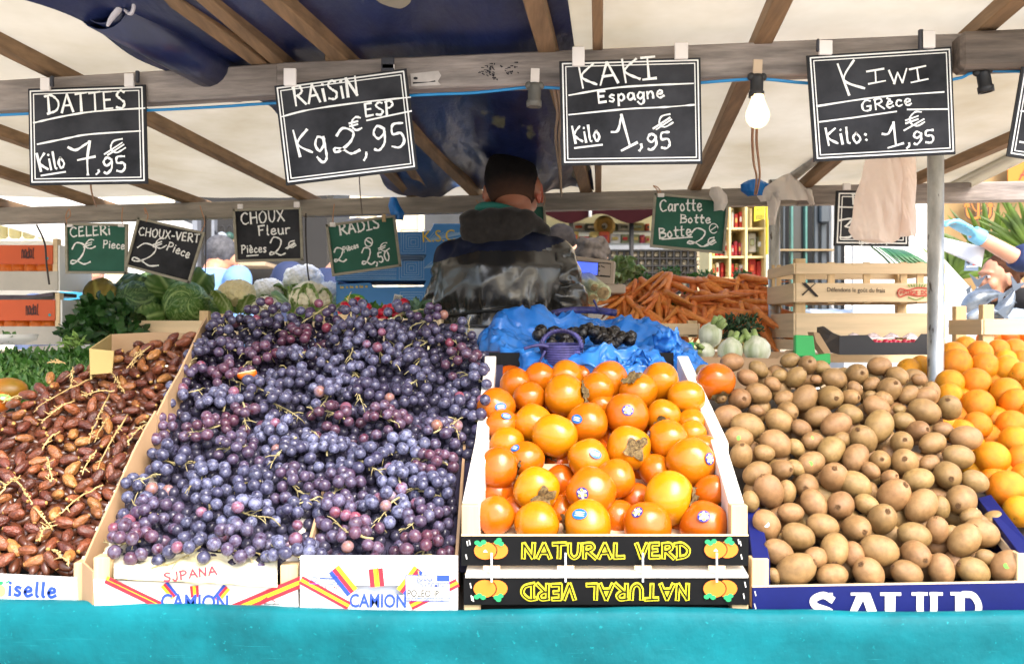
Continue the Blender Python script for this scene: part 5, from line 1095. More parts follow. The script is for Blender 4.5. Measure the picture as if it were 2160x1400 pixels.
# carrots
M_car = mat('carrot_skin', '#e07e34', rough=.5, var=.16, vs=7, stretch=(1, 1, 9), bump=.35, bs=20, rnd=.16, hue=.008, col2='#ec9a52'); M_cart = mat('carrot_tail', '#c98a55', rough=.7)
car_meshes = []
random.seed(21)
for k in range(4):
    b = MB(); pts = []; rs = []; n = 9; bx, by = random.uniform(-.012, .012), random.uniform(-.012, .012); L = random.uniform(.125, .165)
    for i in range(n): f = i / (n - 1); pts.append((bx * math.sin(f * 3), by * math.sin(f * 2.4), -L * f)); rs.append(.0108 * (1 - f ** 1.6) ** .7 * (.8 if i == 0 else 1) + .0012)
    b.tube(pts, rs, 10); e = Vector(pts[-1]); b.tube([e, e + Vector((.004, .004, -.02)), e + Vector((.012, -.002, -.04))], [.0014, .0009, .0004], 4, mi=1); car_meshes.append(b.mesh('carrot', [M_car, M_cart]))
bun = [(1405, 585, 3.4, 80), (1475, 592, 3.42, 60), (1345, 598, 3.42, 100), (1560, 590, 3.4, 50), (1598, 612, 3.36, 30), (1320, 632, 3.34, 110), (1388, 622, 3.32, 85), (1455, 628, 3.32, 70), (1525, 622, 3.34, 55), (1570, 645, 3.28, 35), (1350, 655, 3.26, 95), (1425, 655, 3.26, 80), (1500, 655, 3.26, 65), (1590, 662, 3.24, 28)]
for i, (x, y, Y, ang) in enumerate(bun):
    lab = ('topmost bunch of carrots', 'bunch of carrots on top beside the topmost', 'bunch of carrots on the scale side of the heap', 'bunch of carrots standing highest by the shelf unit', 'bunch of carrots nearest the second pole on top', 'bunch of carrots beside the leeks', 'bunch of carrots under the topmost bunch', 'bunch of carrots in the middle of the heap', 'bunch of carrots below the standing ones', 'bunch of carrots fanning toward the second pole', 'lowest bunch of carrots beside the leeks', 'lowest bunch of carrots in the middle', 'lowest bunch of carrots above the fennel', 'bunch of carrots drooping past the second pole')[i]
    t = thing('carrot_bunch', lab, 'carrots', P(x, y, Y), group='bunches of carrots heaped on the back counter')
    for k in range(16):
        a = R(ang + random.uniform(-70, 70)); d = Vector((math.cos(a) * 1.0, random.uniform(-1.0, -.3), -abs(math.sin(a)) * .75 + random.uniform(-.3, .2))).normalized()
        inst('carrot', car_meshes[k % 4], Vector((random.uniform(-.022, .022), random.uniform(-.02, .02), random.uniform(-.018, .022))) + d * .012, (-d).to_track_quat('Z', 'Y'), random.uniform(.72, 1.05), t)
    sprigs('leaves', None, None, ballcloud(x + (8 if i < 5 else 0), y - (8 if i < 5 else 0), 26, 12, Y + .1, .05), 150 if i < 5 else 30, .016, M_parsley, parent=t, seed=i + 60, elong=1.8)
b = MB(); random.seed(33)
for k in range(170):
    x = random.uniform(1300, 1615); top_ = 592 + 34 * ((x - 1460) / 160) ** 2; p = P(x, random.uniform(top_, 688), random.uniform(3.42, 3.5)); d = Vector((random.gauss(0, 1), -.6, random.gauss(-.5, .5))).normalized()
    b.tube([p, p + d * .05, p + d * .12], [.013, .011, .002], 7)
tag(b.build('carrots', M_car), 'carrots deep in the heap behind the bunches', 'carrots', kind='stuff')
# loose carrots hanging beside the pole
for i, (x, y, x1, y1) in enumerate(((1600, 668, 1640, 698), (1606, 684, 1634, 728), (1596, 672, 1628, 722), (1590, 650, 1622, 670))):
    p, e = P(x, y, 3.16), P(x1, y1, 3.1); d = (e - p).normalized(); o = inst('carrot', car_meshes[i % 4], p, (-d).to_track_quat('Z', 'Y'), 1.0); tag(o, 'loose carrot drooping beside the second pole', 'carrot', 'loose carrots by the second pole')
slat_crate('wooden crate under the carrots', 1290, 1472, 712, 680, 3.1, .36, [(706, 682)], post_top=676)
b = MB(); random.seed(2)
t = thing('herb_bunch', 'dark green herb bunch between the carrots and the fennel', 'herbs', P(1565, 700, 2.9)); sprigs('leaves', None, None, ballcloud(1560, 692, 48, 30, 2.92, .06), 420, .02, mat('dark_dill', '#24431f', rough=.5, var=.5, vs=30, trans=.2), parent=t, seed=40, elong=2.4)
M_fen = mat('fennel_bulb', '#bcc795', rough=.35, var=.15, vs=4, stretch=(14, 14, 1.2), col2='#efeeda', bump=.3, bs=9); M_fens = mat('fennel_stalk', '#8fa45f', rough=.4, var=.2)
def fennel(label, px, py, rpx, Y, ax, cut=True):
    c = P(px, py, Y); r = rpx / F * Y; t = thing('fennel_bulb', label, 'fennel', c); rot = Vector(ax).to_track_quat('Z', 'X').to_matrix()
    b = MB(); b.lathe([(.0, -.95), (.35, -.92), (.75, -.6), (.98, -.1), (.92, .35), (.66, .8), (.45, 1.0)], (0, 0, 0), 24); b.v = [tuple(c + rot @ (Vector(v) * r * (1 + .05 * math.sin(3 * math.atan2(v[1], v[0]) + v[2] * 2)))) for v in b.v]; b.build('bulb', M_fen, t)
    for i in range(4):
        a = i * 1.57 + .5; p = Vector((.3 * math.cos(a), .3 * math.sin(a), .85)); e = Vector((.5 * math.cos(a), .5 * math.sin(a), 1.6 + .2 * (i % 2))); b = MB(); b.tube([c + rot @ (p * r), c + rot @ (e * r)], [r * .27, r * .2], 10); b.build('stalk', M_fens, t)
    return t
fennel('fennel bulb with cut brownish stalks standing above the others', 1498, 708, 26, 2.72, (.5, -.2, .8)); fennel('cut fennel end at the cardboard box corner', 1488, 742, 20, 2.56, (-.7, -.6, .3)); fennel('round pale fennel bulb in the middle of the cardboard box', 1540, 740, 27, 2.55, (.35, .4, .6)); fennel('round pale fennel bulb nearest the second pole', 1597, 739, 29, 2.55, (-.2, .5, .6))
# cardboard box with green corners
t = thing('cardboard_box', 'brown cardboard box with bright green corners holding the fennel', 'box', P(1580, 790, 2.35)); M_gcor = mat('bright_green_board', '#1fa04c', rough=.45, var=.05)
Yb = 2.42
b = MB(); b.prism([P(1462, 830, Yb), P(1462, 762, Yb), P(1472, 752, Yb), P(1640, 756, Yb), P(1660, 738, Yb), P(1682, 738, Yb), P(1682, 830, Yb)], (0, .006, 0)); b.build('front_wall', M_card, t)
b = MB(); b.prism([P(1490, 760, 2.8), P(1490, 742, 2.8), P(1690, 742, 2.8), P(1690, 760, 2.8)], (0, .006, 0)); b.build('back_wall', M_card, t)
for pts in ([(1432, 724), (1464, 721), (1466, 758), (1432, 760)], [(1437, 760), (1470, 757), (1472, 782), (1440, 788)], [(1678, 706), (1716, 708), (1721, 752), (1678, 752)], [(1694, 752), (1752, 745), (1752, 768), (1694, 768)]):
    b = MB(); b.prism([P(x, y, Yb - .03) for x, y in pts], (0, .02, 0)); b.build('green_corner', M_gcor, t, bevel=.002)
b = MB(); b.prism([P(1716, 700, 2.45), P(1728, 702, 2.45), P(1752, 742, 2.45), P(1742, 750, 2.45), P(1722, 722, 2.45)], (0, .05, 0)); b.build('torn_flap', M_card, t)
# stacked wooden crates by the second pole
slat_crate('wooden crate, lower of two stacked beside the second pole', 1679, 1990, 740, 648, 2.9, .3, [(738, 716), (712, 660)], post_top=636)
cr = slat_crate('wooden crate printed with a red crest, upper of two stacked', 1679, 1990, 640, 553, 2.885, .3, [(637, 597), (578, 555)], post_top=545)
for x in (1747, 1822, 1900, 1935):
    b = MB(); pxbox(b, x, 553, x + 14, 640, 2.895, .01); b.build('upright_slat', M_palez, cr)
D = Decal((0, 2.885, 0), lift=.003); D.text('Défendons le goût du frais', (1744, 615), (1866, 617), 9, 0, 0, .006)
for i in range(3): D.line([(1692 + i * 3, 597), (1720 + i * 2, 625)], 2.0 + i * .4, 0, 0, False, .5)
D.line([(1719, 598), (1692, 622)], 2.4, 0, 0, False, .5)
D.line([(1892, 618), (1898, 609), (1915, 612), (1935, 607), (1960, 610), (1958, 622), (1935, 624), (1915, 621), (1898, 626), (1892, 618)], 3, 1, 0, True); D.chalk('PRINCE DE', (1897, 621), (1955, 620), 7, 2, 1, 1)
for i in range(7): D.line([(1918 + i * 5, 605), (1915 + i * 6, 598 + abs(i - 3))], 2, 2)
D.line([(1915, 627), (1932, 632), (1948, 627)], 2, 2, 0, True); D.mb.build('print', [mat('dark_ink', '#2f2723', rough=.8), mat('red_ink', '#b34a3c', rough=.8), mat('green_ink', '#5d8a3a', rough=.8)], cr)
# black tray of packed fruit
t = thing('fruit_tray', 'black cardboard tray of film-wrapped red fruit beside the steel pole', 'tray', P(1850, 750, 2.6)); M_tray = mat('black_card', '#26272b', rough=.55, var=.12)
b = MB(); b.prism([P(x, y, 2.6) for x, y in ((1774, 748), (1774, 708), (1830, 706), (1845, 722), (1930, 722), (1944, 704), (1990, 704), (1990, 748))], (0, .005, 0)); b.build('front_wall', M_tray, t)
b = MB(); b.prism([P(1774, 748, 2.6), P(1774, 708, 2.6), P(1758, 702, 2.72), P(1738, 688, 2.82), P(1726, 690, 2.86), P(1726, 735, 2.86)], (-.004, 0, 0)); b.build('side_wall', M_tray, t)
b = MB(); b.box(P(1882, 740, 2.74), (.27, .26, .006)); b.build('base', M_tray, t)
M_wrap = mat('clear_wrap', '#d9c9cf', rough=.12, var=.2, vs=14, bump=1, bs=50, spec=.9); M_redf = mat('red_fruit', '#b32640', rough=.3, var=.4, vs=30)
random.seed(8)
for i in range(5):
    x = 1782 + i * 40; tt = thing('fruit_punnet', 'film-wrapped punnet of red fruit in the black tray', 'punnet', P(x + 18, 735, 2.7), group='punnets in the black tray')
    b = MB(); b.grid(lambda u, v, x=x: P(x + 38 * u, 712 - 10 * math.sin(math.pi * u) * math.sin(math.pi * v) + 2.5 * noise.noise(Vector((u * 6 + x, v * 6, 0))), 2.64 + .09 * v), 14, 10); b.build('film', M_wrap, tt)
    b = MB()
    for k in range(8): b.ell(P(x + 6 + k % 4 * 9, 722 + 2 * (k % 2), 2.63 + .05 * (k // 4)), .009, None, 10, 7)
    b.build('berries', M_redf, tt)
# white crate of oranges at the right end
slat_crate('pale wooden crate of oranges at the end of the counter', 2076, 2380, 752, 652, 2.62, .2, [(752, 726), (706, 673)], post_top=642)
for i in range(6):
    p = P(2085 + i * 42, 716, 2.7); o = inst('orange', clem_mesh, (p.x, p.y, p.z), rquat(), .034); tag(o, 'orange seen through the slats of the pale end crate', 'orange', 'oranges inside the pale end crate')
# herbs, bowl and mango at the left end
def herbcloud():
    x = random.uniform(-60, 195); y0 = 735 + max(0, (60 - x)) * .12; y = random.uniform(y0, 850 - x * .25); Y = 2.75 - (y - 735) / 110 * .4
    return P(x, y + 6 * noise.noise(Vector((x * .03, y * .03, 0))), Y), Vector((0, -.4, 1))
hs = [(20, 'herb bunch farthest toward the bowl'), (90, 'herb bunch in the middle beside the dates'), (160, 'herb bunch against the yellow date box')]
for i, (cx, lab) in enumerate(hs):
    t = thing('herb_bunch', 'flat green ' + lab, 'herbs', P(cx, 800, 2.5), group='green herbs left of the dates')
    def cl(cx=cx):
        x = cx + random.uniform(-52, 45); y0 = 742 + max(0, 60 - x) * .05; y1 = 850 - max(0, x) * .28; y = random.uniform(y0, y1); Y = 2.8 - (y - 735) / 110 * .42
        return P(x, y + 5 * noise.noise(Vector((x * .05, y * .05, 3))), Y), Vector((0, -.4, 1))
    sprigs('leaves', None, None, cl, 1000, .023, M_herb, parent=t, seed=i + 90, elong=1.7)
    b = MB(); [b.tube(smooth_path([P(cx + random.uniform(-50, 40), 750 + random.uniform(0, 20), 2.72), P(cx + random.uniform(-50, 40), 778, 2.6), P(cx + random.uniform(-50, 40), 820, 2.5)], 4), .0022, 5) for _ in range(14)]; b.build('stems', mat('herb_stem', '#7aa05a', rough=.5), t)
b = MB(); b.prism([P(-80, 870, 2.42), P(190, 860, 2.42), P(192, 742, 2.85), P(-80, 752, 2.85)], (0, 0, -.02)); tag(b.build('display_board', mat('dark_green_board', '#1f2a18', rough=.8)), 'sloping dark board under the green herbs', 'board')
t = thing('herb_bunch', 'small bright tuft of pale green shoots on the herbs', 'herbs', P(152, 725, 2.78)); sprigs('leaves', None, None, ballcloud(152, 722, 20, 12, 2.76, .03), 90, .024, mat('bright_shoot', '#7fa04a', rough=.5, var=.3, trans=.2), parent=t, seed=8, elong=4)
t = thing('bowl', 'white plastic bowl with a green sprig at the left end', 'bowl', P(20, 735, 2.95)); b = MB(); c = P(10, 726, 2.95); b.lathe([(0, 0), (.05, .0), (.085, .012), (.092, .03), (.088, .03), (.08, .016), (0, .012)], c, 32); b.build('dish', M_white, t)
tag(sprigs('herb_sprig', 'green sprig lying in the white bowl', 'herb', ballcloud(22, 710, 16, 6, 2.9, .03), 26, .02, M_herb, seed=77, elong=1.2))
b = MB(); b.prism([P(60, 748, 2.86), P(190, 742, 2.86), P(190, 726, 3.0), P(60, 730, 3.0)], (0, 0, -.015)); tag(b.build('white_tray', M_white), 'white tray edge behind the herbs', 'tray')
t = thing('mango', 'green mango with an orange blush beside the dates', 'mango', P(20, 840, 2.3)); b = MB(); b.ell(P(12, 826, 2.28), (.05, .035, .032), Matrix.Rotation(R(-8), 3, 'Y'), 24, 16); b.build('flesh', mat('mango_skin', '#6f6a14', rough=.4, var=.2, vs=7, col2='#b0661a'), t)
t = thing('mango', 'orange mango with a green sticker at the frame edge', 'mango', P(0, 865, 2.2)); b = MB(); b.ell(P(-6, 848, 2.2), (.032, .03, .024), None, 20, 14); b.build('flesh', mat('mango_orange', '#c46a1a', rough=.4, var=.2, vs=7), t)
D = Decal(P(8, 838, 2.165), (.1, -1, .3), lift=.001); D.ellipse(10, 838, 15, 7, 0, 0, 20, 8); D.ellipse(8, 840, 6, 3, 1, 2); D.mb.build('sticker', [mat('green_sticker', '#7bb24a', rough=.4), M_white], t)
# ------------------------------------------------------------------ front crates
class Plane:
    """sloped heap surface: z = z0 + m (Y - Y0), heights from the eye"""
    def __init__(s, Y0, z0, Y1, z1): s.Y0 = Y0; s.z0 = z0; s.m = (z1 - z0) / (Y1 - Y0); s.n = Vector((0, -s.m, 1)).normalized(); s.t = Vector((0, 1, s.m)).normalized()
    def hit(s, px, py, lift=0.0):
        z0 = s.z0 + lift * math.sqrt(1 + s.m ** 2); k = (700 - py) / F; Y = (z0 - s.m * s.Y0) / (k - s.m); return P(px, py, Y)
def pxof(p): return 1080 + p.x / p.y * F, 700 - (p.z - CZ) / p.y * F
M_blackp = mat('black_printed_panel', '#0a0b0d', rough=.55, spec=.15, var=.2, vs=30); M_bluep = mat('navy_printed_panel', '#0e1858', rough=.55, spec=.2, var=.12, vs=20, spots='#4a5590', spot_s=120, spot_t=.72)
M_yelp = mat('yellow_ink', '#e3d51e', rough=.5, var=.03); M_orp = mat('orange_ink', '#e07a1c', rough=.5, var=.06); M_grp = mat('green_leaf_ink', '#1f9a5c', rough=.5, var=.05); M_redp = mat('red_stripe_ink', '#c72334', rough=.5, var=.04); M_yelo = mat('yellow_stripe_ink', '#eec21f', rough=.5, var=.04); M_blup = mat('blue_ink', '#2347a8', rough=.5, var=.05); M_greyp = mat('pale_letter', '#d5d3cc', rough=.6, var=.03); M_blk = mat('black_ink', '#0b0b0b', rough=.6, spec=.15)
def quadbox(b, a0, a1, h, w, mi=0, k=1):
    """side rail following the slope: from front-bottom a0 to back-bottom a1, height h, width w (towards +x)"""
    b.prism([a0, a1, a1 + Vector((0, 0, h)), a0 + Vector((0, 0, h))], (w, 0, 0), mi)
# -- persimmon crates (two on the slope, one upside down underneath)
def fruit_mark(D, x, y, s, up):
    u = 1 if up else -1
    D.ellipse(x + 10 * s, y, 21 * s, 16 * s, 1, 1, 18); D.ellipse(x - 12 * s, y, 23 * s, 18 * s, 0, 2, 20); D.ellipse(x - 12 * s, y, 21 * s, 16.5 * s, 1, 3, 20)
    D.poly([(x - 12 * s, y - 3), (x - 7 * s, y + 3 * u), (x - 16 * s, y + 3 * u)], 4, 5)
    for dx, dy in ((-22, -12), (-15, -16), (-27, -15), (10, -16), (18, -13), (14, -20)): D.ellipse(x + dx * s, y + dy * s * u, 5.5 * s, 4.5 * s, 2, 5, 10)
def natural(D, x0, x1, y, h, up):
    w1 = 'NATURAL'; w2 = 'VERD'
    tot = x1 - x0; a = .61 * tot
    if up: runs = ((w1, (x0, y), (x0 + a, y)), (w2, (x0 + .685 * tot, y), (x1, y)))
    else: runs = ((w1, (x1, y - h), (x1 - a, y - h)), (w2, (x1 - .685 * tot, y - h), (x0, y - h)))
    st = random.getstate()
    for txt, p, e in runs:
        s0 = random.getstate(); D.chalk(txt, p, e, h, 9.5, 3, 1, 0, 0, 0); random.setstate(s0); D.chalk(txt, p, e, h, 3.2, 0, 6, 0, 0, 0)
inks = [M_blk, M_orp, M_grp, M_yelp, M_white]
t = thing('persimmon_crate', 'pale wooden crate with a black lettered front, uppermost of the persimmon crates at the front', 'crate', P(1276, 1190, 1.66)); Yf = 1.655
xl, xr = P(973, 1100, Yf).x, P(1579, 1100, Yf).x; zt, zb = CZ - .339, CZ - .388
b = MB(); b.prism([(xl, Yf, zb), (xr, Yf, zb), (xr, Yf, zt), (xl, Yf, zt)], (0, .006, 0)); b.build('front_panel', M_blackp, t, bevel=.0006)
b = MB(); b.box(((xl + xr) / 2, Yf + .003, zt + .0012), (xr - xl, .0062, .0022)); b.build('top_edge', M_pale, t)
for x in (xl, xr - .0275):
    b = MB(); b.box((x + .0138, Yf + .0195, CZ - .336), (.0275, .026, .094)); b.build('corner_post', M_palez, t, bevel=.0012)
for s, x, xb in ((0, xl, xl + .016), (1, xr - .026, xr - .020)):
    for i in range(3):
        f0, f1 = i / 3, (i + 1) / 3 - .012
        A = Vector((x + (xb - x) * f0, 1.688 + .185 * f0, CZ - .392 + .088 * f0)); B = Vector((x + (xb - x) * f1, 1.688 + .185 * f1, CZ - .392 + .088 * f1))
        b = MB(); quadbox(b, A, B, .104, .026); b.build('side_rail', M_ply, t, bevel=.0012)
b = MB(); b.prism([(xl + .03, 1.665, CZ - .384), (xr - .03, 1.665, CZ - .384), (xr - .03, 1.875, CZ - .300), (xl + .03, 1.875, CZ - .300)], (0, 0, -.004)); b.build('base_board', M_pale, t)
D = Decal((0, Yf, 0), lift=.001); fruit_mark(D, 1037, 1160, 1.12, True); fruit_mark(D, 1522, 1158, 1.12, True); natural(D, 1102, 1452, 1175, 29, True)
for x, y in ((985, 1140), (990, 1138), (983, 1168), (1560, 1140), (1562, 1168), (1556, 1136)): D.line([(x, y), (x + 2, y + 9)], 2.2, 4, 6)
D.mb.build('print', inks, t)
for x in (1037, 1193, 1356, 1512):
    b = MB(); b.box(P(x, 1196, 1.643), (.003, .003, .048)); b.box(P(x, 1197, 1.646), (.028, .004, .007), mi=1); b.build('clip', [mat('clear_clip', '#cfd2d6', rough=.25), M_pale], t)
t = thing('persimmon_crate', 'second pale wooden crate holding the persimmons farther up the slope', 'crate', P(1270, 920, 1.9))
xl2, xr2 = P(1002, 930, 1.89).x, P(1538, 930, 1.89).x
for s, x, xb in ((0, xl2, xl2 + .012), (1, xr2 - .025, xr2 - .055)):
    for i in range(3):
        f0, f1 = i / 3, (i + 1) / 3 - .012
        A = Vector((x + (xb - x) * f0, 1.89 + .27 * f0, CZ - .318 + .16 * f0)); B = Vector((x + (xb - x) * f1, 1.89 + .27 * f1, CZ - .318 + .16 * f1))
        b = MB(); quadbox(b, A, B, .108, .024); b.build('side_rail', M_ply, t, bevel=.0012)
b = MB(); b.prism([(xl2 + .03, 1.89, CZ - .31), (xr2 - .03, 1.89, CZ - .31), (xr2 - .055, 2.16, CZ - .15), (xl2 + .035, 2.16, CZ - .15)], (0, 0, -.004)); b.build('base_board', M_pale, t)
b = MB(); b.prism([(xl2 + .03, 1.886, CZ - .31), (xr2 - .03, 1.886, CZ - .31), (xr2 - .03, 1.886, CZ - .25), (xl2 + .03, 1.886, CZ - .25)], (0, .004, 0)); b.build('front_board', M_pale, t)
b = MB(); b.prism([(xl2 + .02, 2.17, CZ - .17), (xr2 - .06, 2.17, CZ - .17), (xr2 - .06, 2.17, CZ - .045), (xl2 + .02, 2.17, CZ - .045)], (0, .005, 0)); b.build('back_board', M_blackp, t)
t = thing('persimmon_crate', 'wooden crate with a black front lettered upside down, lowest of the persimmon crates', 'crate', P(1280, 1283, 1.66))
Y2 = 1.652; z1, z2 = CZ - .4035, CZ - .4525; xa, xb_ = P(978, 1240, Y2).x, P(1581, 1240, Y2).x
b = MB(); b.prism([(xa, Y2, z2), (xb_, Y2, z2), (xb_, Y2, z1), (xa, Y2, z1)], (0, .006, 0)); b.build('front_panel', M_blackp, t, bevel=.0006)
b = MB(); b.prism([(xa + .003, Y2 - .004, CZ - .4025), (xb_ - .003, Y2 - .004, CZ - .4025), (xb_ - .006, Y2 + .03, CZ - .3915), (xa + .006, Y2 + .03, CZ - .3915)], (0, 0, -.004)); b.prism([(xa + .003, Y2 + .0305, CZ - .400), (xb_ - .003, Y2 + .0305, CZ - .400), (xb_ - .03, Y2 + .3, CZ - .33), (xa + .03, Y2 + .3, CZ - .33)], (0, 0, -.004)); b.build('base_board', M_ply, t)
for x in (xa + .014, xb_ - .014):
    b = MB(); b.box((x, Y2 + .0195, CZ - .456), (.0275, .026, .1)); b.build('corner_post', M_palez, t, bevel=.0012)
    b = MB(); b.box((x, Y2 + .16, CZ - .44), (.024, .24, .05)); b.build('side_rail', M_paley, t)
D = Decal((0, Y2, 0), lift=.001); fruit_mark(D, 1036, 1240, 1.12, False); fruit_mark(D, 1520, 1240, 1.12, False); natural(D, 1102, 1452, 1262, 31, False)
for x, y in ((992, 1228), (1570, 1226), (1567, 1250), (994, 1254), (997, 1256)): D.line([(x, y), (x + 2, y + 10)], 2.2, 4, 6)
D.mb.build('print', inks, t)
# -- grape crates
def stripes(D, p, e, wpx, cols):
    p, e = Vector(p), Vector(e); d = (e - p).normalized(); n = Vector((-d.y, d.x)); k = len(cols)
    for i, c in enumerate(cols): o = n * wpx * (i - (k - 1) / 2); D.line([p + o, e + o], wpx, c, 1)
ginks = [M_redp, M_yelo, M_blup, M_blk, M_greyp]
t = thing('grape_crate', 'white printed crate of grapes beside the dates, plastic liner folded over its front', 'crate', P(410, 1270, 1.67)); Ya = 1.672
q4 = [(196, 1222), (628, 1236), (632, 1330), (201, 1320)]
b = MB(); b.prism([P(x, y, Ya) for x, y in q4], (0, .006, 0)); b.build('front_panel', M_cardw, t, bevel=.0006)
for x0, x1, y0, y1 in ((195, 229, 1176, 1219), (590, 628, 1192, 1232)):
    a, c = P(x0, y1, Ya), P(x1, y0, Ya); b = MB(); b.box(((a.x + c.x) / 2, Ya + .018, (a.z + c.z) / 2 - .03), (c.x - a.x, .03, c.z - a.z + .06)); b.build('corner_post', M_palez, t, bevel=.0012)
    b = MB(); A = Vector((a.x + .002, Ya + .034, c.z - .1)); quadbox(b, A, A + Vector((.02 if x0 < 300 else -.01, .30, .17)), .099, .022); b.build('side_rail', M_ply, t, bevel=.001)
D = Decal((0, Ya, 0), lift=.001)
stripes(D, (226, 1222), (330, 1272), 8, (1, 0)); stripes(D, (233, 1220), (342, 1272), 7, (0,)) ; stripes(D, (562, 1258), (520, 1284), 6, (0, 1)); stripes(D, (640, 1224), (490, 1286), 8, (0, 1, 0))
stripes(D, (348, 1232), (368, 1256), 6, (2, 0, 1)); stripes(D, (410, 1236), (412, 1256), 6, (0, 1, 0)); stripes(D, (478, 1238), (458, 1262), 6, (1, 0, 2))
D.text('CAMION', (340, 1281), (482, 1284), 30, 2, 3, .022)
D.line([(560, 1268), (570, 1262), (582, 1268)], 2, 0, 2, True); D.line([(558, 1272), (590, 1272)], 2, 3, 2)
D.mb.build('print', ginks, t)
b = MB()
def liner(u, v):
    x = 240 + 345 * u; y = 1168 + (52 + 18 * u) * v + 6 * math.sin(u * 9) * (1 - v) + 5 * noise.noise(Vector((u * 9, v * 4, 2)))
    Y = Ya - .012 + .06 * (1 - v) ** 1.2 + .006 * noise.noise(Vector((u * 16, v * 8, 5))) - .006 * math.sin(math.pi * v)
    return P(x, y, Y)
b.grid(liner, 50, 14); lo = b.build('liner_film', mat('printed_liner_film', '#e9e6dd', rough=.3, var=.05, vs=6, col2='#efe6ae', trans=.2, bump=.4, bs=40), t, thick=.0006)
D = Decal((0, Ya - .02, 0), lift=.012); D.chalk('SJPANA', (352, 1222), (462, 1207), 17, 4.2, 0, 0, .1); D.mb.build('print', [mat('liner_red', '#c03a4c', rough=.4)], t)
t = thing('grape_crate', 'white printed crate of grapes with a hand slot, next to the persimmons', 'crate', P(800, 1270, 1.66)); Yb2 = 1.662
b = MB()
for x0, y0, x1, y1 in ((633, 1181, 748, 1330), (850, 1181, 966, 1330), (748, 1181, 850, 1234), (748, 1255, 850, 1330)): pxbox(b, x0, y0, x1, y1, Yb2, .005)
b.build('front_panel', M_cardw, t)
b = MB(); pxbox(b, 740, 1226, 858, 1262, Yb2 + .012, .003); b.build('liner', mat('grey_liner', '#b4bcc8', rough=.5), t)
b = MB(); a, c = P(632, 1180, Yb2), P(966, 1180, Yb2); b.prism([(a.x, Yb2, a.z), (c.x, Yb2, c.z), (c.x, Yb2 + .012, c.z + .003), (a.x, Yb2 + .012, a.z + .003)], (0, 0, .002)); b.build('top_fold', M_cardw, t)
for x in (a.x + .004, c.x - .006): b = MB(); quadbox(b, Vector((x, Yb2 + .012, a.z - .1)), Vector((x, Yb2 + .3, a.z + .06)), .099, .005); b.build('side_wall', M_card, t)
D = Decal((0, Yb2, 0), lift=.001)
stripes(D, (636, 1222), (735, 1276), 6, (0, 1, 0)); stripes(D, (706, 1201), (742, 1246), 9, (1, 0, 2)[::1]); stripes(D, (793, 1201), (796, 1233), 10, (0, 1, 0)); stripes(D, (882, 1201), (848, 1246), 8, (2, 0, 1)); stripes(D, (964, 1228), (868, 1276), 6, (0, 1, 0))
D.text('CAMION', (738, 1278), (857, 1279), 27, 2, 4, .022)
D.poly([(856, 1211), (948, 1212), (949, 1266), (857, 1265)], 4, 3); D.line([(856, 1211), (948, 1212), (949, 1266), (857, 1265), (856, 1211)], 1.5, 2, 5)
D.line([(857, 1227), (949, 1228)], 1.4, 2, 5); D.line([(857, 1259), (949, 1260)], 1.2, 2, 5); D.poly([(922, 1212), (948, 1212), (948, 1224), (922, 1224)], 2, 5)
D.text('ESPAÑA', (880, 1225), (914, 1225), 8, 2, 6, .01); D.text('UVA DE MESA', (883, 1236), (938, 1237), 7, 2, 6, .01); D.text('POLEO IP', (860, 1256), (926, 1257), 14, 3, 6); D.text('PESO NETO APROX.  4 KGS', (860, 1265), (936, 1265), 4.5, 2, 6)
D.line([(654, 1212), (714, 1214), (714, 1231), (653, 1229), (654, 1212)], 1.6, 2, 5); D.ellipse(664, 1220, 6.5, 5.5, 2, 5); D.ellipse(664, 1220, 4.6, 3.8, 4, 6); D.line([(676, 1218), (710, 1219)], 3, 2, 5); D.line([(678, 1225), (708, 1226)], 1.6, 2, 5); D.text('R.E. 67.463', (680, 1239), (716, 1240), 6, 0, 6, .01)
D.line([(912, 1278), (948, 1278), (948, 1296)], 1.5, 2, 5); D.text('CAMION', (956, 1278), (957, 1262), 3, 2, 6)
D.line([(797, 1186), (797, 1214)], 1.2, 3, 6); D.mb.build('print', ginks, t)
# -- date crate and cardboard liners
t = thing('date_crate', 'white lettered crate of dates at the end of the stall', 'crate', P(40, 1270, 1.71)); Yd = 1.71
b = MB(); b.prism([P(x, y, Yd) for x, y in ((-380, 1192), (160, 1218), (166, 1300), (-380, 1280))], (0, .006, 0)); b.build('front_panel', M_cardw, t, bevel=.0006)
a, c = P(152, 1226, Yd), P(184, 1188, Yd); b = MB(); b.box(((a.x + c.x) / 2, Yd + .02, (a.z + c.z) / 2 - .03), (c.x - a.x, .03, c.z - a.z + .06)); b.build('corner_post', M_palez, t, bevel=.0012)
b = MB(); quadbox(b, Vector((a.x, Yd + .036, c.z - .1)), Vector((a.x + .0, Yd + .3, c.z + .08)), .099, .016); b.build('side_rail', M_ply, t)
D = Decal((0, Yd, 0), lift=.0012); D.chalk('iselle', (18, 1254), (118, 1259), 30, 6.5, 0, 0, .1, 0, 0); D.ellipse(3, 1245, 10, 12, 1, 1); D.ellipse(1, 1229, 7, 4, 2, 1, 12, -20); D.line([(14, 1228), (20, 1224)], 3, 2, 1)
D.mb.build('lettering', [M_blup, mat('peach_ink', '#d9b36a', rough=.5), M_grp], t)
t = thing('date_box', 'yellowish cardboard box of dates near the cabbage crate', 'box', P(300, 740, 2.3))
M_ycard = mat('yellow_cardboard', '#a8935c', rough=.8, var=.08, vs=5)
b = MB(); b.prism([P(x, y, Y) for x, y, Y in ((188, 735, 2.12), (232, 705, 2.36), (232, 760, 2.36), (190, 800, 2.12))], (.004, 0, 0)); b.build('side_wall', M_ycard, t)
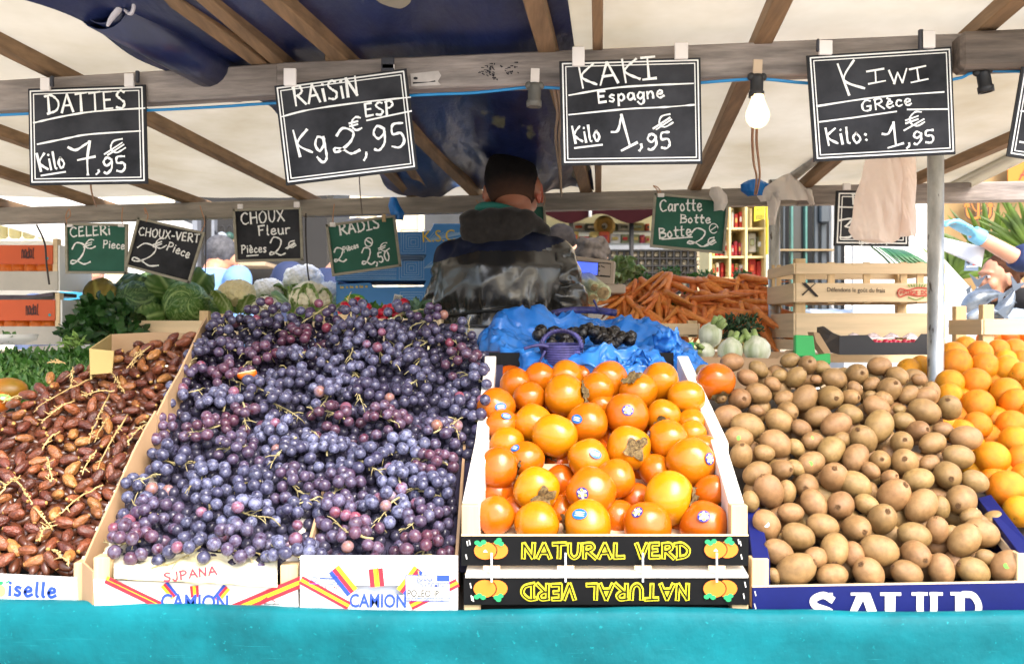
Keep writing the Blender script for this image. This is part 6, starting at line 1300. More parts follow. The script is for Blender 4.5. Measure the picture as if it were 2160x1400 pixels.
b = MB(); b.prism([P(x, y, 2.37) for x, y in ((232, 705), (330, 700), (420, 704), (420, 770), (232, 770))], (0, .005, 0)); b.build('back_wall', M_card, t)
b = MB(); b.prism([P(x, y, 2.115) for x, y in ((189, 735), (240, 740), (236, 786), (190, 790))], (0, .004, 0)); b.build('front_wall', M_ycard, t)
def card(label, rows, th=.004):
    """upright cardboard strip along the slope: rows of (px, ytop, ybottom, Y)"""
    b = MB(); vs = []
    for px, yt, yb, Y in rows: vs += [P(px, yt, Y), P(px, yb, Y)]
    b.add(vs, [(2 * i, 2 * i + 1, 2 * i + 3, 2 * i + 2) for i in range(len(rows) - 1)]); return tag(b.build('cardboard_sheet', M_card, thick=th), label, 'cardboard')
card('brown cardboard sheet between the dates and the front grape crate', [(198, 1205, 1300, 1.675), (176, 1185, 1290, 1.70), (200, 1130, 1260, 1.735), (235, 1055, 1190, 1.78), (280, 955, 1080, 1.845), (305, 905, 1000, 1.885), (328, 866, 950, 1.92)])
card('upper cardboard sheet between the dates and the back of the grape heap', [(330, 875, 960, 1.925), (352, 830, 920, 1.96), (378, 785, 860, 2.03), (402, 735, 800, 2.1), (420, 695, 760, 2.2), (435, 668, 730, 2.3)])
# -- kiwi crate
t = thing('kiwi_crate', 'navy crate of kiwis with big pale letters on its front', 'crate', P(1870, 1260, 1.67)); Yk = 1.668
b = MB(); b.prism([P(x, y, Yk) for x, y in ((1587, 1238), (2500, 1222), (2500, 1335), (1588, 1335))], (0, .006, 0)); b.build('front_panel', M_bluep, t, bevel=.0006)
b = MB(); b.prism([P(x, y, Yk) for x, y in ((1587, 1235.5), (2500, 1219.5), (2500, 1222), (1587, 1238))], (0, .0062, 0)); b.build('top_edge', M_pale, t)
for x0, x1, y0, y1 in ((1588, 1624, 1180, 1235), (2150, 2186, 1168, 1226)):
    a, c = P(x0, y1, Yk), P(x1, y0, Yk); b = MB(); b.box(((a.x + c.x) / 2, Yk + .02, (a.z + c.z) / 2 - .02), (c.x - a.x, .026, c.z - a.z + .04)); b.build('corner_post', M_palez, t, bevel=.0012)
A, B = P(1588, 1180, Yk + .008), P(1578, 1092, 1.80)
b = MB(); b.prism([A, P(1624, 1180, Yk + .008), P(1600, 1060, 1.86), P(1572, 1060, 1.86)], (0, 0, -.09)); b.build('side_rail', M_bluep, t, bevel=.001)
b = MB(); b.prism([P(2150, 1166, Yk + .008), P(2186, 1163, Yk + .008), P(2090, 1042, 1.9), P(2062, 1050, 1.9)], (0, 0, -.09)); b.build('side_rail', M_bluep, t, bevel=.001)
b = MB(); b.prism([P(2148, 1175, Yk + .02), P(2146, 1195, Yk + .02), P(2050, 1075, 1.9), P(2052, 1060, 1.9)], (-.003, 0, 0)); b.build('inner_wall', M_pale, t)
D = Decal((0, Yk, 0), lift=.001)
def slab(x, y, ch):   # big slab-serif capitals, baseline hidden by the cloth
    h = 66; T = lambda *q_: D.poly([(x + a, y + c) for a, c in q_], 0, 1)
    Rr = lambda x0, y0, x1, y1: T((x0, y0), (x1, y0), (x1, y1), (x0, y1))
    if ch == 'S': D.line([(x + 52, y + 14), (x + 34, y + 5), (x + 14, y + 14), (x + 18, y + 28), (x + 48, y + 40), (x + 50, y + 56), (x + 30, y + 63), (x + 4, y + 52)], 15, 0, 1, True); Rr(46, 0, 54, 20); Rr(0, 48, 9, 66)
    if ch == 'A': T((14, 0), (48, 0), (70, 58), (48, 58), (34, 16), (12, 58), (-2, 58), (20, 6)) ; Rr(8, 0, 40, 6); Rr(-8, 58, 22, 66); Rr(40, 58, 80, 66)
    if ch == 'L': Rr(10, 0, 32, 66); Rr(0, 0, 44, 7); Rr(0, 58, 58, 66); Rr(48, 42, 58, 60)
    if ch == 'U': D.line([(x + 18, y + 4), (x + 19, y + 44), (x + 32, y + 58), (x + 46, y + 44), (x + 47, y + 4)], 15, 0, 1, True); Rr(0, 0, 34, 7); Rr(38, 0, 66, 7)
    if ch == 'D': Rr(10, 0, 30, 66); Rr(0, 0, 30, 7); Rr(0, 59, 30, 66); D.line([(x + 28, y + 5), (x + 48, y + 8), (x + 60, y + 32), (x + 48, y + 58), (x + 28, y + 61)], 14, 0, 1, True)
for ch, x in (('S', 1702), ('A', 1786), ('L', 1856), ('U', 1922), ('D', 2004)): slab(x, 1249 - (x - 1700) * .006, ch)
for x, y in ((1592, 1246), (1591, 1272), (1593, 1278)): D.line([(x, y), (x + 2, y + 9)], 2, 1, 1)
D.mb.build('lettering', [M_greyp, M_white], t)
# ------------------------------------------------------------------ persimmons
PP = Plane(1.70, -.365, 2.14, -.075)
M_pers = mat('persimmon_skin', '#eeeeee', rough=.17, var=.07, vs=3.0, objcol=True, spec=.5, bump=.05, bs=30, spots='#7a4a1c', spot_s=22, spot_t=.735, sss=.12)
M_cal = mat('dried_calyx', '#4a3620', rough=.85, var=.5, vs=7, col2='#8c7648', bump=.8, bs=20)
M_stk = mat('blue_sticker', '#0f62ae', rough=.35, var=.03); M_stk2 = mat('violet_sticker', '#262a86', rough=.35, var=.05); M_stky = mat('sticker_yellow', '#d9c65a', rough=.4)
def persfn(v):
    th = math.atan2(v.y, v.x); rr = math.hypot(v.x, v.y); sq = 1 + .035 * math.cos(4 * th) * rr ** 3
    z = v.z - .13 * math.exp(-(rr / .28) ** 2) * (1 if v.z > 0 else -.35)
    return Vector((v.x * sq, v.y * sq, z * .93))
b = MB(); b.ell((0, 0, 0), 1, None, 40, 26, fn=persfn); pers_mesh = b.mesh('skin', [M_pers])
def calyx_mesh(seed):
    random.seed(seed); b = MB()
    for i in range(4):
        a = i * math.pi / 2 + random.uniform(-.25, .25); vs = []; L = random.uniform(.42, .62)
        for j in range(6):
            f = j / 5
            for s in (-1, 0, 1):
                w_ = .25 * math.sin(math.pi * min(1, .2 + .75 * f)) * random.uniform(.7, 1.25) ; r = .06 + L * f; x = r; y = s * w_
                X = x * math.cos(a) - y * math.sin(a); Y = x * math.sin(a) + y * math.cos(a); R2 = math.hypot(X, Y)
                z = .93 * math.sqrt(max(0, 1 - R2 * R2)) - .13 * math.exp(-(R2 / .28) ** 2) + .025 + .2 * f ** 2 * random.uniform(0, 1.2) + (.03 if s == 0 else 0) + random.uniform(-.01, .03)
                vs.append((X, Y, z))
        b.add(vs, [(3 * j + c, 3 * j + c + 1, 3 * j + c + 4, 3 * j + c + 3) for j in range(5) for c in (0, 1)], 0, True)
    b.ell((0, 0, .845), (.1, .1, .05), None, 10, 6); return b.mesh('calyx', [M_cal])
cal_meshes = [calyx_mesh(s) for s in range(4)]
def cap_mesh(name, rx, ry, mats, kind):
    """sticker moulded on a unit ball around +Z"""
    b = MB()
    def cap(rx, ry, ox, oy, lift, mi, n=16):
        vs = [(ox, oy)] + [(ox + rx * math.cos(2 * math.pi * i / n), oy + ry * math.sin(2 * math.pi * i / n)) for i in range(n)]
        b.add([Vector((x, y, math.sqrt(1 - x * x - y * y))) * lift for x, y in vs], [(0, 1 + i, 1 + (i + 1) % n) for i in range(n)], mi, True)
    cap(rx, ry, 0, 0, 1.012, 0)
    if kind == 'oval':
        for o in (-.07, 0.0, .07): cap(rx * .7, .018, .0, o, 1.018, 1)
    if kind == 'round':
        for i in range(6): a = i * 1.05; cap(.065, .05, .14 * math.cos(a), .14 * math.sin(a), 1.018, 1 if i % 2 else 2)
        cap(.08, .07, 0, 0, 1.019, 1)
    return b.mesh(name, mats)
st_oval = cap_mesh('sticker', .29, .21, [M_stk, M_white], 'oval'); st_round = cap_mesh('sticker', .25, .235, [M_stk2, M_white, M_stky], 'round'); st_green = cap_mesh('sticker', .2, .17, [mat('lime_sticker', '#6fc04a', rough=.35, var=.1), M_white], ''); st_white = cap_mesh('sticker', .22, .2, [mat('shiny_white_sticker', '#e4e9ea', rough=.15)], '')
def ramp(t): 
    a = Vector((.60, .26, .004)); c = Vector((.57, .155, .004)); e = Vector((.50, .082, .004)); v = a.lerp(c, t * 2) if t < .5 else c.lerp(e, t * 2 - 1); return (v.x, v.y, v.z, 1)
def facing(c, q_, r, p0=None):
    """outward direction at which photo point q_ lies on a ball of centre c, radius r"""
    e = Vector((0, 0, CZ)); d = Vector(((q_[0] - 1080) / F, 1, (700 - q_[1]) / F)).normalized(); oc = e - c; bq = oc.dot(d); disc = bq * bq - (oc.dot(oc) - r * r)
    if disc <= 0: pnt = e + d * (-bq); return (pnt - c).normalized()
    return (e + d * (-bq - math.sqrt(disc)) - c).normalized()
# x, y, radius, hue 0..1, depth shift, calyx at, sticker kind, sticker at, label (crop pixels)
PL = [
 (285, 1205, 130, .6, 0, None, None, None, 'orange persimmon in the front corner next to the grapes'),
 (580, 1262, 150, .3, 0, None, None, None, 'yellow orange persimmon second in the front row'),
 (940, 1272, 172, .3, 0, (765, 1290), 'o', (885, 1192), 'persimmon in the front row with a blue sticker on its top'),
 (1370, 1278, 162, .6, 0, None, 'r', (1295, 1178), 'orange persimmon in the front row with a violet sticker on its far edge'),
 (1775, 1272, 162, .8, 0, None, 'r', (1770, 1208), 'deep orange persimmon with a round violet sticker in the front corner next to the kiwis'),
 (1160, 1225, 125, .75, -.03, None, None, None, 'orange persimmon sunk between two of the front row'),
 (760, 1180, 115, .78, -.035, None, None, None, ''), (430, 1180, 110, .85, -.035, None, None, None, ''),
 (580, 1020, 152, .06, .012, (632, 1085), None, None, 'yellow persimmon with its ragged calyx turned to the shopper'),
 (970, 1035, 165, .55, .012, None, 'r', (905, 1047), 'large persimmon with a round violet sticker above the front row'),
 (1525, 1080, 178, 0, .015, (1692, 1110), None, None, 'bright yellow persimmon with its calyx at the side, above the front row'),
 (1835, 1050, 130, .8, 0, (1865, 1135), None, None, 'deep orange persimmon with a brown calyx below, against the kiwi side rail'),
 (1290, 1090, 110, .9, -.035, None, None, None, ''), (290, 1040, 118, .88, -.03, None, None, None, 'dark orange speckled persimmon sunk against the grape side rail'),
 (310, 870, 145, .7, .01, (468, 895), None, None, 'orange persimmon overhanging the grape side rail, calyx at its side'),
 (500, 805, 125, .65, 0, None, 'o', (425, 722), 'persimmon with a blue sticker behind the one overhanging the rail'),
 (750, 960, 110, .95, -.035, None, None, None, ''), (1140, 945, 135, .5, .005, None, None, None, 'plain orange persimmon in the middle of the heap'),
 (950, 805, 138, .35, .01, None, 'o', (1002, 765), 'persimmon with a blue sticker in the middle of the heap'),
 (1430, 885, 115, .6, -.015, None, None, None, ''),
 (1680, 825, 162, .45, .015, None, 'r', (1815, 800), 'streaked persimmon with a violet sticker lapping over the kiwi side rail'),
 (1770, 745, 110, .6, -.01, None, None, None, ''),
 (1235, 725, 148, .3, .012, (1292, 728), None, None, 'yellow orange persimmon with its calyx facing out in the middle'),
 (1510, 662, 135, .45, .01, None, 'r', (1372, 632), 'orange persimmon with a sticker at its edge above the streaked one'),
 (710, 640, 156, .18, .015, (640, 815), None, None, 'tall yellow persimmon standing in the middle of the heap'),
 (555, 545, 128, .3, .005, None, None, None, 'yellow orange persimmon beside the tall yellow one'),
 (940, 550, 140, .6, .01, None, 'o', (865, 517), 'orange persimmon with a blue sticker on its flank in the middle'),
 (1225, 490, 148, .6, .012, None, 'r', (1230, 455), 'orange persimmon with a round violet sticker high in the heap'),
 (1480, 500, 115, .25, 0, (1480, 545), None, None, 'yellow persimmon with a pale calyx below, high in the heap'),
 (335, 562, 112, .6, 0, None, 'o', (365, 495), 'persimmon with a blue oval sticker next to the grapes'),
 (292, 432, 128, .65, .008, None, 'o', (325, 430), 'persimmon with a square blue sticker at the grape edge'),
 (370, 692, 115, .3, -.01, None, None, None, 'yellow persimmon low at the edge by the grapes'),
 (530, 365, 108, .6, 0, None, None, None, ''), (785, 358, 148, .35, .012, (918, 330), None, None, 'orange persimmon with a calyx at its side near the top'),
 (1010, 305, 120, .4, 0, None, None, None, ''), (1100, 240, 130, .45, 0, None, None, None, 'big persimmon with scratched skin under the blue bag'),
 (1305, 320, 128, .4, .005, (1260, 240), None, None, 'persimmon with dark specks on its top near the blue bag'),
 (1455, 252, 132, .35, .008, None, None, None, 'tall plain persimmon in front of the blue bag'),
 (1645, 375, 128, .2, .01, (1640, 470), None, None, 'yellow persimmon with its calyx below, on the top corner by the side rail'),
 (1680, 545, 98, .4, -.01, None, None, None, ''), (1690, 620, 92, .25, -.005, None, None, None, ''),
 (430, 268, 108, .65, -.01, None, None, None, ''), (600, 222, 102, .65, 0, None, None, None, 'orange persimmon at the top next to the grapes'),
 (795, 215, 112, .35, 0, None, None, None, 'freckled yellow persimmon at the top of the heap'), (910, 205, 84, .7, -.01, None, 'o', (880, 195), ''),
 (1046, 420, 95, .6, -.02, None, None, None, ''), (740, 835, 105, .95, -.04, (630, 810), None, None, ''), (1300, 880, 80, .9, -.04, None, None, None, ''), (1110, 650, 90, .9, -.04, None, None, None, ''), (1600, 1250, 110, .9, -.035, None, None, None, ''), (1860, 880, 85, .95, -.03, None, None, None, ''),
]
def persimmon(x, y, rp, hue, lift, cal, sk, sat, lab, plane=PP, i=0, conv=None):
    cv = conv or (lambda a, c: (960 + a / 3.375, 730 + c / 3.375)); px, py = cv(x, y); c = plane.hit(px, py, lift + .012); rp = rp * 1.09; r = rp / 3.375 / F * c.y
    if plane is PP and c.y < 1.664 + r: c = P(px, py, 1.664 + r); r = rp / 3.375 / F * c.y
    t = thing('persimmon', lab or 'plain orange persimmon partly hidden under the others', 'persimmon', c, group='persimmons deep in the crates' if lift < -.05 else 'persimmons in the black fronted crates')
    ax = facing(c, cv(*cal), r * .93) if cal else Vector((random.uniform(-.7, .7), random.uniform(.1, .9), random.uniform(-.6, -.2))).normalized()
    if cal: 
        d = Vector((cal[0] - x, 0, y - cal[1])) / rp
        if d.length > .6: ax = (ax + Vector((d.x, 0, d.z)) * .5).normalized()
    rq = ax.to_track_quat('Z', 'Y') @ Quaternion((0, 0, 1), random.uniform(0, 6))
    s = inst('skin', pers_mesh, (0, 0, 0), rq, r, t); s.color = ramp(max(0, min(1, hue + random.uniform(-.05, .05))))
    if cal: inst('calyx', cal_meshes[i % 4], (0, 0, 0), rq, r, t)
    if sk:
        f = facing(c, cv(*sat), r); inst('sticker', st_oval if sk == 'o' else st_round, (0, 0, 0), f.to_track_quat('Z', 'Y') @ Quaternion((0, 0, 1), random.uniform(-.7, .7)), r, t)
random.seed(17)
for i, a in enumerate(PL): persimmon(*a, i=i)
random.seed(18)
for gx in range(1020, 1530, 62):
    for gy in range(800, 1110, 52):
        x = gx + random.uniform(-15, 15); y = gy + random.uniform(-12, 12); m_ = 1 - (y - 730) / 420
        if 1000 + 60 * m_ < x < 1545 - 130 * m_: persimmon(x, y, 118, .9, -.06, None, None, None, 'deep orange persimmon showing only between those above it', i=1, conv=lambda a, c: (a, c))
KP = Plane(1.715, -.405, 2.2, -.055)
persimmon(1853, 252, 128, .72, .02, (1885, 345), None, None, 'single orange persimmon lying on the kiwis', plane=KP, i=1)
# ------------------------------------------------------------------ kiwis
M_kiwi = mat('kiwi_skin', '#84653d', rough=.42, var=.1, vs=2.2, col2='#9a794d', bump=.3, bs=90, rnd=.14, hue=.012, spots='#5d3d20', spot_s=60, spot_t=.76)
M_kend = mat('kiwi_tip', '#6e5030', rough=.9, var=.5, vs=6, bump=.6, bs=40)
def kiwi_mesh(seed):
    random.seed(seed); b = MB(); k = random.uniform(-.05, .05)
    b.ell((0, 0, 0), (1, .96, 1.28), None, 36, 26, fn=lambda v: Vector((v.x * (1 + .05 * noise.noise(v * 1.3 + Vector((seed, 0, 0)))), v.y * (1 + .05 * noise.noise(v * 1.3 + Vector((0, seed, 0)))), v.z * (1 + k * v.x) - .05 * math.exp(-(math.hypot(v.x, v.y) / .14) ** 2) * (1 if v.z > 0 else 0))))
    for s in (1, -1):
        z = s * 1.255; n = 9 if s > 0 else 5
        pts = [Vector((.15 * math.cos(a), .15 * math.sin(a), z)) for a in [6.283 * i / 12 for i in range(13)]]
        if s > 0: b.tube(pts, .035, 6, mi=1); b.ell((0, 0, z + .0), (.07, .07, .07), None, 10, 6, mi=1)
        for i in range(n):
            a = i * 6.283 / n + random.uniform(-.2, .2); r1 = random.uniform(.1, .2); b.tube([Vector((.06 * math.cos(a), .06 * math.sin(a), z + s * .0)), Vector((r1 * math.cos(a), r1 * math.sin(a), z + s * .04)), Vector((r1 * 1.3 * math.cos(a + .4), r1 * 1.3 * math.sin(a + .4), z - s * .01))], [.03, .028, .008], 5, mi=1)
    return b.mesh('kiwi', [M_kiwi, M_kend])
kiwi_meshes = [kiwi_mesh(s) for s in range(5)]
A7 = [(312,130,75,60,0),(480,175,80,52,35),(130,185,60,40,-20),(410,230,90,55,25),(680,120,100,50,-10),(790,150,62,60,0,805,128),(615,215,55,40,0),(570,270,80,45,35),(715,225,92,60,-35,765,180),(880,165,60,45,20),(845,240,50,30,0),(960,235,85,65,20),(1100,210,75,70,60,1135,200),(1245,155,92,60,-5),(1360,220,95,60,15,1415,250),(1495,240,55,38,10),(1195,270,72,45,-30),(1305,305,95,75,35,1345,265),(480,330,105,68,20),(360,365,92,70,0,388,362),(240,350,60,42,-20,255,362),(642,360,85,50,-15),(770,360,110,75,-50),(935,355,80,78,0,970,360),(1060,355,72,55,30,1110,355),(1090,300,60,45,50),(1190,340,60,32,0),(1270,365,65,50,20),(1430,335,80,55,-35),(1535,345,85,60,-20),(285,475,102,75,-5),(470,440,60,40,20),(665,440,82,60,35,712,460),(610,505,115,75,30),(410,535,118,85,15),(355,610,108,72,10),(860,475,85,70,-10),(1060,460,90,65,20),(1228,415,100,72,30),(1370,430,60,32,0),(1400,505,80,60,20),(1530,440,115,80,15,1625,470),(1688,420,82,75,60,1678,372),(970,530,110,80,-25),(1242,535,105,88,-60),(1490,565,102,65,15,1545,555),(370,720,105,72,80,377,658),(590,645,118,85,30),(750,550,70,55,30),(715,670,85,50,50),(822,630,66,62,0),(515,705,70,55,10),(1140,620,110,85,35,1110,562),(940,685,105,82,-20,895,735),(1385,640,112,72,5,1405,622),(1580,645,108,70,-10,1510,672),(1795,610,110,80,0),(1745,730,130,78,10),(1250,755,85,68,80,1262,745),(1405,765,98,88,0,1405,743),(1095,735,88,78,-50),(812,770,85,75,-20),(625,810,80,65,25,680,810),(715,800,62,50,40),(470,835,112,75,-25),(1560,770,66,55,-20),(1190,815,52,50,40),(958,860,122,90,-20,962,806),(1675,845,100,88,10,1698,866),(1850,885,90,70,25),(1090,905,140,85,25,990,850),(1310,860,76,50,-25,1350,850),(1490,875,90,76,-10),(784,910,88,76,0,780,926),(545,945,112,92,65),(660,950,85,60,85),(1335,975,110,98,-20,1405,912),(1510,1040,118,95,-50),(1630,1050,100,60,82),(1765,1002,98,94,0,1746,1035),(430,1010,95,55,80),(830,1025,88,78,60),(1000,1035,95,88,0,985,1046),(1165,1030,72,64,30),(1010,620,60,50,0),(1650,560,70,52,10)]
B8 = [(270,230,125,95,60),(445,145,102,76,0),(500,315,150,98,20),(680,240,140,95,15),(930,258,130,100,25,985,282),(1115,190,118,108,0,1156,137),(355,435,122,98,35),(482,560,142,125,-30),(630,470,82,78,0),(770,412,116,106,80,770,505),(750,605,152,92,-5),(910,450,92,78,80),(1095,420,152,115,15),(1355,310,142,98,15),(1525,270,102,84,75),(1365,450,138,102,30,1430,490),(1020,588,128,112,50,968,525),(1300,588,152,98,20,1206,540),(1552,560,122,96,80),(1722,345,155,108,-50),(1850,290,150,105,20),(1770,170,142,62,-15),(1785,570,152,102,20,1690,526),(1880,470,82,60,20),(2030,535,125,105,-60),(322,605,66,50,60),(1640,300,80,60,40),(980,690,120,50,0)]
random.seed(23); kk_ = []
for a in A7: kk_.append((1440 + a[0] / 3, 720 + a[1] / 3, a[2] / 3, a[3] / 3, a[4], (1440 + a[5] / 3, 720 + a[6] / 3) if len(a) > 5 else None))
for a in B8: kk_.append((1540 + a[0] / 3.484, 1040 + a[1] / 3.484, a[2] / 3.484, a[3] / 3.484, a[4], (1540 + a[5] / 3.484, 1040 + a[6] / 3.484) if len(a) > 5 else None))
for gx in range(1600, 2140, 46):       # the layer that shows in the gaps
    for gy in range(790, 1225, 44):
        x = gx + random.uniform(-14, 14); y = gy + random.uniform(-14, 14)
        if x > 1500 + (y - 780) * .25 + 30 and x < 1960 + (y - 800) * .45: kk_.append((x, y, 30, 24, random.uniform(-90, 90), 'low'))
kst = {(1713, 924): st_green, (1710, 977): st_green, (1558, 923): st_green, (2123, 1193): st_green, (1617, 1106): st_white}
kdone = set(); ksp = []
for i, (x, y, ah, bh, ang, en) in enumerate(kk_):
    low = en == 'low'; lift = (-.026 if low else .012 + .25 * (bh - 24) / F * 2); c = KP.hit(x, y, lift); r = bh / F * c.y
    if low: r = .0225
    r = min(r, .0285); c = P(x, y, max(c.y, 1.702)); A = R(ang); d = Vector((math.cos(A), 0, -math.sin(A)))
    if en and not low:
        f = facing(c, en, r * 1.15); ax = f
    else:
        ratio = min(1, ah / (1.28 * bh)); s = math.sqrt(max(0, 1 - ratio ** 2)); ax = (d * ratio + Vector((0, 1, 0)) * s * random.choice((-1, 1, 1)) * .8).normalized()
        if random.random() < .5 : ax = -ax if ax.y < 0 else ax
    o = inst('kiwi', kiwi_meshes[i % 5], c, ax.to_track_quat('Z', 'Y') @ Quaternion((0, 0, 1), random.uniform(0, 6)), r)
    lab = 'brown fuzzy kiwi lying on its side in the kiwi heap'
    if low: lab = 'brown kiwi deep between the kiwis above it'
    elif en: lab = 'brown fuzzy kiwi in the heap with its tip turned to the shopper'
    for (sx, sy), ms in kst.items():
        if (sx, sy) not in kdone and not low and math.hypot(sx - x, sy - y) < bh * .85:
            kdone.add((sx, sy)); q_ = inst('sticker', ms, (0, 0, 0), None, 1, o); f = facing(c, (sx, sy), r); M3 = o.rotation_quaternion.to_matrix().inverted(); l = M3 @ f
            q_.rotation_mode = 'QUATERNION'; q_.rotation_quaternion = l.to_track_quat('Z', 'Y'); g_ = 1 / math.sqrt(l.x ** 2 + (l.y / .96) ** 2 + (l.z / 1.28) ** 2); q_.location = l * (g_ - 1 + .012)
            lab = {(1713, 924): 'kiwi with a lime sticker high in the middle of the heap', (1710, 977): 'kiwi with a lime sticker just below another stickered one', (1558, 923): 'kiwi with a lime sticker beside the persimmon crate rail', (2123, 1193): 'kiwi with a lime sticker in the front corner by the blue side rail', (1617, 1106): 'kiwi with a shiny white sticker by the persimmon crate post'}[(sx, sy)]
    tag(o, lab, 'kiwi', 'kiwis tucked under the heap' if low else 'kiwis in the navy crate')
# ------------------------------------------------------------------ oranges
OP = Plane(1.84, -.36, 2.46, -.045)
M_orange = mat('orange_skin', '#d98202', rough=.36, var=.10, vs=3, bump=.55, bs=42, rnd=.10, hue=.012, spec=.5, col2='#e29406')
b = MB(); b.ell((0, 0, 0), (1, 1, .95), None, 36, 24, fn=lambda v: Vector((v.x, v.y, v.z - .05 * math.exp(-(math.hypot(v.x, v.y) / .15) ** 2) * (1 if v.z > 0 else -1)))); b.ell((0, 0, .895), (.055, .055, .03), None, 10, 6, mi=1)
for i in range(6): a = i * 1.047; b.ell((.07 * math.cos(a), .07 * math.sin(a), .90), (.035, .02, .012), None, 6, 4, mi=1)
or_mesh = b.mesh('orange', [M_orange, mat('stem_button', '#6d6a2a', rough=.8)])
OL = [(1735,140,98),(1880,78,84),(1715,92,92),(1912,158,90),(2045,125,75),(2050,172,88),(2140,212,84),(2150,130,50),(1510,165,52),(1432,182,46),(1692,262,90),(1855,265,100),(1962,242,60),(2045,330,104),(1690,345,84),(1867,402,104),(2110,395,102),(1655,542,86),(1865,530,90),(1760,578,84),(1982,492,80),(2082,530,98),(2105,635,102),(1950,610,70),(1955,740,114),(2152,752,102),(2050,935,124),(2175,865,100),(2130,1075,100),(1735,478,70),(2240,300,100),(2230,460,100),(2250,620,105),(2260,930,115),(2240,1060,100),(2235,780,100),(1790,40,70),(2000,60,70),(2100,60,80),(1820,655,70),(1850,800,70),(2030,840,70),(1960,880,60),(1760,370,60)]
random.seed(29)
for i, (x, y, rp) in enumerate(OL):
    px, py = 1440 + x / 3, 720 + y / 3; c = OP.hit(px, py, .01 if rp > 80 else -.02); r = max(.03, min(.0405, rp / 3 / F * c.y))
    ax = Vector((random.uniform(-1, 1), random.uniform(-1, .6), random.uniform(-.5, 1))).normalized()
    o = inst('orange', or_mesh, c, ax.to_track_quat('Z', 'Y'), r)
    tag(o, 'small orange behind the kiwis beside the foot of the steel pole' if x in (1510, 1432) else 'bright orange in the heap beyond the kiwis', 'orange', 'oranges behind the kiwis by the pole' if x in (1510, 1432) else 'oranges heaped beyond the kiwis')
b = MB(); b.prism([(.75, 1.86, CZ - .42), (1.4, 1.86, CZ - .42), (1.4, 2.5, CZ - .09), (.75, 2.5, CZ - .09)], (0, 0, -.01)); tag(b.build('orange_tray', M_paley), 'sloping board under the oranges', 'board')
# ------------------------------------------------------------------ poisson sampling on a sloped heap
def scatter(pl, x0, x1, t1, rad, inside, seed, tries=60000):
    random.seed(seed); cell = rad / 1.4143; G = {}; out = []; fails = 0
    for _ in range(tries):
        X = random.uniform(x0, x1); T = random.uniform(0, t1); key = (int(X / cell), int(T / cell)); ok = True
        for i in range(-2, 3):
            for j in range(-2, 3):
                for q_ in G.get((key[0] + i, key[1] + j), ()):
                    if (q_[0] - X) ** 2 + (q_[1] - T) ** 2 < rad * rad: ok = False; break
                if not ok: break
            if not ok: break
        if not ok:
            fails += 1
            if fails > 6000: break
            continue
        p = Vector((X, pl.Y0, CZ + pl.z0)) + pl.t * T
        if not inside(p, *pxof(p)): continue
        fails = 0; G.setdefault(key, []).append((X, T)); out.append((X, T, p))
    return out
def interp(tab, x):
    if x <= tab[0][0]: return tab[0][1]
    for (a, p), (c, q_) in zip(tab, tab[1:]):
        if x <= c: return p + (q_ - p) * (x - a) / (c - a)
    return tab[-1][1]
# ------------------------------------------------------------------ grapes
GP = Plane(1.69, -.392, 2.24, .015)
M_grape = mat('grape_skin', '#ffffff', rough=.3, var=.05, vs=1.5, objcol=True, spec=.45)
nt = M_grape.node_tree; N = nt.nodes; L_ = nt.links; pb = N['Principled BSDF']; src = pb.inputs['Base Color'].links[0].from_socket
oi = [n for n in N if n.type == 'OBJECT_INFO'][0]; tcn = [n for n in N if n.type == 'TEX_COORD'][0]
n1 = N.new('ShaderNodeTexNoise'); n1.noise_dimensions = '4D'; n1.inputs['Scale'].default_value = 1.5; n1.inputs['Detail'].default_value = 5; n1.inputs['Roughness'].default_value = .65; L_.new(tcn.outputs['Object'], n1.inputs['Vector'])
mm = N.new('ShaderNodeMath'); mm.operation = 'MULTIPLY'; mm.inputs[1].default_value = 53; L_.new(oi.outputs['Random'], mm.inputs[0]); L_.new(mm.outputs[0], n1.inputs['W'])
rr = N.new('ShaderNodeMapRange'); rr.inputs[1].default_value = .34; rr.inputs[2].default_value = .66; L_.new(n1.outputs[0], rr.inputs[0])
ml = N.new('ShaderNodeMath'); ml.operation = 'MULTIPLY'; L_.new(rr.outputs[0], ml.inputs[0]); L_.new(oi.outputs['Alpha'], ml.inputs[1])
mx = N.new('ShaderNodeMix'); mx.data_type = 'RGBA'; L_.new(ml.outputs[0], mx.inputs[0]); L_.new(src, mx.inputs[6]); mx.inputs[7].default_value = (*lin('#868bad'), 1); L_.new(mx.outputs[2], pb.inputs['Base Color'])
ro = N.new('ShaderNodeMapRange'); ro.inputs[3].default_value = .14; ro.inputs[4].default_value = .5; L_.new(ml.outputs[0], ro.inputs[0]); L_.new(ro.outputs[0], pb.inputs['Roughness'])
M_gstem = mat('grape_stalk', '#9a8a55', rough=.6, var=.3, vs=60, col2='#b9ae80')
b = MB(); b.ell((0, 0, 0), (1, 1, 1.08), None, 18, 12); b.ell((0, 0, -1.07), (.09, .09, .04), None, 6, 4, mi=1); berry = b.mesh('berry', [M_grape, M_edge])
gtop = [(380, 760), (425, 695), (445, 672), (500, 664), (548, 672), (556, 655), (650, 652), (700, 648), (790, 650), (880, 655), (920, 674), (980, 690), (1010, 735), (1036, 770), (1056, 805)]
glef = [(660, 432), (740, 412), (830, 368), (905, 322), (1000, 285), (1080, 248), (1200, 228)]
def gin(p, px, py):
    if py < interp(gtop, px) + 6: return False
    if px < interp(glef, py) + 8: return False
    if p.x > -.052 - .055 * max(0, min(1, (1.98 - p.y) / .1)): return False
    lim = 1196 if 236 < px < 600 else 1176 if px > 625 else 1190
    return py < lim
cen = scatter(GP, -.76, -.02, .72, .066, gin, 41)
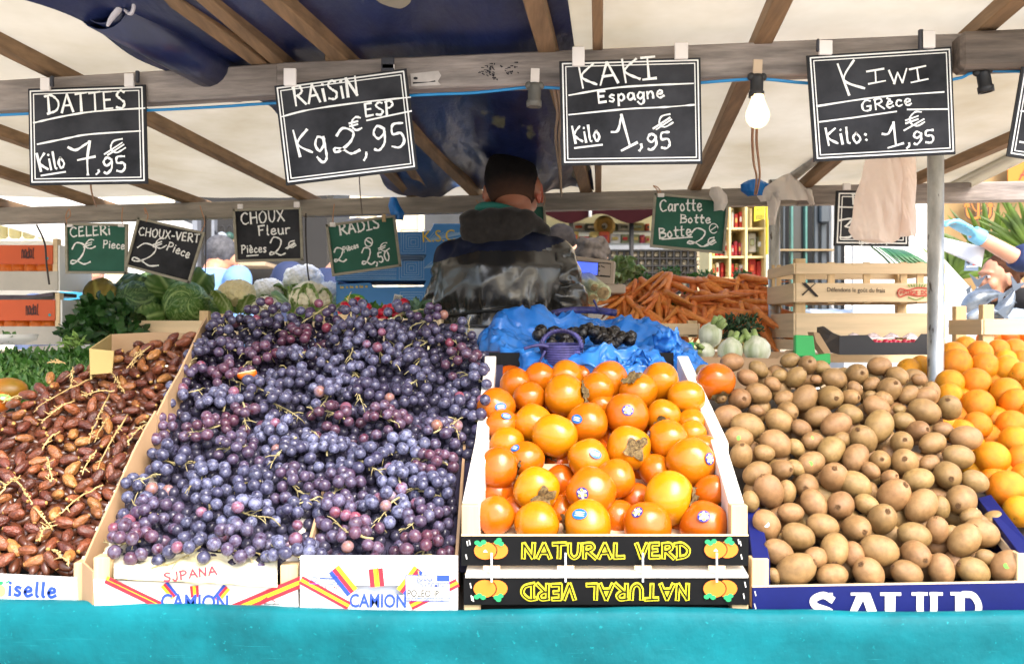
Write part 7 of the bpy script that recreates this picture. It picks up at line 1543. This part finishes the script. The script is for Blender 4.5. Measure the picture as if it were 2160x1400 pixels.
def cenof(X, T): 
    bi, bd = 0, 9
    for i, (x, t_, p) in enumerate(cen):
        d = (x - X) ** 2 * .8 + (t_ - T) ** 2
        if d < bd: bi, bd = i, d
    return bi, math.sqrt(bd)
top = scatter(GP, -.76, -.02, .72, .0168, gin, 43, 90000)
random.seed(44); bunches = []
for i, (x, t_, p) in enumerate(cen):
    px, py = pxof(p); u = random.random(); back = max(0, min(1, (1010 - py) / 330))  # front-to-back fade of blue and bloom also paints in the skylight
    if u < .62: base = Vector((.014, .010, .032)).lerp(Vector((.020, .008, .02)), back); bloom_light = random.choice((.45, .65, .8, 1.0)) * random.uniform(.85, 1.1) * (1 - .5 * back)
    elif u < .85: base = Vector((.036, .011, .03)); bloom_light = random.uniform(.35, .65) * (1 - .5 * back)
    else: base = Vector((.06, .009, .018)); bloom_light = random.uniform(.25, .5) * (1 - .4 * back)
    c = p + GP.n * .0; where = 'high at the back' if py < 790 else 'in the middle' if py < 1000 else 'low at the front'
    t = thing('grape_bunch', f'bunch of dark grapes {where} of the grape heap', 'grapes', c, group=f'grape bunches {where} of the heap'); bunches.append((t, base, bloom_light, p))
    # stalk with side twigs
    b = MB(); d = (GP.t * random.uniform(-1, 1) + Vector((random.uniform(-1, 1), 0, 0)) + GP.n * .12).normalized(); L = random.uniform(.05, .085); o = c + GP.n * random.uniform(.008, .022) - d * L * .4
    if random.random() < .45: o += GP.n * .012
    pts = [o]; dd = d.copy()
    for k in range(5): dd = (dd + Vector((random.uniform(-.3, .3), random.uniform(-.3, .3), random.uniform(-.3, .3)))).normalized(); dd = (dd - GP.n * dd.dot(GP.n) * .8).normalized(); pts.append(pts[-1] + dd * L / 5)
    b.tube(pts, [.0021, .0019, .0017, .0015, .0012, .0009], 5)
    for k in range(1, 6):
        for s in range(2):
            e = (dd + Vector((random.uniform(-1.2, 1.2), random.uniform(-1, 1), random.uniform(-.8, .8)))).normalized(); l = random.uniform(.008, .024); b.tube([pts[k], pts[k] + e * l * .6, pts[k] + e * l - GP.n * .004], [.0011, .0009, .0011], 4)
    b.build('stem', M_gstem, t)
random.seed(45)
for (X, T, p) in top:
    bi, d = cenof(X, T); t, base, bloom_light, pc = bunches[bi]
    if d > .030 and random.random() < .28: continue
    h = .034 * (1 - (d / .040) ** 2) + random.uniform(-.008, .009) + .02 * noise.noise(Vector((X * 9, T * 9, 2))); px, py = pxof(p)
    pos = p + GP.n * h + Vector((random.uniform(-.002, .002), 0, 0)); r = random.uniform(.0096, .0122) * (1.0 if py > 760 else .95)
    o = inst('berry', berry, pos - t.location, rquat(), r, t); j = random.uniform(.75, 1.35); hot = random.random()
    col = base * j
    if hot < .05: col = Vector((.16, .02, .03)) * j
    elif hot < .065: col = Vector((.25, .10, .05))
    o.color = (col.x, col.y, col.z, max(.05, min(1, bloom_light * random.uniform(.6, 1.25))))
low = scatter(GP, -.77, -.02, .73, .0185, lambda p, px, py: gin(p, px + (4 if px < 640 else -6), py + 8), 46, 70000)
b = MB(); random.seed(47)
b.grid(lambda u, v: Vector((-.70 + .68 * u, GP.Y0 + .02 + .5 * v, CZ + GP.z0 - .035 + GP.m * (.02 + .5 * v))), 4, 4)  # dark sheet added inside the heap to stop daylight coming through
for k, dep in enumerate((-.017, -.030)):
    for (X, T, p) in low:
        b.ell(p + GP.n * (dep + random.uniform(-.004, .004)), random.uniform(.0095, .0115), rquat().to_matrix(), 10, 7)
o = b.build('grapes', M_grape); o.color = (.014, .008, .02, .2); tag(o, 'grapes darkened with painted shade deep in the heap under the bunches', 'grapes', kind='stuff')  # colour kept darker to paint shade into the hollows
# orange cut fruit on the grapes
t = thing('fruit_wedge', 'cut orange fruit wedge with a pale rim lying on the grapes', 'fruit', GP.hit(521, 789, .022)); c = t.location
b = MB(); b.ell(c, (.021, .014, .012), Matrix.Rotation(R(-12), 3, 'Y'), 20, 12, fn=lambda v: Vector((v.x, v.y, min(v.z, .35)))); b.build('peel', mat('wedge_peel', '#e06a14', rough=.4, var=.08), t)
b = MB(); rm = Matrix.Rotation(R(-12), 3, 'Y'); b.tube([c + rm @ Vector((.019 * math.cos(a), .0125 * math.sin(a), .0046)) for a in [6.283 * i / 20 for i in range(21)]], .0016, 6); b.tube([c + rm @ Vector((-.014, -.002, .0048)), c + rm @ Vector((.014, -.002, .0048))], .0022, 6); b.build('rim', mat('wedge_pith', '#e8c49a', rough=.6), t)
# ------------------------------------------------------------------ dates
DP = Plane(1.725, -.402, 2.28, -.035)
M_date = mat('date_skin', '#dddddd', rough=.32, var=.45, vs=1.3, col2='#ffffff', objcol=True, spec=.6, bump=.8, bs=2.6)
def date_mesh(seed):
    b = MB()
    def fn(v):
        w_ = 1 + .2 * noise.noise(Vector((v.x * 2.6 + seed * 5, v.y * 2.6, v.z * .9))) + .12 * noise.noise(Vector((v.x * 7, v.y * 7 + seed, v.z * 1.5)))
        return Vector((v.x * w_ * (1 - .12 * v.z), v.y * w_ * (1 - .12 * v.z), v.z))
    b.ell((0, 0, 0), (1, .93, 1.95), None, 28, 22, fn=fn); b.lathe([(.0, 1.96), (.34, 1.9), (.38, 1.82), (.2, 1.78)], (0, 0, 0), 10, 1); return b.mesh('date', [M_date, mat('date_cap', '#b08a4a', rough=.7, var=.3)])
date_meshes = [date_mesh(s) for s in range(6)]
dtop = [(-260, 960), (0, 872), (60, 835), (110, 800), (200, 768), (245, 742), (300, 722), (360, 712), (415, 705)]
def din(p, px, py):
    if py < interp(dtop, px) + 4 or px < -60: return False
    R_ = interp([(690, 425), (735, 402), (785, 376), (830, 350), (875, 326), (905, 303), (955, 278), (1055, 232), (1130, 196), (1185, 165), (1230, 150)], py)
    return px < R_ - 5 and py < 1196 + .04 * max(0, px)
ds = scatter(DP, -1.06, -.62, .70, .0265, din, 51, 60000)
random.seed(52); dcol = [(.22, .06, .025), (.28, .085, .03), (.15, .042, .022), (.36, .13, .04), (.19, .05, .03), (.42, .18, .05), (.13, .032, .018)]
dn = 0
vis = sorted(ds, key=lambda q_: q_[1])
for i, (X, T, p) in enumerate(vis[:300]):
    px, py = pxof(p); a = random.gauss(.55, 1.1); d = (Vector((math.cos(a), 0, 0)) + DP.t * math.sin(a) + DP.n * random.gauss(0, .5)).normalized()
    o = inst('date', date_meshes[i % 6], p + DP.n * random.uniform(.0, .012), (d * random.choice((-1, 1))).to_track_quat('Z', 'Y') @ Quaternion((0, 0, 1), random.uniform(0, 6)), random.uniform(.0086, .0108))
    c = Vector(random.choice(dcol)) * random.uniform(.8, 1.25); o.color = (*c, 1)
    wh = 'near the front board' if py > 1060 else 'in the middle' if py > 890 else 'at the back'
    tag(o, f'glossy brown date {wh} of the date heap', 'date', f'dates {wh} of the heap')
lowd = scatter(DP, -1.08, -.62, .71, .017, din, 53, 60000)
b = MB(); random.seed(54)
for (X, T, p) in [(X, T, p) for X, T, p in vis[300:]]:
    a = random.uniform(0, 3.1); d = (Vector((math.cos(a), 0, 0)) + DP.t * math.sin(a)).normalized(); b.ell(p + DP.n * .005, (.0092, .009, .0195), d.to_track_quat('Z', 'Y').to_matrix(), 14, 10)
for dep in (-.011, -.021):
    for (X, T, p) in lowd:
        a = random.uniform(0, 3.1); d = (Vector((math.cos(a), 0, 0)) + DP.t * math.sin(a) + DP.n * random.gauss(0, .3)).normalized(); b.ell(p + DP.n * (dep + random.uniform(-.004, .004)), (.009, .0088, .019), d.to_track_quat('Z', 'Y').to_matrix(), 12, 9)
o = b.build('dates', M_date); o.color = (.12, .036, .016, 1); tag(o, 'brown dates deep in the date heap under the others', 'dates', kind='stuff')
M_dst = mat('date_stalk', '#b29256', rough=.7, var=.3, vs=50, col2='#cdb27c')
def date_stalk(lab, a, e, thick=.0019, beads=9):
    t = thing('date_stalk', lab, 'stalk', DP.hit(*a, .02), group=None); p, q_ = DP.hit(*a, .020), DP.hit(*e, .020); b = MB(); pts = []
    for k in range(9): f = k / 8; pts.append(p.lerp(q_, f) + Vector((random.uniform(-.002, .002), 0, random.uniform(-.0015, .0015))) + DP.n * .006 * math.sin(math.pi * f))
    b.tube(pts, [thick * (1 - .45 * k / 8) for k in range(9)], 6)
    for k in range(beads):
        f = random.uniform(.25, 1); c = p.lerp(q_, f) + DP.n * .006 * math.sin(math.pi * f) + Vector((random.uniform(-.004, .004), 0, random.uniform(-.003, .004))); b.ell(c, (.0024, .0024, .002), None, 7, 5)
        if random.random() < .4: b.tube([c, c + Vector((random.uniform(-.014, .014), random.uniform(-.008, .004), random.uniform(-.01, .01)))], [.0013, .0009], 4)
    b.build('twig', M_dst, t)
DSL = [((230, 780), (262, 830), 'bare pale stalk lying alone under the long one at the back'), ((300, 738), (275, 775), 'short stalk beside the long diagonal one at the back'), ((320, 730), (268, 778), 'long diagonal stalk pointing toward the cardboard at the back'), ((195, 798), (75, 862), 'long beaded stalk running down from the middle of the back'), ((155, 775), (152, 815), 'short upright beaded stalk below the herbs'), ((240, 825), (172, 836), 'level stalk in the middle of the dates'), ((158, 845), (88, 890), 'thin stalk below the long beaded one'), ((232, 832), (186, 936), 'long bare stalk standing out in the middle'), ((270, 875), (205, 990), 'long beaded stalk beside the cardboard sheet'), ((228, 880), (200, 932), 'small beaded stalk between two long ones'), ((125, 910), (88, 948), 'short thick stalk left of the middle'), ((205, 950), (172, 1000), 'beaded stalk low by the cardboard'), ((308, 895), (270, 935), 'thin stalk next to the cardboard edge'), ((0, 1042), (38, 1008), 'stalk crossing at the frame edge'), ((30, 1010), (70, 1062), 'stalk crossing the one at the frame edge'), ((70, 1070), (112, 1118), 'stalk running on toward the front board'), ((215, 1022), (118, 1090), 'long beaded stalk low in front of the cardboard'), ((108, 1158), (146, 1188), 'stalk nearest the front board'), ((102, 1112), (82, 1140), 'short stalk near the front board'), ((100, 965), (110, 1015), 'small branching stalk above the low ones'), ((6, 850), (38, 838), 'stalk at the mango'), ((100, 766), (140, 768), 'stalk lying along the edge of the herbs')]
random.seed(57)
for a, e, l in DSL: date_stalk('pale date stalk: ' + l if False else l.replace('stalk', 'date stalk', 1), a, e)
# ------------------------------------------------------------------ blue bag with baskets of prunes
bt = thing('prune_basket', 'purple corded basket with a rope handle in front of the blue bag', 'basket', P(1185, 770, 2.17)); M_cordp = mat('purple_cord', '#211e4c', rough=.6, var=.3, vs=60, col2='#45427e')
b = MB()
for k in range(11):
    y = 728 + k * 5; w_ = 44 - k * .8; b.tube([P(1184 + w_ * math.cos(a), y - 3 * math.sin(a), 2.18) + Vector((0, -.02 + .05 * math.sin(a), 0)) for a in [2 * math.pi * i / 24 for i in range(25)]], .0034, 6)
b.build('cord_wall', M_cordp, bt)
b = MB(); 
for s in range(3):
    pts = []
    for i in range(19):
        f = i / 18; a = math.pi * f; x = 1184 - 42 * math.cos(a) + (3 * math.sin(f * 40 + s * 2.1)); y = 735 - 38 * math.sin(a) ** .8 + 2.5 * math.cos(f * 40 + s * 2.1); pts.append(P(x, y, 2.13 + .004 * math.cos(f * 40 + s * 2.1)))
    b.tube(pts, .0036, 6)
b.build('rope_handle', M_cordp, bt)
b = MB(); b.tube(smooth_path([P(1105, 735, 2.12), P(1140, 728, 2.12), P(1180, 738, 2.125), P(1224, 744, 2.12)], 5), .004, 6); b.tube(smooth_path([P(1150, 740, 2.12), P(1140, 760, 2.12), P(1136, 775, 2.13)], 4), .003, 6); b.build('cord_end', M_cordp, bt)
M_bag = mat('blue_plastic_bag', '#2a80dc', rough=.24, var=.15, vs=5, col2='#4a9aec', trans=.3, bump=.6, bs=34, spec=.6)
def bagrim(a):   # outline of the opening and skirt in photo pixels: centre, radii vary
    return 1
BC = Vector((1240, 712))
rim = [(1055, 690), (1068, 665), (1128, 648), (1180, 672), (1240, 664), (1300, 672), (1330, 664), (1392, 690), (1418, 716), (1436, 740), (1400, 752), (1330, 740), (1262, 746), (1190, 752), (1120, 748), (1070, 735)]
rimY = [2.36, 2.42, 2.46, 2.48, 2.5, 2.5, 2.48, 2.44, 2.36, 2.28, 2.2, 2.15, 2.13, 2.14, 2.18, 2.26]
def bag_fn(u, v):
    k = u * 16; i = int(k) % 16; f = k - int(k); j = (i + 1) % 16
    x = rim[i][0] * (1 - f) + rim[j][0] * f; y = rim[i][1] * (1 - f) + rim[j][1] * f; Y = rimY[i] * (1 - f) + rimY[j] * f; r = P(x, y, Y); c = P(1245, 728, 2.32)
    if v < .5:
        g_ = v / .5; cc = Vector((c.x, c.y, c.z - .02)); p = cc.lerp(r, g_); p.z = cc.z + (r.z - cc.z) * g_ ** 2.2
    else:
        g_ = (v - .5) / .5; out = (r - c); out.z = 0; out.normalize(); low = max(0, -out.y); drop = (.03 + .09 * low) if out.y < .3 else .05
        p = r + out * (.05 * g_ + .012 * math.sin(g_ * 3)) ; p.z = r.z + .012 * math.sin(min(1, g_ * 2) * math.pi) - drop * g_ ** 1.3
        if low > .2: p.y -= .02 * g_
    am = .5 + .5 * abs(v - .5) if v < .5 else 1
    rg = lambda q_, k: (1 - 2 * abs(noise.noise(q_ * k))); p += Vector((0, -.4, 1)) * .012 * am * (rg(p, 13) - .5) + Vector((.3, -.5, .6)) * am * (.011 * (rg(p + Vector((3, 1, 2)), 27) - .5) + .005 * (rg(p + Vector((1, 4, 2)), 58) - .5))
    p += Vector((noise.noise(p * 21), noise.noise(p * 21 + Vector((9, 3, 1))), noise.noise(p * 21 + Vector((1, 7, 5))))) * .021 * am + Vector((0, noise.noise(p * 60), noise.noise(p * 60 + Vector((5, 5, 5))))) * .009 * am
    return p
b = MB(); b.grid(bag_fn, 224, 80); tag(b.build('plastic_bag', M_bag, thick=.0007), 'crumpled blue plastic bag lining the prune baskets behind the persimmons', 'plastic bag')
b = MB(); b.grid(lambda u, v: P(1375 + 55 * u + 12 * v, 705 + 60 * v - 12 * u, 2.22) + Vector((0, .03 * noise.noise(Vector((u * 5, v * 5, 1))) - .03 * math.sin(3.1 * u), .012 * noise.noise(Vector((u * 7, v * 6, 4))))), 18, 18); b.grid(lambda u, v: P(1300 + 75 * u, 750 + 42 * v + 14 * math.sin(u * 7), 2.12) + Vector((0, .03 * noise.noise(Vector((u * 7, v * 5, 8))) , .01 * noise.noise(Vector((u * 9, v * 8, 2))))), 18, 14)
tag(b.build('plastic_bag', M_bag, thick=.0007), 'loose blue plastic ends hanging over the top of the persimmon crate', 'plastic bag')
M_prune = mat('prune_skin', '#0e0908', rough=.3, var=.5, vs=2, bump=.9, bs=3, rnd=.3, spec=.6)
b = MB(); b.ell((0, 0, 0), (1, .85, .75), None, 18, 12, fn=lambda v: v * (1 + .14 * noise.noise(v * 2.5) + .07 * noise.noise(v * 6))); prune = b.mesh('prune', [M_prune])
random.seed(61)
for gx, gy, n, wd, ht, lab, g_ in ((1292, 716, 34, 42, 15, 'dark wrinkled prune in the blue bag away from the basket', 'prunes in the middle of the blue bag'), (1192, 714, 26, 36, 14, 'dark wrinkled prune under the rope handle', 'prunes under the rope handle'), (1138, 704, 8, 14, 8, 'dark prune at the grape side of the blue bag', 'prunes at the side of the blue bag'), (1240, 702, 8, 18, 7, 'dark prune between the two heaps in the blue bag', 'prunes between the heaps')):
    for k in range(n):
        x = gx + random.uniform(-wd, wd); y = gy + random.uniform(-ht, ht) ; Y = 2.30 - (y - gy) / ht * .06 - .02
        o = inst('prune', prune, P(x, y, Y) + Vector((0, 0, .006 * random.random())), rquat(), random.uniform(.0125, .0165)); tag(o, lab, 'prune', g_)
b = MB(); b.ell(P(1262, 700, 2.4), (.16, .07, .02)); o = b.build('basket_rim', MC['purple_cord']); bpy.data.objects.remove(o)
b = MB(); b.tube(smooth_path([P(1165, 662, 2.5), P(1200, 655, 2.52), P(1250, 654, 2.52), P(1300, 660, 2.5)], 5), .009, 8); b.tube(smooth_path([P(1262, 655, 2.5), P(1256, 640, 2.5), P(1252, 632, 2.5)], 3), .003, 5); tag(b.build('basket_rim', MC['purple_cord']), 'purple rim of a second basket behind the blue bag', 'basket')
# white tub and black crate back
t = thing('plastic_tub', 'grey white plastic tub between the grapes and the seller', 'tub', P(990, 735, 2.4)); b = MB(); b.prism([P(940, 688, 2.42), P(1040, 690, 2.42), P(1034, 715, 2.42), P(1014, 742, 2.42), P(950, 742, 2.42)], (0, .14, 0)); b.build('tub_wall', mat('translucent_tub', '#a9a9aa', rough=.3, trans=.15, var=.08), t, bevel=.006)
b = MB(); b.prism([P(928, 682, 2.41), P(1042, 686, 2.41), P(1042, 690, 2.41), P(928, 686, 2.41)], (0, .15, 0)); b.build('lid', mat('tub_lid', '#3a3a3c', rough=.3), t, bevel=.002)
b = MB(); b.prism([P(1036, 760, 2.24), P(1140, 756, 2.24), P(1140, 800, 2.24), P(1036, 830, 2.24)], (0, .02, 0)); tag(b.build('black_panel', M_blackp), 'black crate side standing behind the persimmons at the grape edge', 'crate side')
